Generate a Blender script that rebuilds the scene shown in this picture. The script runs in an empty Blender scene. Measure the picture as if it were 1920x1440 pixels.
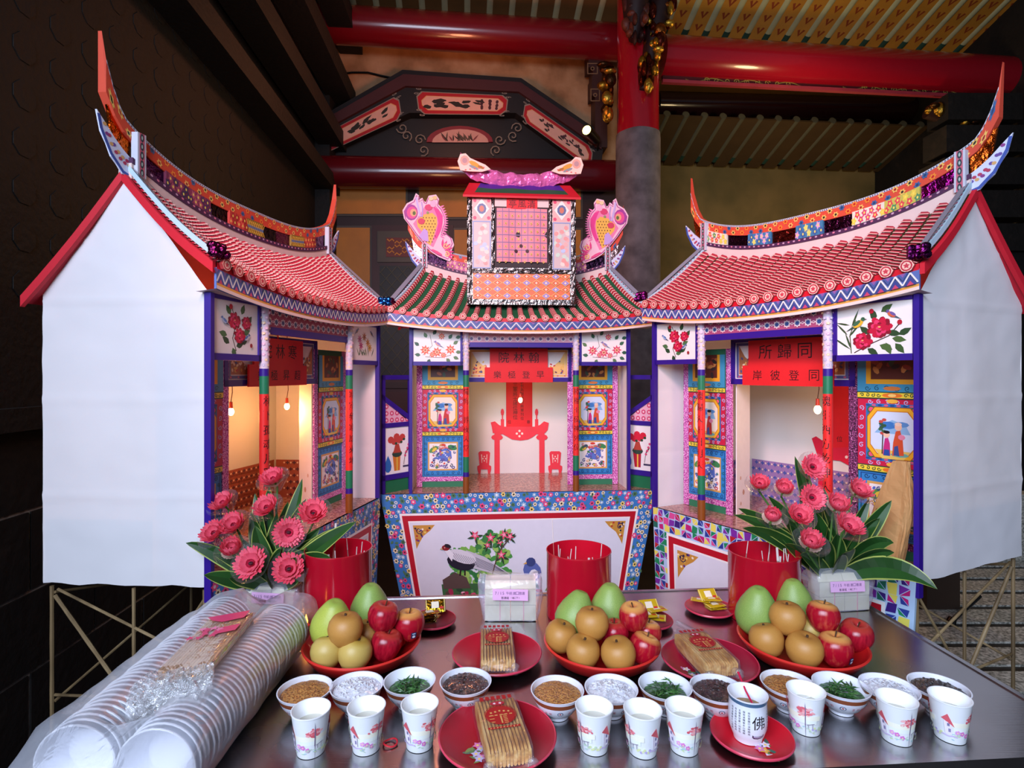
import bpy, math, random
from mathutils import Vector, Matrix, noise
random.seed(7)
SC = bpy.context.scene
COL = SC.collection
# ------------------------------------------------------------------ camera, world, lights, exposure
F, CZ, HY, CX = 1040.0, 1.545, 700.0, 960.0        # focal length in pixels, eye height, horizon row, centre column
TZ = 0.80                                          # table height
cam_data = bpy.data.cameras.new('camera'); cam = bpy.data.objects.new('camera', cam_data); COL.objects.link(cam)
cam_data.sensor_width = 36.0; cam_data.lens = 36.0 * F / 1920.0; cam_data.clip_start = 0.02
cam_data.shift_y = -(720.0 - HY) / 1920.0
cam.location = (0, 0, CZ); cam.rotation_euler = (math.pi / 2, 0, 0)
SC.camera = cam
SC.view_settings.view_transform = 'Standard'; SC.view_settings.look = 'None'
SC.view_settings.gamma = 1.0; SC.view_settings.use_curve_mapping = False
SC.view_settings.exposure = 0.55
world = bpy.data.worlds.new('sky'); SC.world = world; world.use_nodes = True
world.node_tree.nodes['Background'].inputs[0].default_value = (0.62, 0.74, 1.0, 1)
world.node_tree.nodes['Background'].inputs[1].default_value = 0.10
SC.cycles.max_bounces = 7; SC.cycles.transparent_max_bounces = 14; SC.cycles.sample_clamp_indirect = 4.0
SC.cycles.caustics_reflective = False; SC.cycles.caustics_refractive = False
SC.cycles.use_denoising = True


def light(kind, name, loc, energy, color, size=0.1, target=None, spot=60, size_y=None, blend=0.6):
    d = bpy.data.lights.new(name, kind); d.energy = energy; d.color = color
    if kind == 'AREA':
        d.size = size
        if size_y: d.shape = 'RECTANGLE'; d.size_y = size_y
    else:
        d.shadow_soft_size = size
    if kind == 'SPOT': d.spot_size = math.radians(spot); d.spot_blend = blend
    o = bpy.data.objects.new(name, d); COL.objects.link(o); o.location = loc
    if target is not None:
        o.rotation_euler = (Vector(target) - Vector(loc)).to_track_quat('-Z', 'Y').to_euler()
    return o


# area light standing in for daylight assumed from behind the camera, no opening modelled
light('AREA', 'assumed_daylight', (-1.5, -1.9, 3.2), 275, (0.69, 0.79, 1.0), 3.6, (-0.1, 1.8, 0.95), size_y=2.4)
# glow of an assumed pink-red lantern over the altar front, none modelled
light('SPOT', 'assumed_lantern_glow', (-0.45, 0.35, 3.15), 170, (1.0, 0.46, 0.46), 0.22, (0.25, 3.1, 1.75), spot=72)
# two assumed temple lamps with no fixtures, then two added fill lights
light('POINT', 'assumed_beam_lamp', (-0.5, 5.2, 4.3), 22, (1.0, 0.34, 0.16), 0.15)
light('POINT', 'assumed_rafter_lamp', (3.2, 5.6, 4.1), 26, (1.0, 0.72, 0.36), 0.15)

light('POINT', 'door_fill', (-0.7, 4.7, 2.9), 9, (1.0, 0.5, 0.2), 0.15)  # added fill with no fixture, warms the ochre panels by the door
light('POINT', 'rear_room_fill', (4.3, 7.0, 3.3), 20, (1.0, 0.62, 0.30), 0.15)  # added fill with no fixture, brightens the olive wall of the rear room


# ------------------------------------------------------------------ helpers
def lin(c):
    if isinstance(c, str):
        c = c.lstrip('#'); c = tuple(int(c[i:i + 2], 16) / 255 for i in (0, 2, 4))
    elif max(c) > 1.001:
        c = tuple(x / 255 for x in c)
    return tuple((x / 12.92 if x <= 0.04045 else ((x + 0.055) / 1.055) ** 2.4) for x in c)


def px(x, y, d):            # a pixel of the photograph at depth d
    return Vector(((x - CX) * d / F, d, CZ - (y - HY) * d / F))


def at_z(x, y, z):          # a pixel on a horizontal plane
    return px(x, y, F * (CZ - z) / (y - HY))


def on_plane(x, y, p0, n):
    r = Vector(((x - CX) / F, 1.0, -(y - HY) / F)); c = Vector((0, 0, CZ))
    return c + r * ((p0 - c).dot(n) / r.dot(n))


def lerp(a, b, t): return a + (b - a) * t


BASE = {}


def thing(name, label, cat, base=(0, 0, 0), group=None, rz=0.0):
    o = bpy.data.objects.new(name, None); COL.objects.link(o); o.empty_display_size = 0.05
    o.location = base; o.rotation_euler[2] = rz
    tag(o, label, cat, group); BASE[o.name] = Vector(base)
    return o


def tag(o, label=None, cat=None, group=None, kind=None):
    if label: o['label'] = label
    if cat: o['category'] = cat
    if group: o['group'] = group
    if kind: o['kind'] = kind
    return o


def copy_tree(o, parent=None):
    c = o.copy(); COL.objects.link(c); c.parent = parent
    if o.name in BASE: BASE[c.name] = BASE[o.name]
    for ch in list(o.children): copy_tree(ch, c)
    return c


class MB:
    def __init__(s, col=(1, 1, 1), smooth=False):
        s.v = []; s.f = []; s.c = []; s.sm = []; s.col = lin(col); s.smooth = smooth

    def setc(s, c): s.col = lin(c); return s

    def add(s, vs, fs, col=None, smooth=None):
        o = len(s.v); s.v += [tuple(p) for p in vs]; c = lin(col) if col is not None else s.col
        sm = s.smooth if smooth is None else smooth
        for f in fs:
            s.f.append([o + i for i in f]); s.c.append(c); s.sm.append(sm)
        return s

    def hexa(s, p, col=None):   # 8 points: bottom ring 0-3, top ring 4-7
        return s.add(p, [(3, 2, 1, 0), (4, 5, 6, 7), (0, 1, 5, 4), (1, 2, 6, 5), (2, 3, 7, 6), (3, 0, 4, 7)], col, False)

    def box(s, x0, x1, y0, y1, z0, z1, fn=None, col=None):
        p = [(x0, y0, z0), (x1, y0, z0), (x1, y1, z0), (x0, y1, z0), (x0, y0, z1), (x1, y0, z1), (x1, y1, z1), (x0, y1, z1)]
        if fn: p = [fn(*q) for q in p]
        return s.hexa(p, col)

    def prism(s, pts, off, col=None, side=None):
        n = len(pts); off = Vector(off); a = [Vector(p) for p in pts]; b = [p + off for p in a]
        s.add(a + b, [tuple(range(n)), tuple(range(2 * n - 1, n - 1, -1))], col, False)
        s.add(a + b, [(i, (i + 1) % n, n + (i + 1) % n, n + i) for i in range(n)], side if side is not None else col, False)
        return s

    def tube(s, pts, r, n=8, caps=True, col=None, smooth=True):
        pts = [Vector(p) for p in pts]; rs = r if isinstance(r, (list, tuple)) else [r] * len(pts)
        vs = []; up = None
        for i, p in enumerate(pts):
            t = (pts[min(i + 1, len(pts) - 1)] - pts[max(i - 1, 0)])
            t = t.normalized() if t.length > 1e-9 else Vector((0, 0, 1))
            if up is None: up = Vector((0, 0, 1)) if abs(t.z) < 0.9 else Vector((1, 0, 0))
            a = (up - t * up.dot(t)).normalized(); up = a; b = t.cross(a)
            vs += [p + (a * math.cos(q) + b * math.sin(q)) * rs[i] for q in [2 * math.pi * k / n for k in range(n)]]
        fs = [(i * n + k, i * n + (k + 1) % n, (i + 1) * n + (k + 1) % n, (i + 1) * n + k) for i in range(len(pts) - 1) for k in range(n)]
        s.add(vs, fs, col, smooth)
        if caps:
            m = len(pts) - 1
            s.add(vs[:n], [tuple(range(n - 1, -1, -1))], col, False); s.add(vs[m * n:], [tuple(range(n))], col, False)
        return s

    def lathe(s, prof, n=24, c=(0, 0, 0), col=None, smooth=True, cols=None, wob=None):
        c = Vector(c); vs = []
        for (r, z) in prof:
            for k in range(n):
                q = 2 * math.pi * k / n; rr = r * (wob(q, z) if wob else 1)
                vs.append(c + Vector((rr * math.cos(q), rr * math.sin(q), z)))
        for i in range(len(prof) - 1):
            fs = [(i * n + k, i * n + (k + 1) % n, (i + 1) * n + (k + 1) % n, (i + 1) * n + k) for k in range(n)]
            o = len(s.v)
            if i == 0: s.v += [tuple(p) for p in vs]; o0 = o
            cc = lin(cols[i]) if cols else (lin(col) if col is not None else s.col)
            for f in fs: s.f.append([o0 + j for j in f]); s.c.append(cc); s.sm.append(smooth)
        for (i, rev) in ((0, True), (len(prof) - 1, False)):
            if prof[i][0] > 1e-5 and False: pass
        return s

    def disc(s, c, r, n=20, col=None, z=0.0):
        c = Vector(c)
        return s.add([c + Vector((r * math.cos(2 * math.pi * k / n), r * math.sin(2 * math.pi * k / n), z)) for k in range(n)], [tuple(range(n))], col, False)

    def ball(s, c, rx, ry=None, rz=None, nu=14, nv=9, col=None):
        ry = ry or rx; rz = rz or rx; c = Vector(c); vs = []
        for i in range(nv + 1):
            t = math.pi * i / nv
            for k in range(nu):
                q = 2 * math.pi * k / nu
                vs.append(c + Vector((rx * math.sin(t) * math.cos(q), ry * math.sin(t) * math.sin(q), -rz * math.cos(t))))
        return s.add(vs, [(i * nu + k, i * nu + (k + 1) % nu, (i + 1) * nu + (k + 1) % nu, (i + 1) * nu + k) for i in range(nv) for k in range(nu)], col, True)

    def grid(s, fn, nu, nv, col=None, smooth=True):
        vs = [fn(i / nu, j / nv) for j in range(nv + 1) for i in range(nu + 1)]; w = nu + 1
        return s.add(vs, [(j * w + i, j * w + i + 1, (j + 1) * w + i + 1, (j + 1) * w + i) for j in range(nv) for i in range(nu)], col, smooth)

    def mesh(s, name, base):
        me = bpy.data.meshes.new(name); b = Vector(base)
        me.from_pydata([Vector(p) - b for p in s.v], [], s.f)
        me.polygons.foreach_set('use_smooth', s.sm)
        at = me.color_attributes.new('Col', 'FLOAT_COLOR', 'CORNER'); data = []
        for f, c in zip(s.f, s.c): data += [c[0], c[1], c[2], 1.0] * len(f)
        at.data.foreach_set('color', data); me.update()
        if any(s.sm): me.set_sharp_from_angle(angle=math.radians(42))
        return me

    def build(s, name, mat, parent=None, base=None):
        root = parent
        while root is not None and root.parent is not None: root = root.parent
        if base is None: base = BASE.get(root.name, Vector()) if root is not None else Vector()
        me = s.mesh(name, base); me.materials.append(mat)
        o = bpy.data.objects.new(name, me); COL.objects.link(o)
        if parent is not None: o.parent = parent
        else: o.location = base; BASE[o.name] = Vector(base)
        return o


# ------------------------------------------------------------------ flat print laid on real surfaces
GLYPH = {}


def glyph(ch):
    if ch not in GLYPH:
        t = bpy.data.curves.new('glyph', 'FONT'); t.body = ch; t.size = 1.0; t.resolution_u = 2
        o = bpy.data.objects.new('glyph', t); COL.objects.link(o)
        dg = bpy.context.evaluated_depsgraph_get(); dg.update()
        me = bpy.data.meshes.new_from_object(o.evaluated_get(dg))
        vs = [(v.co.x, v.co.y) for v in me.vertices]; fs = [tuple(p.vertices) for p in me.polygons]
        bpy.data.objects.remove(o); bpy.data.curves.remove(t); bpy.data.meshes.remove(me)
        if vs:
            xs = [p[0] for p in vs]; ys = [p[1] for p in vs]; cx = (min(xs) + max(xs)) / 2; cy = (min(ys) + max(ys)) / 2
            k = max(max(xs) - min(xs), max(ys) - min(ys)) or 1
            vs = [((x - cx) / k, (y - cy) / k) for x, y in vs]
        GLYPH[ch] = (vs, fs)
    return GLYPH[ch]


class Paint(MB):
    def __init__(s, fn, c0=0.0004, eps=0.00004):
        MB.__init__(s); s.fn = fn; s.c0 = c0; s.eps = eps

    def poly(s, pts, col):
        s.c0 += s.eps
        return s.add([s.fn(a, b, s.c0) for a, b in pts], [tuple(range(len(pts)))], col)

    def rect(s, x0, y0, x1, y1, col, nx=1, ny=1):
        s.c0 += s.eps; w = nx + 1
        vs = [s.fn(lerp(x0, x1, i / nx), lerp(y0, y1, j / ny), s.c0) for j in range(ny + 1) for i in range(nx + 1)]
        return s.add(vs, [(j * w + i, j * w + i + 1, (j + 1) * w + i + 1, (j + 1) * w + i) for j in range(ny) for i in range(nx)], col)

    def frame(s, x0, y0, x1, y1, t, col):
        s.rect(x0, y0, x1, y0 + t, col); s.rect(x0, y1 - t, x1, y1, col)
        s.rect(x0, y0 + t, x0 + t, y1 - t, col); s.rect(x1 - t, y0 + t, x1, y1 - t, col)

    def ell(s, x, y, rx, ry=None, col='#ffffff', n=10, rot=0.0):
        ry = rx if ry is None else ry; c, d = math.cos(rot), math.sin(rot); p = []
        for k in range(n):
            q = 2 * math.pi * k / n; a, b = rx * math.cos(q), ry * math.sin(q); p.append((x + a * c - b * d, y + a * d + b * c))
        return s.poly(p, col)

    def ring(s, x, y, r0, r1, col, n=12):
        s.c0 += s.eps; vs = []
        for k in range(n):
            q = 2 * math.pi * k / n
            vs += [s.fn(x + r0 * math.cos(q), y + r0 * math.sin(q), s.c0), s.fn(x + r1 * math.cos(q), y + r1 * math.sin(q), s.c0)]
        return s.add(vs, [(2 * k, 2 * k + 1, (2 * k + 3) % (2 * n), (2 * k + 2) % (2 * n)) for k in range(n)], col)

    def stroke(s, pts, w, col):
        s.c0 += s.eps; vs = []; n = len(pts)
        ws = w if isinstance(w, (list, tuple)) else [w] * n
        for i in range(n):
            ax, ay = pts[max(i - 1, 0)]; bx, by = pts[min(i + 1, n - 1)]; dx, dy = bx - ax, by - ay; l = math.hypot(dx, dy) or 1
            ox, oy = -dy / l * ws[i] / 2, dx / l * ws[i] / 2
            vs += [s.fn(pts[i][0] + ox, pts[i][1] + oy, s.c0), s.fn(pts[i][0] - ox, pts[i][1] - oy, s.c0)]
        return s.add(vs, [(2 * i, 2 * i + 1, 2 * i + 3, 2 * i + 2) for i in range(n - 1)], col)

    def star(s, x, y, r0, r1, n, col, rot=0.0):
        return s.poly([(x + (r1 if k % 2 == 0 else r0) * math.cos(rot + math.pi * k / n), y + (r1 if k % 2 == 0 else r0) * math.sin(rot + math.pi * k / n)) for k in range(2 * n)], col)

    def leaf(s, x, y, l, w, ang, col):
        c, d = math.cos(ang), math.sin(ang)
        return s.poly([(x + a * l * c - b * w * d, y + a * l * d + b * w * c) for a, b in ((0, 0), (.3, .42), (.6, .4), (1, 0), (.6, -.4), (.3, -.42))], col)

    def text(s, x, y, size, chars, col, dx=0.0, dy=0.0, sx=1.0, rot=0.0):
        for ch in chars:
            vs, fs = glyph(ch); s.c0 += s.eps; c, d = math.cos(rot), math.sin(rot)
            if vs: s.add([s.fn(x + size * (sx * a * c - b * d), y + size * (sx * a * d + b * c), s.c0) for a, b in vs], fs, col)
            x += dx; y += dy

    # ---- motifs
    def flower(s, x, y, r, col, mid, n=6):
        s.star(x, y, r * .62, r, n, col, random.random()); s.ell(x, y, r * .34, None, mid, 6)

    def spiral(s, x, y, r, w, col, turns=1.2, a0=0.0, sg=1):
        m = 12; s.stroke([(x + r * (1 - .85 * k / m) * math.cos(a0 + sg * turns * 6.283 * k / m), y + r * (1 - .85 * k / m) * math.sin(a0 + sg * turns * 6.283 * k / m)) for k in range(m + 1)], w, col)

    def peony(s, x, y, r, c1='#c8143c', c2='#e8386a', c3='#8e0c28'):
        for ring, (m_, rr, pr, cc) in enumerate(((9, .66, .36, c3), (8, .56, .36, c1), (7, .40, .32, c2), (6, .24, .26, c1), (4, .10, .2, c2))):
            for k in range(m_):
                q = 6.283 * k / m_ + ring * .5 + random.uniform(-.15, .15); s.ell(x + r * rr * math.cos(q), y + r * rr * .9 * math.sin(q), r * pr * random.uniform(.85, 1.1), r * pr * .72, cc if k % 3 else (c1 if cc != c1 else c3), 8, q)
        s.ell(x, y + r * .05, r * .12, r * .08, '#f0b070', 6)

    def bird(s, x, y, k, body='#3c6ea8', belly='#e8b838', wing='#28503c', flip=1):
        f = flip
        s.poly([(x + f * a * k, y + b * k) for a, b in ((-1.6, -1.0), (-.4, -.1), (.2, -.45), (-.6, -.6))], wing)
        s.ell(x, y, k * .75, k * .42, belly, 10, f * .6); s.ell(x - f * .18 * k, y + .08 * k, k * .6, k * .26, body, 8, f * .65)
        s.ell(x + f * .6 * k, y + .58 * k, k * .28, None, body, 8)
        s.poly([(x + f * .82 * k, y + .62 * k), (x + f * 1.15 * k, y + .52 * k), (x + f * .84 * k, y + .48 * k)], '#40202a')
        s.ell(x + f * .66 * k, y + .64 * k, k * .06, None, '#101010', 5)


# ------------------------------------------------------------------ materials
def nodes(name):
    m = bpy.data.materials.new(name); m.use_nodes = True; nt = m.node_tree
    return m, nt, nt.nodes['Principled BSDF']


def vcol(name, rough=0.65, metal=0.0, bump=0.0, scale=30.0, vary=0.10, transl=0.0, coat=0.0, spec=0.5):
    """a material that takes its colour from the printed colour of each face, with a little paper grain"""
    m, nt, b = nodes(name); L = nt.links; N = nt.nodes
    a = N.new('ShaderNodeVertexColor'); a.layer_name = 'Col'
    tc = N.new('ShaderNodeTexCoord'); nz = N.new('ShaderNodeTexNoise'); nz.inputs['Scale'].default_value = scale; nz.inputs['Detail'].default_value = 4
    L.new(tc.outputs['Object'], nz.inputs['Vector'])
    mr = N.new('ShaderNodeMapRange'); mr.inputs['To Min'].default_value = 1 - vary; mr.inputs['To Max'].default_value = 1 + vary
    L.new(nz.outputs['Fac'], mr.inputs['Value'])
    mx = N.new('ShaderNodeMix'); mx.data_type = 'RGBA'; mx.blend_type = 'MULTIPLY'; mx.inputs[0].default_value = 1
    L.new(a.outputs['Color'], mx.inputs[6]); L.new(mr.outputs['Result'], mx.inputs[7]); L.new(mx.outputs[2], b.inputs['Base Color'])
    b.inputs['Roughness'].default_value = rough; b.inputs['Metallic'].default_value = metal
    b.inputs['Coat Weight'].default_value = coat; b.inputs['Specular IOR Level'].default_value = spec
    if bump:
        bp = N.new('ShaderNodeBump'); bp.inputs['Strength'].default_value = bump; bp.inputs['Distance'].default_value = 0.01
        L.new(nz.outputs['Fac'], bp.inputs['Height']); L.new(bp.outputs['Normal'], b.inputs['Normal'])
    if transl:
        t = N.new('ShaderNodeBsdfTranslucent'); L.new(mx.outputs[2], t.inputs['Color'])
        ms = N.new('ShaderNodeMixShader'); ms.inputs[0].default_value = transl
        L.new(b.outputs[0], ms.inputs[1]); L.new(t.outputs[0], ms.inputs[2]); L.new(ms.outputs[0], N['Material Output'].inputs['Surface'])
    return m


def ramp_mat(name, stops, scale=8.0, rough=0.5, metal=0.0, bump=0.0, bscale=None, detail=5, stretch=(1, 1, 1), vor=False, coat=0.0, dist=0.01, transl=0.0, distortion=0.0):
    m, nt, b = nodes(name); L = nt.links; N = nt.nodes
    tc = N.new('ShaderNodeTexCoord'); mp = N.new('ShaderNodeMapping'); mp.inputs['Scale'].default_value = stretch
    L.new(tc.outputs['Object'], mp.inputs['Vector'])
    if vor:
        nz = N.new('ShaderNodeTexVoronoi'); nz.inputs['Scale'].default_value = scale; out = nz.outputs['Distance']
    else:
        nz = N.new('ShaderNodeTexNoise'); nz.inputs['Scale'].default_value = scale; nz.inputs['Detail'].default_value = detail
        nz.inputs['Distortion'].default_value = distortion; out = nz.outputs['Fac']
    L.new(mp.outputs[0], nz.inputs['Vector'])
    cr = N.new('ShaderNodeValToRGB'); e = cr.color_ramp.elements
    while len(e) < len(stops): e.new(0.5)
    for k, (p, c) in enumerate(stops): e[k].position = p; e[k].color = (*lin(c), 1)
    L.new(out, cr.inputs['Fac']); L.new(cr.outputs['Color'], b.inputs['Base Color'])
    b.inputs['Roughness'].default_value = rough; b.inputs['Metallic'].default_value = metal; b.inputs['Coat Weight'].default_value = coat
    if bump:
        n2 = N.new('ShaderNodeTexNoise'); n2.inputs['Scale'].default_value = bscale or scale; n2.inputs['Detail'].default_value = 5
        L.new(mp.outputs[0], n2.inputs['Vector']); bp = N.new('ShaderNodeBump'); bp.inputs['Strength'].default_value = bump; bp.inputs['Distance'].default_value = dist
        L.new(n2.outputs['Fac'], bp.inputs['Height']); L.new(bp.outputs['Normal'], b.inputs['Normal'])
    if transl:
        t = N.new('ShaderNodeBsdfTranslucent'); L.new(cr.outputs['Color'], t.inputs['Color'])
        ms = N.new('ShaderNodeMixShader'); ms.inputs[0].default_value = transl
        L.new(b.outputs[0], ms.inputs[1]); L.new(t.outputs[0], ms.inputs[2]); L.new(ms.outputs[0], N['Material Output'].inputs['Surface'])
    return m


def film(name, col, opaque=0.12, rough=0.15, gloss=0.1, bump=0.5, scale=25.0, fk=0.30):
    """thin clear wrapping: mostly see-through, a little milky, glossy at its creases"""
    m, nt, b = nodes(name); L = nt.links; N = nt.nodes
    b.inputs['Base Color'].default_value = (*lin(col), 1); b.inputs['Roughness'].default_value = rough
    tc = N.new('ShaderNodeTexCoord'); nz = N.new('ShaderNodeTexNoise'); nz.inputs['Scale'].default_value = scale; nz.inputs['Detail'].default_value = 3
    nz.inputs['Distortion'].default_value = 1.2
    L.new(tc.outputs['Object'], nz.inputs['Vector']); bp = N.new('ShaderNodeBump'); bp.inputs['Strength'].default_value = bump; bp.inputs['Distance'].default_value = 0.012
    L.new(nz.outputs['Fac'], bp.inputs['Height']); L.new(bp.outputs['Normal'], b.inputs['Normal'])
    t = N.new('ShaderNodeBsdfTransparent'); g = N.new('ShaderNodeBsdfGlossy'); g.inputs['Roughness'].default_value = rough; L.new(bp.outputs['Normal'], g.inputs['Normal'])
    m1 = N.new('ShaderNodeMixShader'); m1.inputs[0].default_value = opaque; L.new(t.outputs[0], m1.inputs[1]); L.new(b.outputs[0], m1.inputs[2])
    fr = N.new('ShaderNodeFresnel'); fr.inputs['IOR'].default_value = 1.35; L.new(bp.outputs['Normal'], fr.inputs['Normal'])
    ad = N.new('ShaderNodeMath'); ad.operation = 'MULTIPLY_ADD'; ad.inputs[1].default_value = fk; ad.inputs[2].default_value = gloss * 0.15; L.new(fr.outputs[0], ad.inputs[0])
    m2 = N.new('ShaderNodeMixShader'); L.new(ad.outputs[0], m2.inputs[0]); L.new(m1.outputs[0], m2.inputs[1]); L.new(g.outputs[0], m2.inputs[2])
    L.new(m2.outputs[0], N['Material Output'].inputs['Surface'])
    return m


def emit(name, col, power):
    m, nt, b = nodes(name); b.inputs['Base Color'].default_value = (*lin(col), 1)
    b.inputs['Emission Color'].default_value = (*lin(col), 1); b.inputs['Emission Strength'].default_value = power
    return m


M = {}
M['paper'] = vcol('printed_paper', 0.62, vary=0.06)
M['gloss'] = vcol('glossy_print', 0.45, vary=0.04)
M['matte'] = vcol('matte_paint', 0.8, vary=0.12, bump=0.15, scale=14)
M['dark'] = vcol('old_lacquer', 0.55, vary=0.25, bump=0.12, scale=6)
M['white'] = vcol('thin_white_paper', 0.75, vary=0.03, transl=0.14, scale=5, bump=0.25)
M['foil'] = vcol('crinkled_foil', 0.24, metal=1.0, bump=0.9, scale=45, vary=0.2)
M['pinkfoil'] = vcol('pink_foil', 0.22, metal=0.35, bump=0.8, scale=40, vary=0.2)
M['sparkle'] = vcol('glitter_foil', 0.32, metal=0.65, bump=1.0, scale=140, vary=0.5)
M['glitter'] = ramp_mat('pink_glitter_foil', [(0.36, '#7c1c6c'), (0.47, '#e050b8'), (0.56, '#f49ce0'), (0.66, '#fff0fc')], 230, 0.35, metal=0.25, detail=2, bump=0.6, bscale=200)
M['glitter2'] = ramp_mat('plum_glitter_foil', [(0.36, '#2c0c2c'), (0.50, '#6c2054'), (0.62, '#a8508c'), (0.72, '#e8b8dc')], 230, 0.35, metal=0.3, detail=2, bump=0.6, bscale=200)
M['lacquer'] = vcol('red_lacquer', 0.22, vary=0.08, scale=20, coat=0.4)
M['plastic'] = vcol('moulded_plastic', 0.30, vary=0.05, scale=12)
M['ceramic'] = vcol('glazed_ceramic', 0.28, vary=0.02)
M['cup'] = vcol('waxed_cup_paper', 0.38, vary=0.02)
M['gold'] = vcol('gilt_carving', 0.34, metal=0.9, bump=0.6, scale=40, vary=0.3)
M['bamboo'] = ramp_mat('dry_bamboo', [(0.3, '#5c4a30'), (0.5, '#8a7350'), (0.72, '#a89068')], 12, 0.55, stretch=(1, 1, 0.2))
M['wood'] = ramp_mat('pale_wood', [(0.3, '#a5713f'), (0.55, '#c99c6a'), (0.75, '#dcb888')], 30, 0.5, stretch=(1, 0.06, 1))
M['film'] = film('clear_film', '#f4f6ff', 0.05, 0.10, 0.10, 0.5, 30)
M['cling'] = film('cling_film', '#f4f6ff', 0.02, 0.12, 0.0, 0.3, 30, 0.10)
M['bag'] = film('milky_bag', '#f0f4ff', 0.26, 0.35, 0.05, 0.35, 14)
M['bag2'] = film('frosted_bag', '#e8e4ff', 0.24, 0.25, 0.3, 0.5, 22)
M['glass'] = film('clear_glass', '#f0fff8', 0.03, 0.03, 0.14, 0.0, 5)
M['floor'] = ramp_mat('dark_stone_floor', [(0.3, '#17130f'), (0.7, '#2d2622')], 5, 0.5, bump=0.2)
M['terrazzo'] = ramp_mat('terrazzo', [(0.35, '#77776c'), (0.5, '#b4b2a6'), (0.65, '#e0ddd0')], 60, 0.5, detail=2)
M['stone'] = ramp_mat('blackened_stone', [(0.3, '#080605'), (0.6, '#130e0b'), (0.8, '#241a15')], 7, 0.7, bump=0.6, bscale=18)
M['mortar'] = ramp_mat('pale_mortar', [(0.3, '#8b827c'), (0.6, '#b8b0a8'), (0.8, '#d8d0c8')], 25, 0.9)
M['soot'] = ramp_mat('sooty_carved_wall', [(0.3, '#060404'), (0.6, '#0b0807'), (0.8, '#130d0a')], 9, 0.7, bump=0.5, bscale=30)
M['plaster'] = ramp_mat('old_plaster', [(0.28, '#8a5c38'), (0.5, '#b9855a'), (0.72, '#cfa078')], 3.5, 0.85, detail=9, bump=0.15, bscale=10)
M['olive'] = ramp_mat('olive_plaster', [(0.3, '#57502a'), (0.55, '#7d6a3c'), (0.8, '#8f7348')], 1.2, 0.85)
M['greystone'] = ramp_mat('grey_column_stone', [(0.3, '#50474a'), (0.7, '#7b7073')], 6, 0.75, bump=0.3)
M['marble'] = ramp_mat('red_marble_paper', [(0.3, '#6b3a30'), (0.5, '#a8766a'), (0.7, '#cfa898')], 90, 0.16, detail=3)
# brushed steel of the table
m, nt, b = nodes('brushed_steel'); N = nt.nodes; L = nt.links
tc = N.new('ShaderNodeTexCoord'); mp = N.new('ShaderNodeMapping'); mp.inputs['Scale'].default_value = (1.5, 60, 1); L.new(tc.outputs['Object'], mp.inputs[0])
nz = N.new('ShaderNodeTexNoise'); nz.inputs['Scale'].default_value = 6; nz.inputs['Detail'].default_value = 6; L.new(mp.outputs[0], nz.inputs['Vector'])
n2 = N.new('ShaderNodeTexNoise'); n2.inputs['Scale'].default_value = 5; L.new(tc.outputs['Object'], n2.inputs['Vector'])
mr = N.new('ShaderNodeMapRange'); mr.inputs['To Min'].default_value = 0.14; mr.inputs['To Max'].default_value = 0.36; L.new(n2.outputs['Fac'], mr.inputs['Value']); L.new(mr.outputs[0], b.inputs['Roughness'])
bp = N.new('ShaderNodeBump'); bp.inputs['Strength'].default_value = 0.06; bp.inputs['Distance'].default_value = 0.002; L.new(nz.outputs['Fac'], bp.inputs['Height']); L.new(bp.outputs['Normal'], b.inputs['Normal'])
b.inputs['Metallic'].default_value = 1.0; b.inputs['Base Color'].default_value = (0.50, 0.49, 0.50, 1); M['steel'] = m
# ------------------------------------------------------------------ the temple hall around the altar
def struct(o): o['kind'] = 'structure'; return o


TA = math.radians(5.0)
DB = Vector((math.cos(TA), math.sin(TA), 0)); NB = Vector((math.sin(TA), -math.cos(TA), 0)); BW0 = Vector((-2.22, 6.5, 0))
UP = Vector((0, 0, 1))


def bw(x, y, off=0.0): return on_plane(x, y, BW0 + NB * off, NB)


# floor
g = MB('#241e1a'); g.box(-3.5, 8, -1.5, 11, -0.1, 0.0)
floor = struct(g.build('floor', M['floor']))
for k in range(9):                                                  # pale terrazzo strips between dark grooves, right of the altar
    y0 = 2.42 + 0.25 * k; g = MB('#9a988c'); g.box(1.75, 4.6, y0, y0 + 0.185, 0.0, 0.012); g.build('terrazzo_strip', M['terrazzo'], floor)
# left wall: a mortar core, stone courses below, sooty carved boards above
LA = math.radians(3.5); DL = Vector((math.sin(LA), -math.cos(LA), 0)); NL = Vector((math.cos(LA), math.sin(LA), 0))


def wl(s, z, o=0.0): return BW0 + DL * s + UP * z + NL * o


def wlf(s, o, z): return wl(s, z, o)


g = MB('#5a5049'); g.box(-0.3, 7.2, -0.25, 0.0, 0, 1.33, wlf)
wall_left = struct(g.build('wall_left', M['mortar']))
for c in range(4):
    s = -0.3 - (0.38 if c % 2 else 0.0)
    while s < 7.2:
        w = 0.76; s0 = max(s, -0.3) + 0.007; s1 = min(s + w, 7.2) - 0.007
        if s1 - s0 > 0.05:
            g = MB('#15100d'); g.box(s0, s1, -0.02, 0.004 + random.random() * 0.005, c * 0.33 + 0.007, c * 0.33 + 0.323, wlf)
            g.build('stone_block', M['stone'], wall_left)
        s += w
g = MB('#0d0a08'); g.box(-0.3, 7.2, -0.25, 0.0, 1.40, 6.5, wlf); g.build('upper_boarding', M['soot'], wall_left)
g = MB('#0d0a08'); g.box(-0.3, 7.2, -0.2, 0.05, 1.32, 1.41, wlf); g.build('ledge', M['soot'], wall_left)
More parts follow.
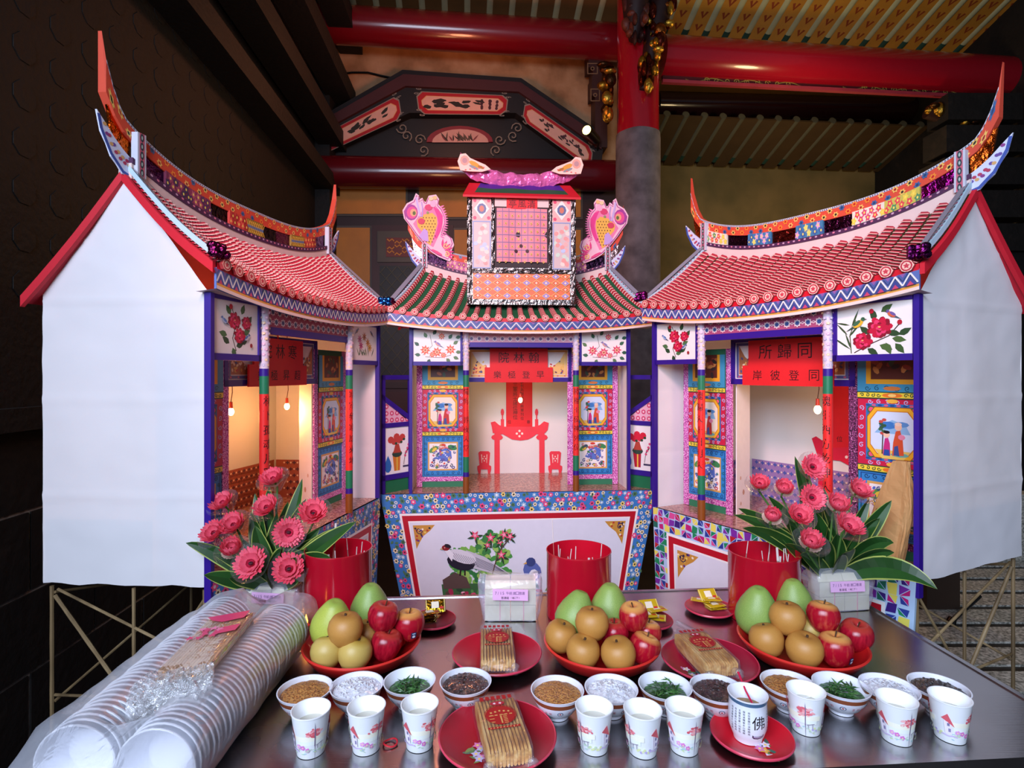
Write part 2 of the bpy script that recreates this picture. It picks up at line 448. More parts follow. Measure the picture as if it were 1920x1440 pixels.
for c in range(21):                                                 # rows of low carved bosses on the boards
    for r in range(13):
        s = 2.0 + c * 0.19; z = 1.9 + r * 0.19; g = MB('#0f0b09')
        g.prism([wl(s + 0.06 * math.cos(q), z + 0.06 * math.sin(q), 0.0) for q in [k * math.pi / 4 + .39 for k in range(8)]], NL * 0.003)
        g.build('carved_boss', M['soot'], wall_left)
for (o, z, h) in ((0.12, 3.6, 0.16), (0.20, 4.1, 0.18), (0.28, 4.65, 0.2), (0.36, 5.3, 0.2)):
    g = MB('#140d0b'); g.box(-0.2, 6.5, o - 0.16, o + 0.1, z, z + h, wlf)
    tag(struct(g.build('trim_%d' % (1 + int(o * 10)), M['soot'])))
# back wall
g = MB('#a8764c'); g.hexa([BW0 + DB * a + NB * b + UP * z for z in (0, 6.6) for a, b in ((-0.3, 0), (3.95, 0), (3.95, -0.2), (-0.3, -0.2))])
wall_back = struct(g.build('wall_back', M['plaster']))
g = MB('#2a0c0e'); g.hexa([BW0 + DB * a + NB * b + UP * z for z in (0, 3.95) for a, b in ((0.0, 0.06), (3.9, 0.06), (3.9, 0), (0.0, 0))]); g.build('dado_boarding', M['dark'], wall_back)
g = MB('#6e6032'); g.hexa([BW0 + DB * a + NB * b + UP * z for z in (0, 6.6) for a, b in ((3.4, -1.6), (9.5, -1.6), (9.5, -1.8), (3.4, -1.8))])
struct(g.build('wall_far', M['olive']))
g = MB('#2b2018'); p = BW0 + DB * 8.15
g.hexa([p + NB * b + DB * a + UP * z for z in (0, 6.6) for a, b in ((0, 5.5), (0.2, 5.5), (0.2, -1.7), (0, -1.7))])
wall_right = struct(g.build('wall_right', M['stone']))


def panel(name, mat, parent, pts, off, th, col):
    g = MB(col); g.prism([bw(x, y, off) for x, y in pts], NB * th); return g.build(name, mat, parent)


def rectpx(x0, y0, x1, y1): return [(x0, y0), (x1, y0), (x1, y1), (x0, y1)]


# ochre panels, frames and the grille door of the back wall
for (x0, y0, x1, y1) in ((615, 348, 761, 402), (786, 352, 1088, 408), (620, 428, 694, 640), (852, 432, 1088, 640)):
    panel('panel_moulding', M['dark'], wall_back, rectpx(x0 - 4, y0 - 4, x1 + 4, y1 + 4), 0.055, 0.02, '#4a4038')
    panel('ochre_panel', M['dark'], wall_back, rectpx(x0, y0, x1, y1), 0.06, 0.025, '#b8741c')
door = struct(panel('door_1', M['dark'], None, rectpx(698, 424, 850, 900), 0.05, 0.05, '#3a1014'))
panel('lattice_frame', M['dark'], door, rectpx(708, 434, 842, 492), 0.10, 0.02, '#4c4034')
panel('lattice_field', M['dark'], door, rectpx(724, 446, 828, 482), 0.115, 0.012, '#6a1810')
g = Paint(lambda a, b, c: bw(a, b, 0.128 + c))
for k in range(7):
    for j in range(3):
        x = 730 + k * 14; y = 452 + j * 11; s = 1 if (k + j) % 2 else -1
        g.stroke([(x - 4, y + 4 * s), (x, y), (x + 5, y + 4 * s), (x + 9, y)], 2.2, '#d08a3a')
g.build('lattice_fret', M['matte'], door)
panel('grille_backing', M['dark'], door, rectpx(712, 498, 840, 712), 0.101, 0.004, '#050404')
for k in range(-13, 9):                                            # diagonal bars of the grille
    for s in (1, -1):
        x0, x1 = 712, 840; y0 = 605 + k * 24; pts = []
        ya, yb = (y0, y0 + (x1 - x0) * 1.15) if s == 1 else (y0 + (x1 - x0) * 1.15, y0)
        ta, tb = 0.0, 1.0
        lo, hi = 500, 710
        for t_ in (0,):
            d = yb - ya
            t0, t1 = sorted(((lo - ya) / d, (hi - ya) / d)); ta, tb = max(0, t0), min(1, t1)
        if tb - ta > 0.05:
            g = MB('#5a5a50'); g.tube([bw(lerp(x0, x1, t), lerp(ya, yb, t), 0.115 + 0.004 * s) for t in (ta, tb)], 0.0055, 5)
            g.build('grille_bar', M['dark'], door)
panel('door_rail', M['dark'], door, rectpx(700, 716, 850, 728), 0.1, 0.03, '#2a0a0e')
panel('door_panel', M['dark'], door, rectpx(722, 735, 830, 772), 0.1, 0.02, '#3a0c10')
# round beams
def beam(name, label, x0, y0, x1, y1, off, r, col, mat='lacquer'):
    a = bw(x0, y0, off); b = bw(x1, y1, off); g = MB(col); g.tube([lerp(a, b, k / 4) for k in range(5)], r, 20)
    o = g.build(name, M[mat], None, a); return tag(o, label, 'beam')


beam('roof_purlin', 'thick round dark red purlin above the orange plaster gable', 560, 42, 1160, 80, 0.35, 0.20, '#7c0c18')
beam('tie_beam', 'round maroon beam under the black painted arch board', 560, 322, 1150, 330, 0.22, 0.18, '#5c0c16')
o = beam('roof_beam', 'heavy crimson roof beam running from the column over the olive wall', 1238, 108, 2150, 163, 0.5, 0.235, '#a00f22')
# gold scroll fascia under the crimson beam
t = thing('scroll_fascia', 'dark red fascia board painted with gold scrolls below the crimson beam', 'fascia board', bw(1240, 160, 0.5))
g = MB('#4a0a12'); g.prism([bw(1240, 138, .5), bw(1920, 172, .5), bw(1920, 192, .5), bw(1240, 158, .5)], NB * 0.05); g.build('board', M['dark'], t)
g = MB('#a03040'); g.prism([bw(1240, 152, .53), bw(1920, 186, .53), bw(1920, 192, .53), bw(1240, 158, .53)], NB * 0.05); g.build('lower_bead', M['dark'], t)
P = Paint(lambda a, b, c: bw(a, b + (a - 1240) * 0.05, 0.552 + c))
for x0 in (1285, 1580):
    P.stroke([(x0 + 10 * k, 146 + 4 * math.sin(k * .9)) for k in range(24)], 1.6, '#8a7a34')
    for k in range(9): P.spiral(x0 + 40 + k * 19, 146, 5.5, 1.4, '#9a8a3c', 1.3, k, 1 if k % 2 else -1)
P.build('gold_scrolls', M['matte'], t)
beam('rear_beam', 'dark plum beam over the olive plaster of the rear room', 1232, 196, 1800, 208, -0.9, 0.16, '#2a1218')
# ceiling: planks and round rafters of both bays
th = math.radians(16.5); RD = (NB * math.cos(th) + UP * math.sin(th)); RN = (UP * math.cos(th) - NB * math.sin(th))
zL = bw(880, 30, 0.2); zR = bw(1560, 72, 0.3)
g = MB('#6a4a20')
for (z0, a0, a1) in ((zL.z + 0.16, -0.3, 3.7), (zR.z + 0.16, 3.7, 9.6)):
    q = BW0 + UP * z0
    g.hexa([q + DB * a + RD * r + RN * h for h in (0.0, 0.1) for a, r in ((a0, -1.9), (a1, -1.9), (a1, 7.0), (a0, 7.0))])
ceiling = struct(g.build('ceiling', M['dark']))
def rafters(z0, a0, n, step, r, colr, colp, rng, marks):
    q = BW0 + UP * z0
    for k in range(n):
        a = a0 + step * k; g = MB(colr)
        g.tube([q + DB * a + RD * t + RN * 0.02 for t in rng], r, 12); rf = g.build('rafter', M['matte'], ceiling)
        e = MB('#1d4436'); p = q + DB * a + RN * 0.02; e.tube([p + RD * rng[0], p + RD * (rng[0] + 0.12)], r * 1.04, 12); e.build('rafter_end', M['matte'], rf)
        g = MB(colp); g.hexa([q + DB * (a + d) + RD * t + RN * h for h in (-0.02, 0.005) for d, t in ((r * .6, rng[0] - .1), (step - r * .6, rng[0] - .1), (step - r * .6, rng[-1]), (r * .6, rng[-1]))])
        pk = g.build('ceiling_plank', M['dark'], ceiling)
        if marks:
            P = Paint(lambda s, t_, c: q + DB * (a + s) + RD * t_ - RN * (0.0202 + c))
            for j in range(5):
                y = rng[0] + 0.1 + j * 0.17; s = step / 2
                for sg in (1, -1): P.poly([(s, y), (s + sg * .05, y + .09), (s + sg * .02, y + .1), (s, y + .04)], '#8e3a14')
            P.build('painted_sprigs', M['matte'], pk)


rafters(zL.z + 0.16, 0.1, 13, 0.265, 0.055, '#b8ac82', '#6e4a26', (-0.45, 0.8, 2.2), False)
rafters(zR.z + 0.16, 3.85, 19, 0.262, 0.058, '#b4b48a', '#c0842c', (-0.05, 0.9, 2.4), True)
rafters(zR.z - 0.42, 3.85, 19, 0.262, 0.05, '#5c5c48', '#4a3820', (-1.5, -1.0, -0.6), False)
# round column, red lacquer over grey stone
t = thing('temple_column', 'round column, crimson lacquer above a chipped grey stone shaft', 'column', px(1196, 1500, 6.0) * 1.0)
cb = px(1196, 255, 6.0); t.location = (cb.x, cb.y, 0); BASE[t.name] = Vector((cb.x, cb.y, 0))
g = MB('#a80f20'); g.lathe([(0.222, cb.z - 0.02), (0.222, 6.5)], 32, (cb.x, cb.y, 0)); g.build('lacquered_shaft', M['lacquer'], t)
g = MB('#6c6062'); g.lathe([(0.24, 0), (0.236, cb.z - .06), (0.23, cb.z + 0.005), (0.2, cb.z + .02)], 32, (cb.x, cb.y, 0), wob=lambda q, z: 1 + 0.02 * math.sin(q * 5 + z)); g.build('stone_shaft', M['greystone'], t)
# gilt bracket carving beside the column and a small stepped bracket
def carving(name, label, x0, y0, x1, y1, d, w, n, seed, cols, mat='gold'):
    random.seed(seed); a = px(x0, y0, d); b = px(x1, y1, d); t = thing(name, label, 'carving', b); g = MB(smooth=True)
    for k in range(n):
        f = k / (n - 1); p = lerp(a, b, f); ww = w * (1 - .55 * f)
        g.ball(p + Vector((random.uniform(-ww, ww), random.uniform(-.06, .06), random.uniform(-.05, .05))), random.uniform(.03, .07) * (1.2 - .5 * f), .05, random.uniform(.03, .09), 8, 6, random.choice(cols))
    g.build('scrollwork', M[mat], t)
    g = MB('#2a0d0a'); g.tube([a + Vector((0, .05, 0)), lerp(a, b, .5) + Vector((0, .05, 0)), b + Vector((0, .05, 0))], [w * .9, w * .7, w * .3], 10); g.build('backing_block', M['dark'], t); return t


carving('gilt_bracket', 'gilt openwork bracket carving hanging at the crimson column head', 1245, -12, 1208, 165, 5.72, 0.14, 60, 3, ['#b98a2a', '#8a4a1a', '#d8a83c', '#5a1f14'])
carving('lacquer_boss', 'dark carved wooden boss at the front of the column head', 1195, -15, 1190, 70, 5.65, 0.17, 26, 5, ['#4a1812', '#33100e', '#6a2a18'], 'dark')
carving('gilt_spray', 'narrow gilt carved spray beside the stepped wooden bracket', 1138, 120, 1140, 222, 6.0, 0.05, 26, 9, ['#a87a26', '#c89a3a', '#4a2a14'])
t = thing('stepped_bracket', 'stepped dark wooden bracket against the orange plaster gable', 'bracket', bw(1118, 250, .15))
for (x0, y0, x1, y1) in ((1096, 112, 1126, 145), (1104, 145, 1128, 160), (1102, 160, 1130, 196), (1108, 196, 1130, 290)):
    g = MB('#3a1814'); g.prism([bw(x, y, .08) for x, y in rectpx(x0, y0, x1, y1)], NB * .22); bl = g.build('bracket_block', M['dark'], t)
    if y1 - y0 < 50 and y1 - y0 > 20:
        P = Paint(lambda a, b, c: bw(a, b, .302 + c)); P.frame(x0 + 5, y0 + 6, x1 - 5, y1 - 6, 2, '#7a5a40'); P.ring((x0 + x1) / 2, (y0 + y1) / 2, 2, 4, '#7a5a40'); P.build('block_inlay', M['matte'], bl)
# spotlight on the bracket
t = thing('spotlight', 'small black spotlight with a lit yellow lens on the bracket', 'spotlight', bw(1110, 260, .45))
a = bw(1118, 262, .40); b = bw(1100, 244, .62); g = MB('#0c0c0c'); g.tube([a, lerp(a, b, .5), b], [.05, .055, .06], 14); g.build('housing', M['plastic'], t)
d = (b - a).normalized(); g = MB('#ffdf6a'); g.tube([b, b + d * .004], .05, 14); g.build('lens', emit('lit_lens', '#ffe070', 6.0), t)
g = MB('#0c0c0c'); g.tube([bw(1120, 300, .12), bw(1121, 262, .40)], .012, 6); g.build('arm', M['plastic'], t)
# the arched board with its three painted fields
arch = thing('arch_board', 'black arched board with three red-edged painted panels on the back wall', 'arch board', bw(860, 240, .12))
SEG = [[(588, 240), (757, 143), (770, 222), (597, 300)], [(757, 143), (975, 158), (965, 222), (770, 222)], [(975, 158), (1128, 262), (1120, 335), (965, 222)]]
for k, q in enumerate(SEG):
    g = MB('#140c0c'); g.prism([bw(x, y, .12) for x, y in q], NB * .14); sg = g.build('board_segment', M['dark'], arch)
    def uv(a, b, q=q):
        t0 = (lerp(q[0][0], q[1][0], a), lerp(q[0][1], q[1][1], a)); b0 = (lerp(q[3][0], q[2][0], a), lerp(q[3][1], q[2][1], a))
        return lerp(b0[0], t0[0], b), lerp(b0[1], t0[1], b)
    g = MB('#43181a'); g.prism([bw(*uv(a, b), .25) for a, b in ((0, .72), (1, .72), (1, 1.0), (0, 1.0))], NB * .05); g.build('top_moulding', M['dark'], sg)
    P = Paint(lambda a, b, c: bw(*uv(a, b), .2605 + c)); W = 3.2
    oc = lambda i, j: [(i + .05, j), (1 - i - .05, j), (1 - i, j + .12), (1 - i, .64 - j), (1 - i - .05, .76 - j), (i + .05, .76 - j), (i, .64 - j), (i, j + .12)]
    P.poly(oc(.085, .10), '#8a8076'); P.poly(oc(.095, .12), '#a81826'); P.poly(oc(.125, .20), '#d8a06a'); P.poly(oc(.130, .215), '#d8a898')
    for (x, y) in ((.09, .2), (.09, .6), (.91, .2), (.91, .6)):
        for j in range(2): P.spiral(x + (.03 * j if x < .5 else -.03 * j), y + (.12 if y > .4 else -.12) * j, .028, .011, '#8a8076', 1.2, j * 2)
    random.seed(20 + k)
    for j in range(16):
        x = random.uniform(.3, .78); y = random.uniform(.28, .45)
        if k == 0: P.leaf(x, y, random.uniform(.06, .14), .07, random.uniform(.5, 1.4), '#2c2a24')
        elif k == 1: P.leaf(x - .1, y, random.uniform(.05, .1), .12, random.uniform(-.4, 3.4), '#2a2420'); P.ell(.75 + .08 * math.sin(j * 2.1), .38 + .1 * math.cos(j * 1.7), .014, .05, '#46202c', 6)
        else: P.leaf(x, y, .05, .08, random.uniform(0, 6), '#35312a'); P.ell(x, y + .05, .012, .04, '#4c2630', 6)
    P.build('painted_panel', M['matte'], sg)
panel('recess_board', M['dark'], arch, [(600, 300), (770, 220), (965, 220), (1120, 335), (1120, 345), (600, 330)], .06, .05, '#060405')
lun = panel('lunette', M['dark'], arch, [(800 + 62 * (1 - math.cos(math.pi * k / 12)), 268 - 30 * math.sin(math.pi * k / 12)) for k in range(13)], .11, .03, '#7c1a2a')
P = Paint(lambda a, b, c: bw(a, b, .1405 + c)); P.poly([(810 + 53 * (1 - math.cos(math.pi * k / 12)), 267 - 25 * math.sin(math.pi * k / 12)) for k in range(13)], '#c89a90')
for k in range(22): P.leaf(random.uniform(835, 890), 265, random.uniform(12, 24), 3.5, random.uniform(-2.6, -.5), random.choice(['#3a302c', '#7a3a40', '#574a40']))
for s in (-1, 1):
    for j, (x, y) in enumerate(((75, 262), (100, 255), (68, 282), (108, 240))): P.spiral(862 + s * x, y, 11, 2.2, '#7d7468', 1.3, j, s)
P.build('lunette_print', M['matte'], lun)
# a loose black cable along the plaster
g = MB('#0a0808'); g.tube([bw(x, y, .03) for x, y in ((632, 140), (660, 136), (690, 136), (715, 142), (745, 148))], .012, 6)
tag(g.build('wall_cable', M['plastic'], None, bw(690, 140, .03)), 'black cable sagging across the orange plaster above the arch board', 'cable')
# dark corner post between left wall and back wall
a = BW0 + DB * .02 + NB * .16; g = MB('#170d0c'); g.box(a.x - .15, a.x + .15, a.y - .15, a.y + .1, 0, 6.0)
struct(g.build('trim_9', M['soot'], None, (a.x, a.y, 0)))
# right side: gilt carving on the far post, stone plinth, brown board, tripod foot
carving('gilt_corbel', 'gilt corbel carving in the shade above the carved stone pier', 1745, 205, 1880, 250, 6.4, .09, 40, 12, ['#9a7424', '#5a3a18', '#3a2012'])
t = thing('carved_pier', 'dark carved stone pier behind the gable of the mosaic-skirted house', 'pier', (px(1850, 700, 6.2).x, 6.2, 0))
x0 = px(1765, 0, 6.2).x; x1 = px(1930, 0, 6.2).x
g = MB('#3c2e24'); g.box(x0, x1, 6.2, 6.6, 0, 2.9); g.build('shaft', M['stone'], t)
for k in range(5): g = MB('#57422f'); g.box(x0 - .06 + .05 * k, x1, 6.12 + .04 * k, 6.6, 2.9 + .38 * k, 3.2 + .38 * k); g.build('capital_block', M['stone'], t)
g = MB('#3a2a20'); g.box(px(1738, 0, 3.6).x, px(1800, 0, 3.6).x, 3.6, 3.75, 0, .75)
tag(g.build('wooden_plinth', M['dark'], None, (px(1770, 0, 3.6).x, 3.6, 0)), 'dark brown wooden plinth standing on the terrazzo behind the bamboo legs', 'plinth')
g = MB('#77736c'); g.box(2.95, 4.5, 4.55, 4.7, 0, .55)
tag(g.build('stone_kerb', M['terrazzo'], None, (3.6, 4.55, 0)), 'speckled grey stone kerb at the end of the terrazzo strips', 'kerb')
t = thing('tripod_foot', 'black tripod foot resting on the terrazzo strips', 'tripod', (2.72, 3.42, 0.012))
g = MB('#101010'); g.tube([(2.70, 3.40, .03), (2.95, 3.5, .14)], .014, 8); g.build('leg_tube', M['plastic'], t)
g = MB('#080808'); g.tube([(2.68, 3.392, .0135), (2.70, 3.40, .045)], [.028, .022], 10); g.build('rubber_tip', M['plastic'], t)
# ------------------------------------------------------------------ the three paper houses
ZP = 0.884
PUR = '#300e86'; RED = '#d8202c'; GRN = '#1e7a52'


class House:
    def __init__(s, O, E, D, L, W):
        s.O = Vector((O[0], O[1], 0)); s.eu = Vector((E[0] - O[0], E[1] - O[1], 0)).normalized(); s.ev = Vector((D[0], D[1], 0)).normalized(); s.L = L; s.W = W
        n = s.eu.cross(UP); s.n = n if n.dot(s.ev) < 0 else -n            # outward, towards the altar front

    def pt(s, u, v, z): return s.O + s.eu * u + s.ev * v + UP * z

    def front(s, v): return lambda a, b, c: s.pt(a, v, b) + s.n * c

    def box(s, g, u0, u1, v0, v1, z0, z1, col=None): return g.box(u0, u1, v0, v1, z0, z1, lambda u, v, z: s.pt(u, v, z), col)


def floral(P, pts_test, x0, x1, y0, y1, step, pal, r):
    y = y0 + step / 2; row = 0
    while y < y1:
        x = x0 + step * (0.25 + 0.5 * (row % 2))
        while x < x1:
            xx = x + random.uniform(-.2, .2) * step; yy = y + random.uniform(-.2, .2) * step
            if pts_test(xx, yy):
                c, m_ = random.choice(pal); k = random.random()
                if k < .72: P.flower(xx, yy, r * random.uniform(.75, 1.15), c, m_)
                elif k < .88: P.ring(xx, yy, r * .3, r * .55, '#f4ecd8', 8)
                else: P.leaf(xx, yy, r * 1.5, r * .9, random.random() * 6.28, '#4f7a58')
            x += step
        y += step * .9; row += 1


BLUEPAL = [('#e8487e', '#5a1a30'), ('#f0e2b8', '#2a2418'), ('#f4d878', '#3a2a14'), ('#e8487e', '#f4d0d8'), ('#9cc0dc', '#f4f4f4'), ('#4f7a58', '#2c5038')]
REDPAL = [('#f0c060', '#2a2a20'), ('#f0c060', '#a01c20'), ('#3c6496', '#24406a'), ('#f09030', '#c02020')]
MOSAIC = ['#1e8a58', '#c01c74', '#3a1c78', '#e8dc60', '#b8202c', '#1c6a58', '#7a2ca0', '#d84c94', '#2a3c94']


def mosaic(P, test, x0, x1, y0, y1, step):
    y = y0
    while y < y1:
        x = x0
        while x < x1:
            c = [(x + step * i + random.uniform(-.16, .16) * step, y + step * j + random.uniform(-.16, .16) * step) for i, j in ((.05, .05), (.95, .05), (.95, .95), (.05, .95))]
            m_ = (sum(p[0] for p in c) / 4, sum(p[1] for p in c) / 4)
            if test(*m_):
                if random.random() < .62:
                    i = random.choice((0, 1)); tri = ([c[0], c[1], c[2]], [c[0], c[2], c[3]]) if i else ([c[0], c[1], c[3]], [c[1], c[2], c[3]])
                    for t_ in tri:
                        q = (sum(p[0] for p in t_) / 3, sum(p[1] for p in t_) / 3); P.poly([(lerp(q[0], p[0], .86), lerp(q[1], p[1], .86)) for p in t_], random.choice(MOSAIC))
                else: P.poly(c, random.choice(MOSAIC))
            x += step
        y += step


def skirt(h, root, u0, u1, zt, zb, inset, kind, picture):
    """trapezoid altar cloth below the platform: patterned border, red band, white field"""
    w = u1 - u0
    def fn(a, b, c):                       # a 0..w, b measured downwards from the top edge
        k = b / (zt - zb); return h.pt(u0 + lerp(inset * k, w - inset * k, a / w), -0.012, zt - b) + h.n * c
    H = zt - zb
    g = MB('#2f6fb8' if kind == 'floral' else '#bcd8ee'); g.prism([fn(0, 0, 0), fn(w, 0, 0), fn(w, H, 0), fn(0, H, 0)], h.n * -0.012); sk = g.build('skirt_cloth', M['paper'], root)
    bx, by = .085, .105
    test = lambda x, y: 0.006 < x < w - .006 and 0.006 < y < H - .02 and not (bx < x < w - bx and by < y)
    P = Paint(fn, .0006, .000008); P.rect(0, 0, w, H, '#3c7cc0' if kind == 'floral' else '#b4d0ee')
    P.eps = .000006
    if kind == 'floral': floral(P, test, 0, w, 0, H, .030, BLUEPAL, .0165)
    else: mosaic(P, test, 0, w, 0, H, .034)
    P.build('border_print', M['gloss'], sk)
    P = Paint(fn, .0028, .00003)
    P.rect(bx, by, w - bx, H, '#f4f2f0'); P.rect(bx + .012, by + .012, w - bx - .012, H, '#b80c24'); P.rect(bx + .042, by + .042, w - bx - .042, H, '#f4f2f0'); P.rect(bx + .05, by + .05, w - bx - .05, H, '#dfe3ee')
    for sx in (0, 1):                      # corner ornaments
        cx = bx + .065 if sx == 0 else w - bx - .065; d = 1 if sx == 0 else -1; cy = by + .065
        P.poly([(cx, cy), (cx + d * .125, cy), (cx + d * .095, cy + .03), (cx + d * .05, cy + .06), (cx + d * .02, cy + .1), (cx, cy + .13)], '#c8923c')
        for k in range(14):
            a = random.random() * 1.57; r = random.uniform(.015, .1) * (1 - .35 * math.sin(2 * a)); P.ell(cx + d * (r * math.cos(a) + .006), cy + r * math.sin(a) + .006, .007, .006, random.choice(['#5a2c84', '#e8d060', '#b83a2c', '#f4e8d0', '#2c2840']), 6)
        P.spiral(cx + d * .03, cy + .03, .02, .005, '#3a2048', 1.3, 0, d)
    P.build('framed_field', M['gloss'], sk)
    if picture:
        P = Paint(fn, .0045, .000025); ox, oy = .30, by + .105
        # azalea bush and pheasant
        for k in range(210):
            x = ox + .04 + random.random() * .36; y = oy + .0 + random.random() * .29
            if (x - ox) < .20 and (y - oy) < .10: continue
            P.ell(x, y, random.uniform(.014, .03), random.uniform(.01, .022), random.choice(['#4a9a44', '#7cb850', '#2f7a3c', '#9cc860', '#3c8440']), 7, random.random() * 3)
        P.rect(ox - .03, oy + .285, ox + .40, oy + .5, '#3c6a3c')
        for k in range(60): P.ell(ox - .03 + random.random() * .43, oy + .29 + random.random() * .2, random.uniform(.01, .024), random.uniform(.008, .018), random.choice(['#2c4a30', '#5a9a50', '#d84c78', '#f4b8c8', '#a82c50', '#544038']), 7, random.random() * 3)
        P.poly([(ox - .02, oy + .26), (ox + .06, oy + .22), (ox + .13, oy + .25), (ox + .15, oy + .31), (ox - .02, oy + .31)], '#5a4640')
        P.stroke([(ox + .09, oy + .24), (ox + .10, oy + .20)], .01, '#2a1418'); P.stroke([(ox + .12, oy + .24), (ox + .125, oy + .20)], .01, '#2a1418')
        P.poly([(ox + .14, oy + .10), (ox + .25, oy + .14), (ox + .41, oy + .245), (ox + .43, oy + .27), (ox + .3, oy + .235), (ox + .17, oy + .2)], '#c8c8d2')
        for k in range(7): P.stroke([(ox + .16 + k * .006, oy + .13 + k * .01), (ox + .30 + k * .008, oy + .185 + k * .009), (ox + .42, oy + .255 + k * .002)], .003, '#5c5c6c')
        P.ell(ox + .105, oy + .165, .085, .045, '#20182a', 14, .2); P.ell(ox + .115, oy + .135, .085, .036, '#dcdce4', 14, .3)
        for k in range(10): P.stroke([(ox + .05 + k * .014, oy + .108 + k * .004), (ox + .08 + k * .014, oy + .155 + k * .004)], .0025, '#7c7c8c')
        P.poly([(ox + .035, oy + .085), (ox + .065, oy + .12), (ox + .05, oy + .16), (ox + .03, oy + .13), (ox + .012, oy + .10)], '#ececf2')
        P.ell(ox + .022, oy + .085, .024, .016, '#8c1824', 10); P.ell(ox + .035, oy + .075, .02, .011, '#241422', 8, .3); P.poly([(ox + .0, oy + .083), (ox - .014, oy + .092), (ox + .004, oy + .096)], '#c8b87c'); P.ell(ox + .016, oy + .084, .003, None, '#f0e8c0', 6)
        for (x, y, r) in ((.20, .02, .03), (.29, .035, .03), (.345, .06, .022), (.37, .02, .03), (.405, .03, .026), (.35, .13, .03), (.27, .075, .02)):
            for k in range(5): P.leaf(ox + x, oy + y + .01, r * 1.6, r * .5, random.random() * 6.28, '#284428')
            P.star(ox + x, oy + y, r * .4, r, 5, '#e0486c', random.random()); P.star(ox + x, oy + y, r * .2, r * .55, 5, '#f8a8bc', random.random())
        P.stroke([(ox + .40, oy + .04), (ox + .33, oy + .12), (ox + .29, oy + .24)], .006, '#5a4030')
        # small blue bird half behind the red urn
        bx2, by2 = .80, by + .33
        P.ell(bx2 + .04, by2, .06, .05, '#5a6cb0', 12, .6); P.ell(bx2 + .03, by2 - .05, .03, .026, '#39457c', 10); P.poly([(bx2 + .004, by2 - .052), (bx2 - .018, by2 - .04), (bx2 + .006, by2 - .04)], '#d8a84c'); P.ell(bx2 + .05, by2 + .02, .03, .03, '#e8ecf4', 9)
        for k in range(14): P.leaf(bx2 - .02 + random.random() * .26, by2 + .04 + random.random() * .08, .05, .02, random.random() * 6.28, random.choice(['#3c7a4c', '#6ca060', '#c83c50']))
        P.build('pheasant_print', M['gloss'], sk)
    return sk


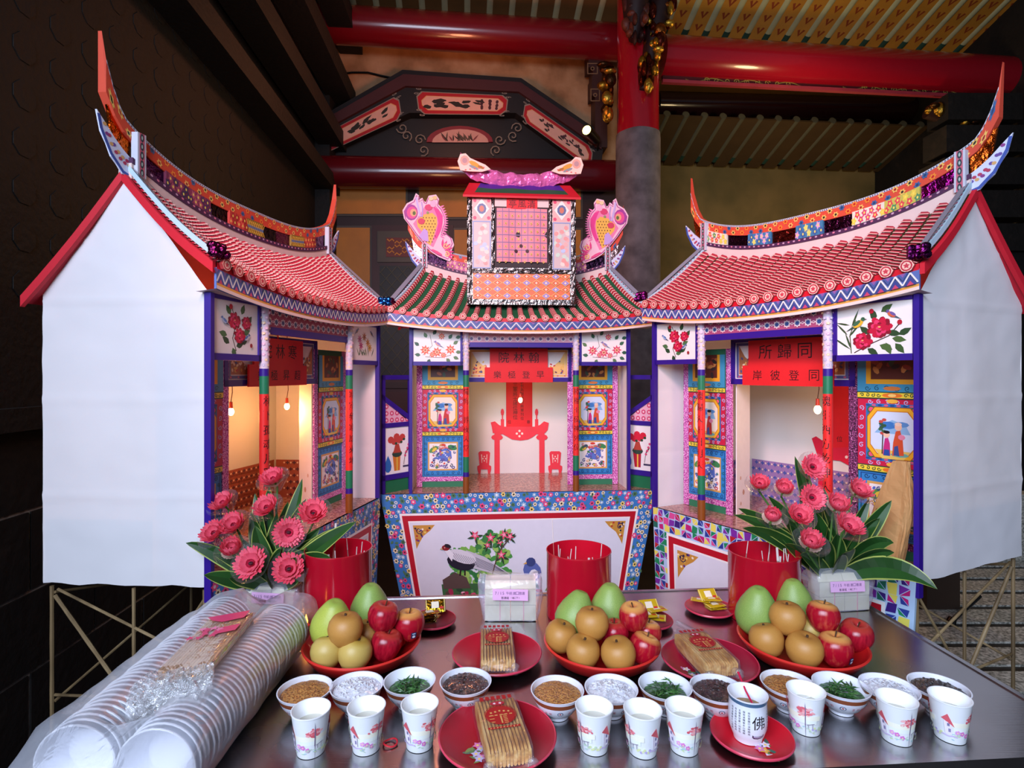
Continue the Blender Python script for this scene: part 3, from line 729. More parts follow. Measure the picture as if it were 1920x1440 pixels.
def door_print(P, x0, z0, w, style):
    X = lambda a: x0 + a * w
    def curls(xa, xb, y, n, col, r=.010, wd=.0028):
        for k in range(n): P.spiral(lerp(X(xa), X(xb), (k + .5) / n), y, r, wd, col, 1.2, k * 1.3, 1 if k % 2 else -1)
    # bottom picture
    P.rect(X(0), z0, X(1), z0 + .235, '#2f86c8'); P.frame(X(.03), z0 + .006, X(.97), z0 + .229, .004, '#164c8c')
    for y in (z0 + .018, z0 + .217): curls(.06, .94, y, 7, '#0e3c64')
    for k in range(6):
        for x in (.065, .935): P.spiral(X(x), z0 + .04 + k * .03, .009, .0026, '#1c5c48', 1.2, k)
    P.rect(X(.13), z0 + .034, X(.87), z0 + .20, '#d8a85c'); P.rect(X(.165), z0 + .043, X(.835), z0 + .191, '#f6f2ec')
    cx, cy = X(.5), z0 + .115
    P.poly([(X(.30), cy - .01), (X(.42), cy + .035), (X(.58), cy + .05), (X(.70), cy + .03), (X(.72), cy - .01), (X(.6), cy - .03), (X(.45), cy - .025)], '#5a78c8')
    for k in range(16): P.ell(X(.36 + .34 * ((k * .37) % 1)), cy + .03 * math.sin(k * 2.2), .005, None, '#dce4f8', 5)
    for k in range(9): P.poly([(X(.40 + k * .035), cy + .036 + .012 * math.sin(k * .4)), (X(.42 + k * .035), cy + .062), (X(.44 + k * .035), cy + .036 + .012 * math.sin(k * .4))], '#d84c3c')
    P.ell(X(.27), cy + .042, .03, .015, '#5a9a4c', 9, .6); P.ell(X(.29), cy + .04, .018, .008, '#f0d048', 8, .7); P.ell(X(.73), cy + .052, .028, .015, '#3c8a50', 9, -.3); P.ell(X(.5), cy + .068, .016, .007, '#d8402c', 8)
    for k in range(10): P.spiral(X(.22 + .06 * k), cy - .048 + .018 * math.sin(k * 2), .011, .0045, random.choice(['#2c3c8c', '#c83c44', '#3c7a5c', '#6c4c94', '#2a2a4a']), 1.1, k, 1 if k % 2 else -1)
    for k in range(22): P.spiral(X(random.uniform(.2, .8)), z0 + random.uniform(.055, .18), random.uniform(.006, .011), .0035, random.choice(['#2c3c8c', '#c83c44', '#2c6a4c', '#6c4c94', '#1c2c6a', '#d8a03c']), 1.1, k, 1 if k % 2 else -1)
    for k in range(14): P.ell(X(random.uniform(.2, .8)), z0 + random.uniform(.05, .18), .007, .005, random.choice(['#5a78c8', '#d84c3c', '#3c8a50', '#8c5cb0', '#f0d048']), 6, random.random() * 3)
    # yellow band, main octagon picture
    def band(y):
        P.rect(X(0), y, X(1), y + .026, '#1c4838'); P.rect(X(0), y + .004, X(1), y + .022, '#f0d83c'); P.ell(X(.5), y + .013, .034, .009, '#e87c28', 10); P.ell(X(.5), y + .013, .014, .006, '#f8d070', 8)
        for k in range(4):
            for sx in (1, -1): P.spiral(X(.5 + sx * (.19 + .08 * k)), y + .013, .0075, .003, '#1c5034', 1.1, k, sx)
    band(z0 + .235)
    y0 = z0 + .261; P.rect(X(0), y0, X(1), y0 + .245, '#c81c44'); P.rect(X(.12), y0 + .018, X(.88), y0 + .227, '#2474b4')
    for y in (y0 + .010, y0 + .234): curls(.12, .88, y, 6, '#b8bce8', .009)
    for k in range(6):
        for x in (.055, .945): P.spiral(X(x), y0 + .035 + k * .035, .010, .003, '#b8bce8', 1.2, k)
    for k in range(9): P.ell(X(.15 + .0875 * k), y0 + .024, .008, .004, '#d85c7c' if k % 2 else '#1c4c8c', 6); P.ell(X(.15 + .0875 * k), y0 + .221, .008, .004, '#d85c7c' if k % 2 else '#1c4c8c', 6)
    for (a, b) in ((.2, .04), (.8, .04), (.2, .205), (.8, .205)): P.ell(X(a), y0 + b, .014, None, '#3c6a44', 8); P.ell(X(a), y0 + b, .009, None, '#e8587c', 7)
    P.ell(X(.5), y0 + .008, .02, .008, '#f0b840', 8); P.ell(X(.5), y0 + .237, .02, .008, '#f0b840', 8)
    oc = lambda i, j, k: [(X(.5 - i + k), y0 + .122 - j), (X(.5 + i - k), y0 + .122 - j), (X(.5 + i), y0 + .122 - j + k * w * 1.4), (X(.5 + i), y0 + .122 + j - k * w * 1.4), (X(.5 + i - k), y0 + .122 + j), (X(.5 - i + k), y0 + .122 + j), (X(.5 - i), y0 + .122 + j - k * w * 1.4), (X(.5 - i), y0 + .122 - j + k * w * 1.4)]
    P.poly(oc(.36, .094, .11), '#a05c14'); P.poly(oc(.352, .091, .108), '#f0b428'); P.poly(oc(.315, .080, .1), '#c87c1c'); P.poly(oc(.305, .077, .098), '#f4e8d0' if style else '#d4e4f4')
    by = y0 + .05
    P.poly([(X(.25), by + .07), (X(.35), by + .10), (X(.5), by + .12), (X(.68), by + .105), (X(.75), by + .07)], '#8cbce0'); P.ell(X(.44), by + .10, .03, .014, '#3c7cc0', 9); P.ell(X(.62), by + .105, .026, .01, '#5c94cc', 9)
    P.poly([(X(.25), by + .01), (X(.75), by + .01), (X(.66), by - .02), (X(.36), by - .022)], '#e8c860'); P.ell(X(.6), by - .004, .03, .008, '#6cb0a0', 8)
    P.stroke([(X(.36), by - .005), (X(.37), by + .06), (X(.35), by + .11)], .004, '#4a3428')
    for k in range(8): P.ell(X(.36 + .03 * math.sin(k * 2)), by + .07 + .007 * k, .008, .006, random.choice(['#2c5a3c', '#3c7048', '#c84c40']), 6)
    # two robed folk figures
    P.poly([(X(.50), by - .008), (X(.66), by - .005), (X(.645), by + .05), (X(.61), by + .085), (X(.55), by + .08), (X(.515), by + .04)], '#c8302c' if style else '#d8542c'); P.poly([(X(.52), by - .006), (X(.60), by - .008), (X(.58), by + .03), (X(.53), by + .025)], '#3c508c')
    P.ell(X(.585), by + .096, .012, .014, '#f0c0a0', 9); P.ell(X(.585), by + .106, .012, .007, '#1c1418' if style else '#f0d0b8', 8); P.ell(X(.63), by + .06, .012, .01, '#e88ca8', 7)
    P.poly([(X(.37), by - .008), (X(.475), by - .008), (X(.47), by + .035), (X(.445), by + .055), (X(.40), by + .052), (X(.38), by + .02)], '#c82c7c'); P.poly([(X(.38), by - .01), (X(.47), by - .01), (X(.46), by + .012), (X(.39), by + .012)], '#284c9c')
    P.ell(X(.425), by + .066, .011, .012, '#f4c8a8', 9); P.ell(X(.425), by + .075, .011, .006, '#181216', 8)
    band(y0 + .245)
    # top picture, cut by the beam above
    y1 = y0 + .271; P.rect(X(0), y1, X(1), y1 + .155, '#3c94b8'); curls(.08, .92, y1 + .012, 6, '#1c4c5c'); P.ell(X(.5), y1 + .012, .03, .008, '#d87c3c', 8)
    P.rect(X(.13), y1 + .028, X(.87), y1 + .155, '#e8a424'); P.rect(X(.2), y1 + .045, X(.8), y1 + .155, '#5a2418')
    for k in range(14): P.ell(X(random.uniform(.25, .75)), y1 + random.uniform(.055, .14), .016, .009, random.choice(['#8c3424', '#3c4c34', '#a85c2c', '#2c2424', '#c88444']), 7, random.random() * 3)


def picture(P, x0, z0, w, hh, kind):
    X = lambda a: x0 + a * w; Z = lambda b: z0 + b * hh
    P.rect(x0, z0, x0 + w, z0 + hh, '#f6efe8')
    k = hh
    if kind == 'peony_birds':
        for (a, b, l, an) in ((.2, .1, .4, 1.9), (.2, .1, .5, 2.5), (.16, .35, .4, .9), (.15, .4, .35, 2.3), (.2, .55, .4, 1.2), (.18, .6, .3, 2.9)): P.leaf(X(a), Z(b), l * k, .045 * k, an, '#34502c')
        P.stroke([(X(.2), Z(.03)), (X(.18), Z(.4)), (X(.26), Z(.7))], .02 * k, '#4a5a34'); P.stroke([(X(.24), Z(.04)), (X(.45), Z(.2)), (X(.7), Z(.35)), (X(.85), Z(.6))], .02 * k, '#3c2418')
        for (a, b, an) in ((.42, .12, -.6), (.58, .18, -.4), (.66, .22, -1.2), (.74, .3, -.2), (.82, .36, .5), (.78, .2, -.9), (.45, .4, 2.4), (.52, .66, 1.8), (.6, .82, .6), (.68, .42, -.2)): P.leaf(X(a), Z(b), .25 * k, .14 * k, an, random.choice(['#3c5a2c', '#2c4a28', '#4c6a34']))
        P.peony(X(.58), Z(.52), .235 * k); P.peony(X(.36), Z(.27), .19 * k); P.ell(X(.48), Z(.85), .045 * k, .05 * k, '#b8142c', 8); P.ell(X(.84), Z(.6), .045 * k, .05 * k, '#b8142c', 8)
        P.bird(X(.3), Z(.62), .15 * k, '#3c6c4c', '#f0b830', '#2c5040', 1); P.bird(X(.74), Z(.76), .11 * k, '#6c5c9c', '#d8643c', '#3c5c6c', -1)
    elif kind == 'peony':
        P.stroke([(X(.5), Z(.06)), (X(.42), Z(.3)), (X(.5), Z(.6)), (X(.4), Z(.9))], .02 * k, '#3c3018')
        for (a, b, an) in ((.35, .2, 2.6), (.5, .15, .3), (.62, .2, .6), (.3, .35, 2.9), (.66, .4, .4), (.75, .6, .9), (.62, .78, 1.2), (.38, .75, 2.2), (.42, .12, -1.2), (.55, .3, -.5)): P.leaf(X(a), Z(b), .22 * k, .14 * k, an, random.choice(['#2f5a34', '#264a2c', '#4a7444']))
        P.peony(X(.46), Z(.64), .185 * k); P.peony(X(.72), Z(.62), .15 * k); P.peony(X(.56), Z(.36), .17 * k); P.ell(X(.36), Z(.9), .05 * k, .055 * k, '#c0182c', 8); P.ell(X(.82), Z(.18), .04 * k, .045 * k, '#a02830', 8)
        P.bird(X(.22), Z(.62), .1 * k, '#5c84b8', '#a8bcd8', '#2c446c', -1); P.bird(X(.72), Z(.33), .1 * k, '#4c74a8', '#c8c8c8', '#2c446c', 1)
    elif kind == 'spray':
        for j in range(12): P.leaf(X(.5 + random.uniform(-.3, .3)), Z(.12), random.uniform(.2, .35) * k, .05 * k, 1.57 + random.uniform(-.7, .7), random.choice(['#4c6a4c', '#3a5a40', '#7c8c5c']))
        for (a, b, c) in ((.35, .42, '#c84880'), (.62, .52, '#d89048'), (.48, .68, '#b87044'), (.7, .38, '#d8a848'), (.3, .6, '#c86a8c')): P.star(X(a), Z(b), .07 * k, .16 * k, 9, c, a); P.ell(X(a), Z(b), .03 * k, None, '#6a3018', 6)
        P.bird(X(.2), Z(.82), .1 * k, '#5c7ca8', '#b89c6c', '#3c5070', 1); P.bird(X(.78), Z(.8), .1 * k, '#4c6c9c', '#a88c5c', '#3c5070', -1)
    else:                                  # loose orange spray with bird
        P.stroke([(X(.2), Z(.2)), (X(.4), Z(.5)), (X(.35), Z(.85))], .015 * k, '#5a5030'); P.stroke([(X(.25), Z(.15)), (X(.55), Z(.12)), (X(.8), Z(.2))], .015 * k, '#4a3820')
        c0 = '#e8603c' if kind == 'orange' else '#e04468'
        for (a, b, r) in ((.25, .36, .17), (.5, .30, .17), (.79, .38, .17), (.40, .22, .11), (.64, .2, .11), (.60, .80, .12)): P.star(X(a), Z(b), r * .55 * k, r * k, 8, c0, a * 9); P.star(X(a), Z(b), r * .25 * k, r * .55 * k, 6, '#f8c8a0', a * 5); P.ell(X(a), Z(b), r * .18 * k, None, '#a82c18', 6)
        for (a, b, an) in ((.15, .2, 3), (.12, .5, 2.5), (.28, .75, 2), (.42, .85, 1), (.85, .55, .6), (.9, .3, 0), (.85, .15, -.4), (.7, .1, -.8), (.35, .08, -2), (.75, .72, .9), (.9, .75, .3)): P.leaf(X(a), Z(b), .19 * k, .13 * k, an, random.choice(['#3c6a4c', '#2c5a40', '#5c8050']))
        P.bird(X(.52), Z(.55), .13 * k, '#8c84b8', '#d8a090', '#54748c', -1)


def tile_rows(h, roof, rp, n, stripes, chev, width, facets, c1, c2, capr=.36):
    for k in range(n):
        s = (k + .5) / n; g = MB(c1); ds = width / n / 2
        if facets == 2: cs = [(-1, 0.0, 0), (0, .020, 1), (1, 0.0, 0)]
        else: cs = [(-1, 0.0, 0), (-.55, .014, 0), (.55, .014, 0), (1, 0.0, 0)]
        for j in range(stripes):
            for (ta, tb, c) in ((j, j + .68, c1), (j + .68, j + 1.0, c2)):
                P_ = []
                for t in (ta, tb):
                    for (x, hh, q) in cs: P_.append(rp(s + x * ds, min(1.0, .035 + .965 * (t + q * chev) / stripes), .004 + hh + (.004 if c is c2 and facets == 2 else 0)))
                m_ = len(cs); g.add(P_, [(i, i + 1, m_ + i + 1, m_ + i) for i in range(m_ - 1)], c, False)
        row = g.build('tile_row', M['paper'], roof)
        p0 = rp(s, 1.0, .008); ca = MB('#e8b4a4'); r = h.L / n * capr
        d = h.n * .012; circ = [p0 + h.eu * (r * (1 + .08 * math.cos(6 * q)) * math.cos(q)) + UP * (r * .95 * math.sin(q) - .002) for q in [2 * math.pi * i / 14 for i in range(14)]]
        ca.prism(circ, d, '#f0c4b0', '#b83a3c')
        P = Paint(lambda a, b, c: p0 + d + h.eu * a + UP * (b - .002) + h.n * c, .0003)
        P.ring(0, 0, r * .62, r * .84, '#b8283c'); P.star(0, 0, r * .25, r * .5, 5, '#c83a4a', .3)
        ca.v += P.v and []
        o = len(ca.v); ca.v += P.v
        for f, c in zip(P.f, P.c): ca.f.append([o + i for i in f]); ca.c.append(c); ca.sm.append(False)
        ca.build('tile_cap', M['paper'], row)


def house(name, label, h, cfg):
    root = thing(name, label, 'paper house', h.pt(h.L / 2, 0, 0), 'paper houses on the altar'); L, W = h.L, h.W
    random.seed(cfg['seed'])
    c0, c1 = cfg['cols']; sk0, sk1 = cfg.get('span', (0, L))
    # platform
    g = MB('#a8766a'); h.box(g, sk0 + .012, sk1 - .012, -.012, W + .0, ZP - .013, ZP); g.build('platform', M['marble'], root)
    skirt(h, root, sk0, sk1, ZP, .22, cfg['inset'], cfg['skirt'], cfg.get('picture', False))
    # gable walls
    for (u, bul) in ((0.0, -1), (L, 1)):
        g = MB('#f2f0f2'); NU, NV = 18, 100
        def fn(i, j, u=u, bul=bul):
            z = lerp(ZP - .014 + .006 * noise.noise(Vector((i * 7, u, 4))) * (1 - j), 2.165, j); e = max(0.0, (z - 1.80) / .365) * W / 2 * .985; v = lerp(e, W - e, i)
            d = .0045 * noise.noise(Vector((v * 5, z * 5, u * 7 + cfg['seed']))) + .0025 * noise.noise(Vector((v * 16, z * 13, 3)))
            for zf in (1.15, 1.46, 1.78): d += .0028 * math.exp(-((z - zf - .004 * noise.noise(Vector((v * 6, zf, 0)))) / .008) ** 2)
            for vf in (W * .28, W * .74): d += .0018 * math.exp(-((v - vf) / .004) ** 2)
            return h.pt(u + bul * d, v, z)
        g.grid(fn, NU, NV); g.build('gable_wall', M['white'], root)
    g = MB('#f2efee'); g.grid(lambda i, j: h.pt(lerp(0, L, i), W, lerp(ZP - .01, 1.80, j)), 8, 8); bw_ = g.build('rear_wall', M['white'], root)
    # posts
    for u in (0.0, L):
        g = MB(PUR); h.box(g, u - .008, u + .008, -.012, .010, ZP - .06, 1.80); g.build('post', M['gloss'], root)
    # picture panels left and right of the opening
    for k, (a, b) in enumerate(((.0, c0 - .018), (c1 + .018, L))):
        g = MB(PUR); zz = 1.588
        h.box(g, a, b, -.006, .008, zz, zz + .022); h.box(g, a, b, -.006, .008, 1.786, 1.80); h.box(g, a, a + .014, -.006, .008, zz, 1.80); h.box(g, b - .014, b, -.006, .008, zz, 1.80)
        fr = g.build('picture_frame', M['gloss'], root)
        g = MB('#f4ece4'); h.box(g, a + .012, b - .012, .0, .006, zz + .02, 1.79); pb = g.build('picture_board', M['paper'], fr)
        P = Paint(h.front(0.0), .0005); picture(P, a + .014, zz + .022, b - a - .028, .174, cfg['pics'][k]); P.build('picture_print', M['gloss'], fr)
    # beam with repeating print between the columns
    g = MB(PUR); h.box(g, c0, c1, -.004, .012, 1.69, 1.80); bm = g.build('lintel', M['gloss'], root)
    P = Paint(h.front(-.004), .0006); ca, cb = cfg['lintel']; P.rect(c0 + .012, 1.717, c1 - .012, 1.79, ca)
    n = int((c1 - c0 - .03) / .042)
    for i in range(n + 1):
        for j in (0, 1):
            x = lerp(c0 + .03, c1 - .03, (i + .5 * j) / n)
            if x < c1 - .02: P.star(x, 1.737 + .036 * j, .011, .0165, 8, '#f0e0dc'); P.star(x, 1.737 + .036 * j, .007, .012, 8, cb); P.ring(x + .021, 1.737 + .036 * j, .003, .006, '#e8c8d0', 6)
    P.build('lintel_print', M['gloss'], bm)
    # columns
    for k, u in enumerate((c0, c1)):
        v = -.004; p = h.pt(u, v, 0); r = .0165
        g = MB(); bands = [(ZP, '#8a4a14'), (.975, '#8a4a14'), (.975, PUR), (1.0, PUR), (1.0, GRN), (1.085, GRN), (1.085, '#ee2c28'), (1.47, '#ee2c28'), (1.47, GRN), (1.535, GRN), (1.535, PUR), (1.562, PUR), (1.562, '#d8ccd8'), (1.80, '#d8ccd8')]
        g.lathe([(r * (1.05 if z < .98 else 1), z) for z, c in bands], 18, p, cols=[bands[i + 1][1] for i in range(len(bands) - 1)]); co = g.build('column', M['gloss'], root)
        vd = Vector((-p.x, -p.y, 0)).normalized(); sd = UP.cross(vd)             # lettering faces the offering table
        fv = (h.n * .6 + vd * .4).normalized() if cfg.get('turn') else h.n; sv = UP.cross(fv)
        P = Paint(lambda a, b, c: p + UP * b + (fv * math.cos(a / r) + sv * math.sin(a / r)) * (r + .0004 + c), .0003)
        ch = cfg['couplets'][k]
        for i, c_ in enumerate(ch): Q = Paint(P.fn, .0003); Q.text(cfg.get('shift', 0), 1.445 - .052 * i, .037, c_, '#2c0408', 0, 0, .85); Q.build('column_character', M['gloss'], co)
        for i in range(12):
            for j in range(6): P.flower(r * (-2.8 + j * 1.05 + .5 * (i % 2)), 1.575 + i * .019, .0065, random.choice(['#f4d09c', '#e8b0d0', '#b8b4d8']), '#f4e8d8', 5)
        P.build('column_print', M['gloss'], co)
    # inner front: door boards, transom with its red sign
    vi = .17
    for k, (a, b) in enumerate(((.02, cfg.get('db', .315)), (L - .315, L - .02))):
        g = MB('#2c7a54'); h.box(g, a, b, vi, vi + .008, ZP, 1.66); db = g.build('door_board', M['paper'], root)
        P = Paint(h.front(vi), .0006); door_print(P, a + .03, ZP + .062, b - a - .06, cfg['door'][k]); P.build('door_print', M['gloss'], db)
        cf = cfg['foil']
        g = MB(cf[k]); h.box(g, a - .004, a + .028, vi - .004, vi + .004, ZP + .002, 1.66); h.box(g, b - .028, b + .004, vi - .004, vi + .004, ZP + .002, 1.66); h.box(g, a + .028, b - .028, vi - .003, vi + .004, ZP + .034, ZP + .06); g.build('foil_edging', M['glitter2' if cf[k] == '#6c1c4c' else 'glitter'], db)
    a, b = .315, L - .315
    g = MB(PUR); h.box(g, a - .02, b + .02, vi - .006, vi + .006, 1.495, 1.52); h.box(g, a - .02, a, vi - .006, vi + .006, 1.495, 1.70); h.box(g, b, b + .02, vi - .006, vi + .006, 1.495, 1.70); h.box(g, a - .02, b + .02, vi - .006, vi + .006, 1.685, 1.70); tr = g.build('transom_frame', M['gloss'], root)
    g = MB('#f0e4dc'); h.box(g, a, b, vi, vi + .005, 1.52, 1.685); g.build('transom_board', M['paper'], tr)
    P = Paint(h.front(vi), .0006); P.frame(a + .006, 1.524, b - .006, 1.682, .012, '#5a5c94' if not cfg.get('orange') else '#e8b868')
    for k in range(14): P.ell(lerp(a + .02, b - .02, k / 13), 1.53, .006, .004, '#c85c78', 6)
    for sx in (-1, 1):
        x = a if sx == -1 else b; P.poly([(x - sx * .02, 1.67), (x - sx * .05, 1.62), (x - sx * .11, 1.57), (x - sx * .12, 1.54), (x - sx * .02, 1.54)], '#b06c44' if not cfg.get('orange') else '#f0c070')
        for k in range(18): P.ell(x - sx * (.025 + random.random() * .08), 1.545 + random.random() * .07, .008, .005, random.choice(['#6c3450', '#e8b85c', '#4c5080', '#c84c44', '#f0d8b0']), 6, random.random() * 3)
    P.build('transom_print', M['gloss'], tr)
    m_ = (a + b) / 2; so = cfg.get('sign_shift', 0)
    g = MB('#e41c22'); h.box(g, m_ - .17 + so, m_ + .17 + so, vi - .020, vi - .012, 1.58, 1.69); h.box(g, m_ - .20 + so, m_ + .20 + so, vi - .020, vi - .012, 1.492, 1.58); sg = g.build('sign_board', M['paper'], root)
    for row, (x_, z_, s_, d_) in enumerate(((m_ - .088 + so, 1.638, .062, .088), (m_ - .126 + so, 1.537, .044, .084))):
        for i, ch in enumerate(cfg['sign'][row]):
            P = Paint(h.front(vi - .020), .0005); P.text(x_ + d_ * i, z_, s_, ch, '#2c0206'); P.build('sign_character', M['paper'], sg)
    g = MB('#e41c22'); g.tube([h.pt(m_ + so, vi - .01, 1.69), h.pt(m_ + so, vi, 1.80)], .003, 5); g.build('sign_cord', M['paper'], sg)
    # lattice-print dado on the back of the room and a paper door leaf
    if cfg.get('dado'):
        P = Paint(lambda a_, b_, c: h.pt(a_, W, b_) + h.n * c, .001); P.rect(.02, ZP, L - .02, ZP + .2, cfg['dado'][0])
        for i in range(int((L - .09) / .036)):
            for j in range(6): P.star(.03 + i * .036 + .018 * (j % 2), ZP + .015 + j * .034, .006, .012, 4, cfg['dado'][1]); P.ell(.048 + i * .036 + .018 * (j % 2), ZP + .015 + j * .034, .006, None, '#f0d4c0', 4)
        P.build('dado_print', M['gloss'], bw_)
        for ue in (0.004, L - .004):
            sgn = 1 if ue < .1 else -1
            P = Paint(lambda a_, b_, c, ue=ue, sgn=sgn: h.pt(ue + sgn * (.012 + c), a_, b_), .001); P.rect(vi + .02, ZP, W - .01, ZP + .2, cfg['dado'][0])
            for i in range(int((W - vi - .075) / .036)):
                for j in range(6): P.star(vi + .04 + i * .036 + .018 * (j % 2), ZP + .015 + j * .034, .006, .012, 4, cfg['dado'][1]); P.ell(vi + .058 + i * .036 + .018 * (j % 2), ZP + .015 + j * .034, .006, None, '#f0d4c0', 4)
            P.build('dado_print', M['gloss'], bw_)
    if 'leaf' in cfg:
        (ua, va), (ub, vb) = cfg['leaf']; g = MB('#f0e8e8'); qa, qb = h.pt(ua, va, 0), h.pt(ub, vb, 0); d = (qb - qa); nn = d.cross(UP).normalized() * .004
        g.prism([qa + UP * (ZP + .002), qb + UP * (ZP + .002), qb + UP * 1.52, qa + UP * 1.52], nn); lf = g.build('door_leaf', M['paper'], root)
        P = Paint(lambda a_, b_, c: qa + d * a_ + UP * b_ + nn * (1 + c / .004 if cfg.get('leaf_flip') else -c / .004), .0006); P.ell(.5, ZP + .10, .08, .014, '#c89a84', 6); P.ell(.28, ZP + .17, .06, .010, '#d8b8a8', 6); P.ell(.3, ZP + .05, .06, .010, '#d8b8a8', 6); P.build('leaf_holes', M['paper'], lf)
    # ---------------- roof
    ov = cfg['ov']; (r0, r1), (e0, e1) = cfg['ridge'], cfg['eave']
    X = lambda s: 2 * s - 1
    zr = lambda s: 2.085 + .10 * abs(X(s)) ** 2.4
    ze = lambda s: cfg['ze'] + .048 * abs(X(s)) ** 2.2
    def rp(s, t, hh=0.0):
        u = lerp(lerp(r0, r1, s), lerp(e0, e1, s), t); v = lerp(W / 2, -ov, t); z = lerp(zr(s), ze(s), t) - .022 * math.sin(math.pi * t)
        return h.pt(u, v, z) + (UP * .83 + h.n * .55) * hh
    g = MB(cfg['roofc']); ns, nt_ = 26, 10
    g.grid(lambda i, j: rp(i, j), ns, nt_, smooth=True); g.grid(lambda i, j: rp(i, j, -.016), ns, nt_, '#c8142a')
    for s in (0, 1): g.add([rp(s, j / nt_, hh) for j in range(nt_ + 1) for hh in (0, -.016)], [(2 * j, 2 * j + 1, 2 * j + 3, 2 * j + 2) for j in range(nt_)], '#d0142a')
    roof = g.build('front_roof', M['paper'], root)
    g = MB('#c0122a')
    def rb(s, t, hh=0.0):
        u = lerp(lerp(r0, r1, s), lerp(e0, e1, s), t); return h.pt(u, lerp(W / 2, W + .028, t), lerp(zr(s), cfg.get('rear', 1.785), t) - .012 * math.sin(math.pi * t)) + UP * hh
    g.grid(lambda i, j: rb(i, j), ns, 6); g.grid(lambda i, j: rb(i, j, -.018), ns, 6)
    for s in (0, 1): g.add([rb(s, j / 6, hh) for j in range(7) for hh in (.004, -.03)], [(2 * j, 2 * j + 1, 2 * j + 3, 2 * j + 2) for j in range(6)], '#d0142a')
    g.build('rear_roof', M['paper'], root)
    tile_rows(h, roof, rp, cfg['tiles'], cfg['stripes'], cfg['chev'], cfg['twidth'], cfg['facets'], cfg['tcol'][0], cfg['tcol'][1])
    # red gable edging
    for s in (0.0, 1.0):
        sg_ = -1 if s == 0 else 1
        for (fn_, n_) in ((rp, 8), (rb, 6)):
            g = MB('#d01028'); vs = []
            for j in range(n_ + 1):
                p = fn_(s, j / n_); vs += [p + UP * .004, p + UP * -.03, p + UP * -.03 + h.eu * sg_ * .014, p + UP * .004 + h.eu * sg_ * .014]
            g.add(vs, [(4 * j + i, 4 * j + (i + 1) % 4, 4 * j + 4 + (i + 1) % 4, 4 * j + 4 + i) for j in range(n_) for i in range(4)] + [(0, 1, 2, 3), (4 * n_, 4 * n_ + 1, 4 * n_ + 2, 4 * n_ + 3)], None, False); g.build('gable_edging', M['paper'], roof)
    # verge strips with a printed face
    for s in (0.0, 1.0):
        sg_ = -1 if s == 0 else 1; vs = []; n_ = 8; g = MB('#b8d4e0')
        wv = .030
        for j in range(n_ + 1):
            p = rp(s, j / n_ * .95, .012); q = p - h.eu * sg_ * wv; vs += [p, q, q + UP * .012, p + UP * .022]
        g.add(vs, [(4 * j + i, 4 * j + (i + 1) % 4, 4 * j + 4 + (i + 1) % 4, 4 * j + 4 + i) for j in range(n_) for i in range(4)] + [(0, 1, 2, 3), (4 * n_, 4 * n_ + 1, 4 * n_ + 2, 4 * n_ + 3)], None, False); vg = g.build('verge_strip', M['paper'], root)
        P = Paint(lambda a_, b_, c: rp(s, b_, .012) - h.eu * sg_ * (a_ * wv) + UP * (.022 - .010 * a_ + c), .0012)
        P.poly([(.12, 0), (.88, 0), (.88, .95), (.12, .95)], '#8c8c98')
        for j in range(20): P.rect(.2, .012 + j * .047, .8, .036 + j * .047, '#b04c68' if j % 2 else '#3c4458'); P.ell(.5, .024 + j * .047, .2, .008, '#e8c8c8', 6)
        P.build('verge_print', M['paper'], vg)
        p = rp(s, .97, .02); g = MB(cfg['rosette'], smooth=True)
        for k in range(9): g.ball(p - h.eu * sg_ * (.018 - .02 * (k % 3)) + UP * (.012 * (k // 3) + .004) + h.n * random.uniform(0, .02), .017, .012, .014, 7, 5)
        g.build('foil_rosette', M['foil'], root)
    # eave board following the curve
    zl = lambda u: ze((u - e0) / (e1 - e0))
    eb = lambda a_, b_, c: h.pt(a_, -ov, zl(a_) + b_) + h.n * c
    g = MB('#5c78b8'); m_ = 30; vs = []
    for i in range(m_ + 1):
        u = lerp(e0, e1, i / m_); vs += [eb(u, -.012, .002), eb(u, -.078, .002), eb(u, -.078, -.006), eb(u, -.012, -.006)]
    g.add(vs, [(4 * j + i, 4 * j + (i + 1) % 4, 4 * j + 4 + (i + 1) % 4, 4 * j + 4 + i) for j in range(m_) for i in range(4)] + [(0, 1, 2, 3), (4 * m_, 4 * m_ + 1, 4 * m_ + 2, 4 * m_ + 3)], None, False); ebd = g.build('eave_board', M['paper'], root)
    P = Paint(eb, .0030, .00005); P.rect(e0, -.078, e1, -.066, '#f0d8cc', m_); P.rect(e0, -.067, e1, -.059, '#e8a448', m_); P.rect(e0, -.059, e1, -.014, '#5c70ac', m_); P.rect(e0, -.016, e1, .004, '#d01026', m_)
    np_ = cfg['zig']
    for i in range(np_):
        a_, b_ = lerp(e0, e1, i / np_), lerp(e0, e1, (i + 1) / np_); mm = (a_ + b_) / 2; w_ = b_ - a_
        P.poly([(a_ + .08 * w_, -.059), (mm, -.032), (b_ - .08 * w_, -.059)], '#3c4488'); P.poly([(a_ + .26 * w_, -.059), (mm, -.045), (b_ - .26 * w_, -.059)], '#c84468'); P.poly([(a_ - .36 * w_, -.0165), (a_, -.040), (a_ + .36 * w_, -.0165)], '#4c5c98'); P.poly([(a_ - .2 * w_, -.0165), (a_, -.029), (a_ + .2 * w_, -.0165)], '#8c5c9c')
        P.stroke([(a_, -.055), (mm, -.020)], .0048, '#e8e4dc'); P.stroke([(mm, -.020), (b_, -.055)], .0048, '#e8e4dc')
    P.build('eave_print', M['gloss'], ebd)
    g = MB('#f0dcd4'); g.grid(lambda i, j: h.pt(lerp(e0, e1, i), lerp(-ov, .02, j), lerp(zl(lerp(e0, e1, i)) - .078, 1.80, j)), 20, 2); g.build('soffit', M['paper'], root)
    # ---------------- ridge
    vr = W / 2; R = lambda x: lerp(r0, r1, (x + 1) / 2)
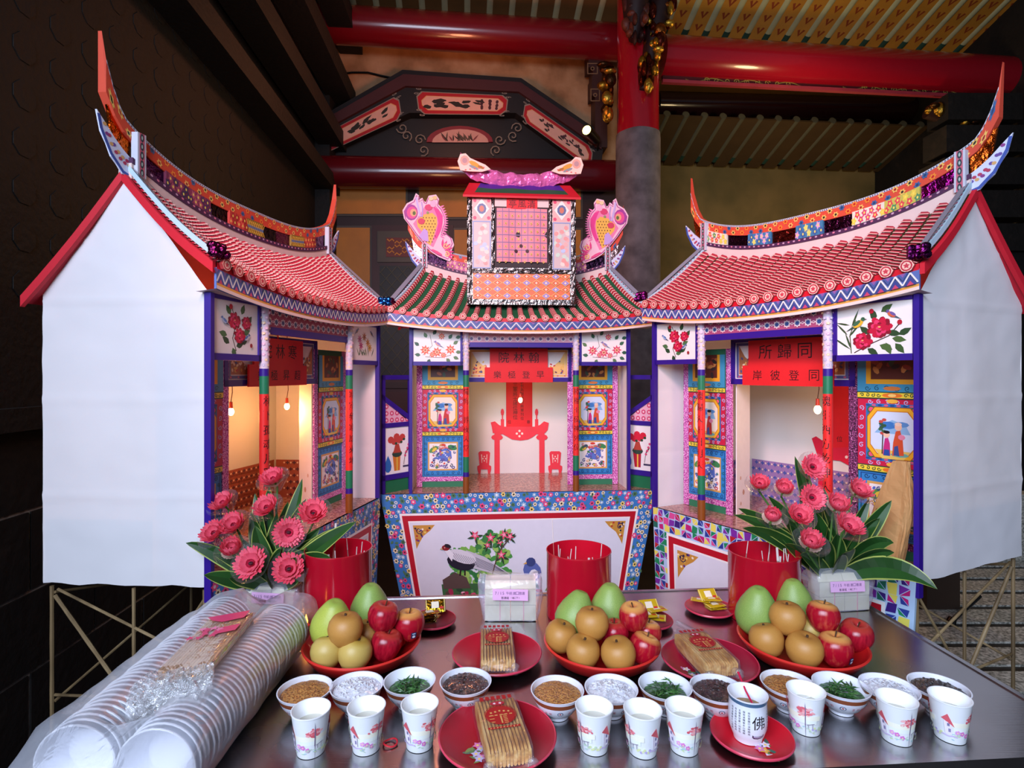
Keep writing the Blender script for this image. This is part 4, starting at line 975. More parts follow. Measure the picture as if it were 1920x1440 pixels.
    low = lambda x: zr((min(max(x, -1), 1) + 1) / 2)
    ztop = lambda x: 2.238 + .105 * abs(x) ** 3 + (6.6 * (abs(x) - 1) ** 2 if abs(x) > 1 else 0)
    zbot = lambda x: 2.190 + .105 * abs(x) ** 3 + (3.6 * (abs(x) - 1) ** 2 if abs(x) > 1 else 0)
    gap = cfg.get('gap', 0)
    def strip(name, f0, f1, xs, th, col, parent, mat='paper', cc=None):
        g = MB(col); vs = []
        for x in xs: vs += [h.pt(R(x), vr - th, f0(x)), h.pt(R(x), vr - th, f1(x)), h.pt(R(x), vr + th, f1(x)), h.pt(R(x), vr + th, f0(x))]
        n_ = len(xs) - 1
        g.add(vs, [(4 * j + i, 4 * j + (i + 1) % 4, 4 * j + 4 + (i + 1) % 4, 4 * j + 4 + i) for j in range(n_) for i in range(4)] + [(3, 2, 1, 0), (4 * n_, 4 * n_ + 1, 4 * n_ + 2, 4 * n_ + 3)], None, False)
        return g.build(name, M[mat], parent)
    full = [-1 + 2 * k / 24 for k in range(25)]
    strip('ridge_plaster', lambda x: low(x) - .02, lambda x: low(x) + .030, full, .022, '#e4ccc4', root)
    ms = strip('ridge_base', lambda x: low(x) + .030, lambda x: low(x) + .048, full, .026, '#4a2048', root)
    P = Paint(lambda a_, b_, c: h.pt(R(a_), vr - .026, low(a_) + .041 + b_) + h.n * c, .0005)
    for k in range(46): P.ell(-.97 + k * 1.94 / 45, 0, .010, .004, '#d87c94' if k % 2 else '#c8a0b8', 6)
    P.build('ridge_base_print', M['paper'], ms)
    pn = cfg['panels']; n_ = len(pn)
    for k, (c, kind) in enumerate(pn):
        xa, xb = -.94 + 1.88 * k / n_, -.94 + 1.88 * (k + 1) / n_
        dpt = .018 if kind != 'foil' else .008
        pl = strip('ridge_panel', lambda x: low(x) + .048, lambda x: zbot(x) + .004, [lerp(xa, xb, i / 4) for i in range(5)], dpt, c, root, 'foil' if kind == 'foil' else 'paper')
        if kind != 'foil':
            P = Paint(lambda a_, b_, c_: h.pt(R(a_), vr - dpt, lerp(low(a_) + .05, zbot(a_), b_)) + h.n * c_, .0005)
            for j in range(9):
                a_ = lerp(xa, xb, (j + .5) / 9); b_ = .3 + .45 * (j % 2)
                if kind == 'lattice':
                    P.stroke([(a_ - .02, 0.02), (a_ + .02, .98)], .006, '#f0c448'); P.stroke([(a_ + .02, 0.02), (a_ - .02, .98)], .006, '#f0c448'); P.ell(a_, .5, .007, .16, '#5c84b8', 6)
                else:
                    cc_ = random.choice(kind); P.poly([(a_ + (.020 if q % 2 == 0 else .012) * math.cos(math.pi * q / 5 + j), b_ + (.36 if q % 2 == 0 else .2) * math.sin(math.pi * q / 5 + j)) for q in range(10)], cc_); P.ell(a_, b_, .006, .11, '#f4e060', 6)
            P.build('panel_print', M['paper'], pl)
    # sweeping red ridge beam with swallow tails
    tail = 1.13
    xs = [-tail + 2 * tail * k / 44 for k in range(45)]
    g = MB('#d84a30'); vs = []
    for x in xs: vs += [h.pt(R(x), vr - .013, zbot(x)), h.pt(R(x), vr - .013, ztop(x)), h.pt(R(x), vr + .013, ztop(x)), h.pt(R(x), vr + .013, zbot(x))]
    m_ = len(xs) - 1; fs = [(4 * j + i, 4 * j + (i + 1) % 4, 4 * j + 4 + (i + 1) % 4, 4 * j + 4 + i) for j in range(m_) for i in range(4)]
    g.add(vs, fs, None, False)
    for sgn, o in ((-1, 0), (1, 4 * m_)):
        if cfg.get('tips', True): q = h.pt(R(sgn * (tail + .012)), vr, ztop(sgn * (tail + .035))); g.add(vs[o:o + 4] + [q - h.ev * .006, q + h.ev * .006], [(0, 1, 4), (2, 3, 5), (1, 2, 5, 4), (3, 0, 4, 5)], None, False)
        else: g.add(vs[o:o + 4], [(0, 1, 2, 3)], None, False)
    rbm = g.build('ridge_beam', M['paper'], root)
    P = Paint(lambda a_, b_, c: h.pt(R(a_), vr - .013, lerp(zbot(a_), ztop(a_), b_)) + h.n * c, .0006, .00002)
    nf = cfg['nfl']
    for k in range(nf):
        x = -1.125 + 2.25 * (k + .5) / nf; rr = .021 * 1.2 / (r1 - r0); c, m2 = random.choice(REDPAL)
        b_ = .28 + .44 * (k % 2)
        P.poly([(x + rr * (1 if i % 2 == 0 else .62) * math.cos(math.pi * i / 6), b_ + .28 * (1 if i % 2 == 0 else .62) * math.sin(math.pi * i / 6)) for i in range(12)], c); P.poly([(x + rr * .4 * math.cos(math.pi * i / 3), b_ + .12 * math.sin(math.pi * i / 3)) for i in range(6)], m2)
        P.ring(x + 1.1 / nf, .72 - .44 * (k % 2), .008, .014, '#f4b878', 8) if False else None
    P.build('beam_print', M['gloss'], rbm)
    P = Paint(lambda a_, b_, c: h.pt(R(a_), vr - .013, ztop(a_) + b_) + h.n * c, .0012); xs2 = [-tail + 2 * tail * k / 60 for k in range(61)]
    for i in range(60):
        P.c0 = .0012; P.poly([(xs2[i], -.007), (xs2[i + 1], -.007), (xs2[i + 1], .001), (xs2[i], .001)], '#c8ccd8')
    for i in range(150):
        x = lerp(-tail, tail, (i + .5) / 150); P.c0 = .0016; P.poly([(x - .0035, -.0055), (x + .0035, -.0055), (x + .0035, -.001), (x - .0035, -.001)], '#2c3048')
    P.build('beam_edging', M['paper'], rbm)
    for sgn in (-1, 1):
        x = sgn * .985; dx = lambda d: R(x) + sgn * d
        # patterned end post
        g = MB('#c8ccd8'); zz0, zz1 = low(x) - .005, ztop(x) - .02
        g.box(min(dx(0), dx(-.032)), max(dx(0), dx(-.032)), vr - .034, vr - .012, zz0, zz1, lambda u, v, z: h.pt(u, v, z)); ep = g.build('ridge_post', M['paper'], root)
        P = Paint(lambda a_, b_, c: h.pt(dx(-.032 * a_), vr - .034, b_) + h.n * c, .0005); P.rect(.2, zz0, .8, zz1, '#c86478')
        for j in range(5): P.ell(.5, lerp(zz0, zz1, (j + .5) / 5), .22, .014, '#2c3c44', 8); P.ell(.5, lerp(zz0, zz1, (j + .5) / 5), .1, .007, '#a8c0b8', 6)
        P.build('post_print', M['paper'], ep)
        # foil web and lower printed tail
        zA = low(x) + .02; tl = cfg['tail']
        g = MB(cfg['web']); p = [(0.0, zA), (.055 * tl, zA + .05), (.075 * tl, zA + .17), (.06 * tl, zbot(sgn * 1.1)), (0.0, zbot(x))]
        g.prism([h.pt(dx(a_), vr - .004, b_) for a_, b_ in p], h.ev * .008); g.build('tail_foil', M['foil'], root)
        p = [(0.0, zA - .035), (.03 * tl, zA - .028), (.05 * tl, zA - .005), (.07 * tl, zA + .012), (.085 * tl, zA + .045), (.104 * tl, zA + .075), (.118 * tl, zA + .135), (.095 * tl, zA + .112), (.06 * tl, zA + .075), (.03 * tl, zA + .05), (0.0, zA + .03)]
        g = MB('#d8dcf0'); g.prism([h.pt(dx(a_), vr - .012, b_) for a_, b_ in p], h.ev * .006); lt = g.build('lower_tail', M['paper'], root)
        P = Paint(lambda a_, b_, c: h.pt(dx(a_ * tl), vr - .012, zA + b_) + h.n * c, .0005)
        P.stroke([(.004, -.028), (.03, -.021), (.052, .002), (.07, .02), (.086, .05), (.104, .085), (.113, .125)], .010, '#3c54a4')
        for j in range(12): f = j / 11; P.ell(.008 + .085 * f, .005 + .085 * f * f + .012 * (j % 2), .007, .006, random.choice(['#b83c5c', '#8c3c84', '#d8a868', '#b83c5c', '#6c4c9c']), 7)
        P.build('tail_print', M['paper'], lt)
    return root, rp


# ------- left house (beside the dark stone wall)
hl = House((-.956, 1.75), (-.715, 2.95), (-.554, .035), 1.224, .555)
left, rpl = house('paper_house', 'tall white-gabled paper house beside the dark stone wall, 寒林院 on its red sign', hl, dict(
    seed=11, cols=(.268, .905), inset=.06, skirt='floral', pics=('peony', 'spray'), lintel=('#a83c58', '#3c4c74'), couplets=('林下孤魂月照明', '寒室參寒原來地'), shift=.004, turn=True,
    door=(0, 0), foil=('#d83c94', '#d83c94'), sign=('院林寒', '樂極昇超'), dado=('#a85a48', '#5a3444'), leaf=((.905, .18), (.955, .27)), ov=.045, ridge=(0.0, 1.224), eave=(-.03, 1.25), ze=1.838,
    roofc='#3a3a1c', tiles=22, stripes=24, chev=.35, twidth=.94, facets=2, tcol=('#b81c34', '#f0b8ac'), rosette='#6c1c48', zig=36, nfl=46, tail=1.0, web='#d85a14',
    panels=[('#4a1c5c', 'foil'), ('#7c3050', ('#a84c64', '#3c3054')), ('#8c3454', ('#b85c6c', '#54305c')), ('#1c1216', 'foil'), ('#c83c30', ('#e8604c', '#a82c28')), ('#8c6c24', 'lattice'), ('#1c1216', 'foil'), ('#5c2048', 'foil'), ('#8c6c24', 'lattice'), ('#b83c2c', ('#e8604c', '#a82c28')), ('#5c2c54', 'foil')]))
# ------- right house
hr = House((.709, 2.75), (1.308, 1.785), (.906, .423), 1.136, .64)
right, rpr = house('paper_house', 'tall white-gabled paper house with a mosaic-print skirt, 同歸所 on its red sign', hr, dict(
    seed=12, cols=(.285, .85), inset=.03, skirt='mosaic', pics=('peony', 'peony_birds'), lintel=('#a84c74', '#2c4c84'), couplets=('魂歸天上日月天', '魂生西方乾坤大'), shift=-.003, turn=True,
    door=(1, 0), foil=('#d84ca0', '#6c1c4c'), sign=('所歸同', '岸彼登同'), dado=('#9c7cb0', '#4c5ca8'), leaf=((.30, .19), (.255, .33)), leaf_flip=True, db=.295, ov=.05, ridge=(0.0, 1.136), eave=(-.03, 1.165), ze=1.838,
    roofc='#3c3c1a', tiles=20, stripes=20, chev=.55, twidth=.80, facets=2, tcol=('#b02034', '#e8a498'), rosette='#5c1850', zig=28, nfl=52, tail=1.0, web='#c8581c',
    panels=[('#e8e0c8', ('#e03c4c', '#f0d048', '#4c8c5c')), ('#3c1c34', 'foil'), ('#3c7ca4', ('#d8a0c8', '#f0d870', '#3c5c94')), ('#7c2c24', 'foil'), ('#3c7ca4', ('#d8a0c8', '#f0d870', '#3c5c94')), ('#4a1c3c', 'foil'), ('#e8e0c8', ('#e03c4c', '#f0d048', '#d83c6c')), ('#c8bc50', ('#e03c4c', '#f0d048', '#4c8c5c')), ('#8c1c74', 'foil')]))
# ------- the pavilion in the middle
hc = House((-.555, 3.045), (.66, 3.143), (-.08, .997), 1.219, .58)
centre, rpc = house('paper_house', 'paper pavilion with green striped roof and tower, 翰林院 on its red sign', hc, dict(
    seed=13, cols=(.302, .917), inset=.13, skirt='floral', picture=True, rear=1.86, span=(-.165, 1.375), pics=('orange', 'pinkspray'), lintel=('#d89cac', '#6c5480'), couplets=('懺悔三界夜天堂', '將相王侯神列位'),
    door=(1, 0), foil=('#e85cc0', '#e85cc0'), sign=('院林翰', '樂極登早'), orange=True, ov=.09, ridge=(.03, 1.19), eave=(-.13, 1.335), ze=1.838,
    roofc='#1c5c38', tiles=23, stripes=20, chev=0, twidth=.52, facets=3, tcol=('#b82838', '#f4ccbc'), rosette='#2c6cb8', zig=24, nfl=40, tail=.85, web='#d8b0b0',
    panels=[('#2c1c30', 'foil'), ('#c86c90', ('#e8a0b8', '#a84c74')), ('#c86c90', ('#e8a0b8', '#a84c74')), ('#3c2c54', 'foil'), ('#c86c90', ('#e8a0b8', '#a84c74')), ('#3c2c54', 'foil'), ('#c86c90', ('#e8a0b8', '#a84c74')), ('#c86c90', ('#e8a0b8', '#a84c74')), ('#2c1c30', 'foil')]))
# side screens of the pavilion
for sgn in (-1, 1):
    a = hc.pt(-.16 if sgn < 0 else 1.37, .005, 0); b = hc.pt(-.02 if sgn < 0 else 1.235, .14, 0); d = b - a; nn = d.cross(UP).normalized(); nn = nn if nn.dot(hc.n) > 0 else -nn
    fn = lambda x, z, c: a + d * x + UP * z + nn * c
    g = MB(PUR); bar = lambda x0, x1, z0, z1: g.hexa([fn(x, z, c) for z in (z0, z1) for x, c in ((x0, 0), (x1, 0), (x1, .012), (x0, .012))])
    bar(0, .09, ZP - .02, 1.535); bar(.92, 1.0, ZP, 1.535); bar(0, 1, 1.51, 1.535); bar(0, 1, 1.245, 1.27); bar(0, 1, .955, .985)
    zA, zB = (1.40, 1.27) if sgn < 0 else (1.40, 1.27)
    g.hexa([fn(0, zA - .0, 0), fn(1, zB, 0), fn(1, zB, .012), fn(0, zA, .012), fn(0, zA + .03, 0), fn(1, zB + .03, 0), fn(1, zB + .03, .012), fn(0, zA + .03, .012)])
    sc = g.build('side_screen', M['gloss'], centre)
    P = Paint(fn, .003, .0001); P.poly([(.05, 1.265), (.97, 1.265), (.05, 1.40)], '#f0b8c8')
    for i in range(5):
        for j in range(3):
            if i * .2 + j * .42 < .85: P.ring(.16 + i * .18, 1.285 + j * .038, .0, .0, '#d84c78') if False else P.ell(.16 + i * .18, 1.285 + j * .038, .07, .014, '#d83c6c', 8); P.ell(.16 + i * .18, 1.285 + j * .038, .035, .007, '#f8d0d8', 6)
    P.rect(.05, ZP, .95, .96, '#1c7048'); P.rect(.05, .985, .97, 1.245, '#f4f0ec')
    fx = (lambda x: x) if sgn < 0 else (lambda x: 1.05 - x)
    c1_ = '#c8443c' if sgn < 0 else '#d8203c'
    P.poly([(fx(.42), 1.0), (fx(.62), 1.0), (fx(.64), 1.09), (fx(.36), 1.09)], '#d87c2c' if sgn < 0 else '#b81c34'); P.rect(fx(.5), 1.0, fx(.54), 1.09, '#e8c848'); P.ell(fx(.52), 1.095, .18, .02, '#2c4438', 10); P.poly([(fx(.38), 1.10), (fx(.66), 1.10), (fx(.58), 1.15), (fx(.46), 1.15)], '#b84434')
    for (x, z) in ((.3, 1.175), (.5, 1.19), (.7, 1.185), (.42, 1.165), (.6, 1.17)): P.star(fx(x), z, .09, .14, 5, c1_, z * 9) if False else P.ell(fx(x), z, .11, .02, c1_, 8); P.ell(fx(x + .06), z - .012, .05, .008, '#2c4c34', 6)
    P.ell(fx(.2), 1.03, .12, .035, '#2c6cb4', 9); P.poly([(fx(.1), 1.05), (fx(.3), 1.05), (fx(.2), 1.09)], '#2c6cb4'); P.stroke([(fx(.75), 1.03), (fx(.8), 1.09), (fx(.92), 1.12)], .012, '#4a2c20'); P.rect(fx(.72), 1.015, fx(.95), 1.025, '#3c3454')
    for k in range(4): P.ell(fx(.8 + .04 * k), 1.08 + .02 * k, .04, .008, '#d84c78', 6)
    P.build('screen_print', M['gloss'], sc)
# desk, tablet and chairs cut from red paper on the pavilion's back wall
p0 = hc.pt(0, hc.W - .004, 0); PB = lambda x, y, c: on_plane(x, y, p0 + hc.n * c, hc.n)
P = Paint(PB, .002); RR = '#e8384a'
P.rect(949, 600, 998, 800, '#e01424')
P.poly([(922, 800), (920, 792), (928, 790), (936, 797), (944, 800), (1002, 800), (1012, 797), (1020, 790), (1029, 793), (1027, 806), (1022, 812), (924, 812)], RR)
P.poly([(924, 810), (1022, 810), (1014, 816), (1006, 814), (998, 820), (990, 824), (976, 826), (960, 824), (950, 818), (942, 814), (934, 816)], RR)
for s in (0, 1):
    x = 932 if s == 0 else 1016; P.rect(x - 5, 812, x + 5, 888, RR); P.ell(x, 820, 11, 6, RR); P.rect(x + (7 if s == 0 else -13), 786, x + (13 if s == 0 else -7), 800, RR)
    xc = x + (10 if s == 0 else -10); P.stroke([(xc, 787), (xc, 778)], 2.2, RR); P.ell(xc, 773, 3.2, 7, RR, 8)
for (x, y) in ((974, 808), (969, 813), (979, 813), (974, 818)): P.ell(x, y, 2.2, 2.2, '#f8e0d8', 8)
for x in (908, 1041):
    P.poly([(x - 11, 849), (x - 8, 846), (x + 8, 846), (x + 11, 849), (x + 9, 872), (x + 13, 874), (x + 13, 880), (x + 11, 888), (x + 7, 888), (x + 6, 880), (x - 6, 880), (x - 7, 888), (x - 11, 888), (x - 13, 880), (x - 13, 874), (x - 9, 872)], RR)
    P.poly([(x - 6, 852), (x + 6, 852), (x + 5, 868), (x - 5, 868)], '#f4c8c0'); P.rect(x - 4, 852, x + 4, 868, RR)
    for (a, b) in ((0, 856), (-2.4, 860), (2.4, 860), (0, 864)): P.ell(x + a, b, 1.4, 1.4, '#f8e0d8', 6)
PT = Paint(lambda a, b, c: PB(a, -b, c), .0035, .00003)
PT.text(966, -722, 8.5, '三軍將士諸位神位', '#3c0408', 0, -8.6); PT.text(979, -716, 6, '歷代先賢忠烈將軍列位', '#3c0408', 0, -7.6); PT.text(955, -791, 6.5, '位', '#3c0408'); PT.text(991, -791, 6.5, '香', '#3c0408')
ob = P.build('altar_cutout', M['paper'], centre); PT.build('tablet_lettering', M['paper'], ob)
# desk cut-out of the right house
p0r = hr.pt(0, hr.W - .006, 0); PR_ = lambda x, y, c: on_plane(x, y, p0r + hr.n * c, hr.n)
P = Paint(PR_, .002); P.rect(1556, 600, 1606, 845, '#e00c24')
P.poly([(1522, 822), (1530, 818), (1542, 826), (1552, 840), (1606, 838), (1620, 838), (1622, 872), (1606, 876), (1590, 872), (1575, 864), (1556, 862), (1545, 866), (1534, 860), (1530, 846)], '#d8103c'); P.rect(1534, 858, 1545, 940, '#d8103c'); P.rect(1608, 860, 1622, 940, '#d8103c')
for (x, y) in ((1594, 851), (1587, 857), (1601, 857), (1594, 864)): P.ell(x, y, 3, 3, '#f4d8d8', 8)
ob = P.build('altar_cutout', M['paper'], right)
PT = Paint(lambda a, b, c: PR_(a, -b, c), .0035, .00003); PT.text(1597, -730, 12, '本門中歷代先靈', '#3c0408', 0, -14.5); PT.text(1574, -823, 11, '位', '#3c0408'); PT.build('tablet_lettering', M['paper'], ob)
# ---------------- tower on the pavilion roof
TV = -.02
tw = lambda u, v, z: hc.pt(u, TV + v, z)
um = .6095; hw = .302; zb, zt = 1.925, 2.515
g = MB('#8c8884'); g.box(um - hw, um + hw, 0, .16, zb, zt, tw); tower = g.build('tower_body', M['foil'], centre)
TF = lambda a, b, c: tw(um + a, 0, b) + hc.n * c
P = Paint(TF, .001, .00005); P.rect(-.27, 1.955, .27, 2.10, '#e8784c')
for i in range(10):
    for j in range(4):
        x = -.243 + i * .054; z = 1.962 + j * .036 + .0; col_ = '#9c84c8' if (i + j) % 2 else '#d8603c'
        if z + .018 < 2.105: P.poly([(x - .027, z + .012), (x, z - .006 + .0), (x + .027, z + .012), (x, z + .030)], '#f0c46c'); P.poly([(x - .022, z + .012), (x, z - .003), (x + .022, z + .012), (x, z + .027)], col_); P.star(x, z + .012, .004, .009, 4, '#f4e0c0')
for sx in (-1, 1):
    c = sx * .222; P.rect(c - .052, 2.12, c + .052, 2.385, '#d0bcb8'); P.rect(c - .052, 2.385, c + .052, zt - .01, '#f0b0a8')
    for k in range(26): P.ell(c + random.uniform(-.035, .035), random.uniform(2.15, 2.36), .014, .012, random.choice(['#f0b0a8', '#c8dcc8', '#b8c8e4', '#f4d8c8', '#e89c94']), 7, random.random() * 3)
    P.frame(c - .05, 2.122, c + .05, 2.383, .006, '#8ca0c8'); P.poly([(c - .042, 2.45), (c, 2.395), (c + .042, 2.45), (c, 2.505)], '#f4e8dc'); P.ell(c, 2.45, .026, .03, '#5c6c94', 9); P.ell(c, 2.45, .014, .018, '#c8745c', 7)
    for (dx_, dz) in ((-.038, 2.40), (.038, 2.40), (-.038, 2.495), (.038, 2.495)): P.ell(c + dx_, dz, .01, None, '#d8486c', 6)
P.build('tower_print', M['gloss'], tower)
for (x0, x1, z0, z1) in ((-.302, -.276, 1.93, zt), (.276, .302, 1.93, zt), (-.168, -.150, 2.10, zt), (.150, .168, 2.10, zt), (-.28, .28, 2.098, 2.122)):
    g = MB('#847c78'); g.grid(lambda i, j: TF(lerp(x0, x1, i), lerp(z0, z1, j), .003 + .006 * random.random() + .004 * math.sin(i * 3.1)), 3 if x1 - x0 < .1 else 24, 24 if z1 - z0 > .1 else 3, smooth=False); g.build('foil_edging', M['foil'], tower)
g = MB('#241014'); g.hexa([TF(x, z, c) for z in (2.13, 2.47) for x, c in ((-.15, .0005), (.15, .0005), (.15, .003), (-.15, .003))]); g.build('window_recess', M['paper'], tower)
g = MB('#e08c94'); CF = lambda i, j: (lerp(-.14, .14, i), lerp(2.16, 2.455, j), .010 + .005 * math.sin(i * 11) * (1 - j * .5) + .004 * math.sin(j * 9))
g.grid(lambda i, j: TF(*CF(i, j)), 18, 14); cu = g.build('window_curtain', M['paper'], tower)
P = Paint(lambda a, b, c: TF(CF(a, b)[0], CF(a, b)[1], CF(a, b)[2] + c), .0008)
for i in range(8): P.rect(.0 + i / 8 + .11, 0, .013 + i / 8 + .11, 1, '#8c7098', 1, 14) if i < 7 else None
for j in range(7): P.rect(0, .07 + j / 7, 1, .085 + j / 7, '#8c7098', 18, 1)
for i in range(8):
    for j in range(7): P.ell(i / 8 + .055, j / 7, .02, .024, '#f0c068', 6); P.ell(i / 8 + .055, j / 7, .009, .011, '#4a2c34', 5)
for (x, y) in ((.48, .30), (.38, .2), (.60, .2)): P.ell(x, y, .035, .032, '#3c0c18', 8)
P.build('curtain_print', M['paper'], cu)
g = MB('#e8c8c0'); g.hexa([TF(x, z, c) for z in (2.465, 2.51) for x, c in ((-.15, .002), (.15, .002), (.15, .006), (-.15, .006))]); g.build('name_rail', M['paper'], tower)
g = MB('#dc1c24'); g.hexa([TF(x, z, c) for z in (2.452, 2.512) for x, c in ((-.085, .007), (.085, .007), (.085, .012), (-.085, .012))]); sg = g.build('name_plate', M['paper'], tower)
P = Paint(TF, .0125); P.text(-.052, 2.480, .044, '亭風清', '#3c0408', .052); P.build('name_lettering', M['paper'], sg)
# tower roof
q = [(-.325, 2.505, .035), (.325, 2.505, .035), (.29, 2.615, -.10), (-.29, 2.615, -.10)]
g = MB('#cc1024'); g.prism([TF(*p) for p in q], (0, 0, .012)); tr = g.build('tower_roof', M['paper'], centre)
P = Paint(lambda a, b, c: TF(lerp(-.325, .325, a) * lerp(1, .892, b), lerp(2.517, 2.627, b), lerp(.035, -.10, b) + c), .001)
P.poly([(.09, .2), (.91, .2), (.89, 1), (.11, 1)], '#1c5434'); P.poly([(.10, .62), (.25, .52), (.42, .62), (.6, .5), (.75, .58), (.9, .5), (.89, 1), (.11, 1)], '#4a1c8c'); P.build('roof_print', M['paper'], tr)
g = MB('#f47cc0', smooth=False)
def fr(i, j):
    x = lerp(-1, 1, i); z = 2.622 + .05 * x * x + .045 * abs(x) ** 5; return TF(x * .34, z + .078 * (j - .25) * (1 + .3 * x * x) + .004 * random.uniform(-1, 1), -.085 + .012 * math.sin(i * 40 + j * 3) + .02 * math.sin(j * 3.1))
g.grid(fr, 36, 5, smooth=False); g.build('foil_ridge', M['pinkfoil'], tr)
for sx in (-1, 1):
    pts = [(.34, .0), (.355, .05), (.34, .09), (.31, .095), (.285, .07), (.25, .055), (.2, .035), (.17, .01), (.22, -.005), (.29, -.005)]
    g = MB('#f0ccb8'); g.prism([TF(sx * a, 2.675 + b, -.045) for a, b in pts], hc.n * .006); cl = g.build('cloud_ornament', M['paper'], tr)
    P = Paint(lambda a, b, c: TF(sx * a, 2.675 + b, -.039 + c), .0006); P.ell(.315, .055, .026, .028, '#e8a08c', 9); P.ell(.315, .055, .015, .016, '#b88c8c', 8); P.ell(.26, .035, .035, .014, '#d8982c', 9, .5); P.ell(.225, .02, .02, .008, '#a86c1c', 8, .4); P.ell(.265, .018, .03, .008, '#8c8c90', 8, .4)
    for k in range(5): P.ell(.31 - .025 * k, .003 + .004 * k, .006, .004, '#d85c54', 6)
    P.build('cloud_print', M['paper'], cl)
# fish-dragon cut-outs on the pavilion ridge
for sx in (-1, 1):
    ox = hc.pt(.03 if sx < 0 else 1.19, hc.W / 2 - .03, 2.33)
    D3 = lambda a, b, c: ox + hc.eu * (-sx * (a - .03) * 1.08) + UP * b * 1.05 + hc.n * c
    out = [(-.03, .09), (-.06, .13), (-.068, .175), (-.045, .215), (-.01, .235), (.005, .275), (.022, .262), (.018, .235), (.04, .25), (.05, .23), (.06, .225), (.075, .262), (.115, .27), (.132, .245), (.128, .215), (.15, .19), (.168, .15), (.17, .11), (.155, .06), (.148, .035), (.175, .045), (.205, .02), (.215, -.015), (.20, -.05), (.205, -.085), (.19, -.11), (.13, -.085), (.085, -.055), (.04, -.005), (.0, .045)]
    g = MB('#f4c4d0'); g.prism([D3(a, b, 0) for a, b in out], hc.n * -.005); fd = g.build('fish_dragon', M['paper'], centre)
    P = Paint(D3, .0006, .00005)
    ol = [(lerp(.07, a, .93), lerp(.09, b, .93)) for a, b in out]; P.stroke(ol + [ol[0]], .005, '#b03c88')
    P.poly([(-.01, .10), (.03, .16), (.06, .21), (.12, .20), (.155, .15), (.15, .08), (.10, -.03), (.05, .0)], '#f080a8')
    P.poly([(.10, .20), (.13, .185), (.15, .15), (.152, .11), (.14, .06), (.12, .02), (.105, .02), (.12, .07), (.128, .11), (.12, .15)], '#e83c8c')
    for k in range(14): f = k / 13; P.leaf(.135 + .02 * math.sin(f * 3), .195 - .16 * f, .03, .011, .5 - 1.0 * f, '#f07cb0')
    P.poly([(.01, .12), (.05, .155), (.095, .165), (.12, .14), (.122, .10), (.105, .04), (.085, -.02), (.06, .0), (.045, .05), (.015, .085)], '#f0b84c')
    for i in range(6):
        for j in range(9):
            x, y = .03 + i * .016 + .008 * (j % 2), .0 + j * .017
            if .02 + .35 * max(0, .07 - y) < x < .115 - .3 * max(0, .05 - y) and x > .035: P.ell(x, y, .0032, .0045, '#6c4018', 5)
    P.poly([(.02, .03), (.05, .075), (.07, .06), (.075, .0), (.05, .005)], '#c8a0dc'); P.ell(-.02, .165, .036, .045, '#a83c94', 12); P.ell(-.016, .163, .028, .034, '#e84c8c', 12); P.ell(-.008, .163, .018, .022, '#f0a878', 10); P.ell(-.004, .16, .009, .012, '#5c6c2c', 8)
    P.ell(.035, .115, .02, .018, '#d83c5c', 9); P.stroke([(.03, .14), (.022, .18), (.012, .22), (.008, .25)], .011, '#c8b0dc'); P.stroke([(.04, .14), (.042, .19), (.036, .225)], .007, '#b89cd0')
    P.ell(.075, .195, .022, .018, '#d83c6c', 8); P.ell(.10, .215, .018, .02, '#f0b0c8', 8); P.ell(.088, .245, .014, .012, '#f0d0a0', 8); P.ell(.11, .25, .012, None, '#f0c080', 8); P.ell(.07, .165, .008, None, '#8c9c5c', 7)
    for k in range(7): P.leaf(.15 + .004 * k, -.03 - .006 * k, .05, .014, 1.5 - .38 * k, '#e83c84')
    P.spiral(.17, -.02, .018, .006, '#f4c878', 1.2, 0, sx); P.spiral(.175, -.07, .016, .006, '#f4c878', 1.2, 2, sx); P.ell(.12, -.06, .035, .008, '#e84c84', 8, -.5)
    P.build('dragon_print', M['paper'], fd)
# ---------------- bamboo legs under the houses
def poles(h, root, segs):
    for (a, b, r) in segs:
        g = MB('#9c8a64'); p, q = h.pt(*a), h.pt(*b); n_ = 5
        r *= .74; pts = [lerp(p, q, k / (2 * n_)) for k in range(2 * n_ + 1)]; g.tube(pts, [r * (1.12 if k % 2 == 0 else 1) for k in range(2 * n_ + 1)], 7); g.build('bamboo_pole', M['bamboo'], root)


ul = lambda L: [((0.01, .02, ZP), (0.01, .02, 0), .008), ((.01, hl.W - .01, ZP), (.01, hl.W - .01, 0), .008)]
for h, root, e in ((hl, left, 0.02), (hr, right, hr.L - .02)):
    W_, L_ = h.W, h.L; o_ = L_ - .02 if e < .5 else .02; md = (e + o_) / 2
    S = [((e, W_ - .01, ZP - .03), (e, W_ - .01, 0), .008), ((e, W_ * .48, ZP - .03), (e, W_ * .48, 0), .007), ((e, .03, ZP - .03), (e, .03, 0), .007), ((o_, W_ - .01, ZP - .03), (o_, W_ - .01, 0), .008), ((o_, .03, ZP - .03), (o_, .03, 0), .008), ((md, W_ - .01, ZP - .03), (md, W_ - .01, 0), .007),
         ((e, W_ - .02, ZP - .06), (e, W_ * .45, .45), .008), ((e, W_ - .02, ZP - .05), (o_, W_ - .02, .55), .006), ((e, W_ - .02, .48), (o_, W_ - .02, ZP - .06), .006), ((e, W_ - .02, .5), (e, .03, .5), .006), ((e, .03, ZP - .06), (e, W_ * .45, .5), .006), ((e, .03, .62), (e, W_ - .03, ZP - .04), .006)]
    poles(h, root, S)
g_ = [((-.02, .05, ZP - .03), (-.02, .05, 0), .009), ((1.24, .05, ZP - .03), (1.24, .05, 0), .009), ((-.02, .5, ZP - .03), (-.02, .5, 0), .009), ((1.24, .5, ZP - .03), (1.24, .5, 0), .009)]
poles(hc, centre, g_)
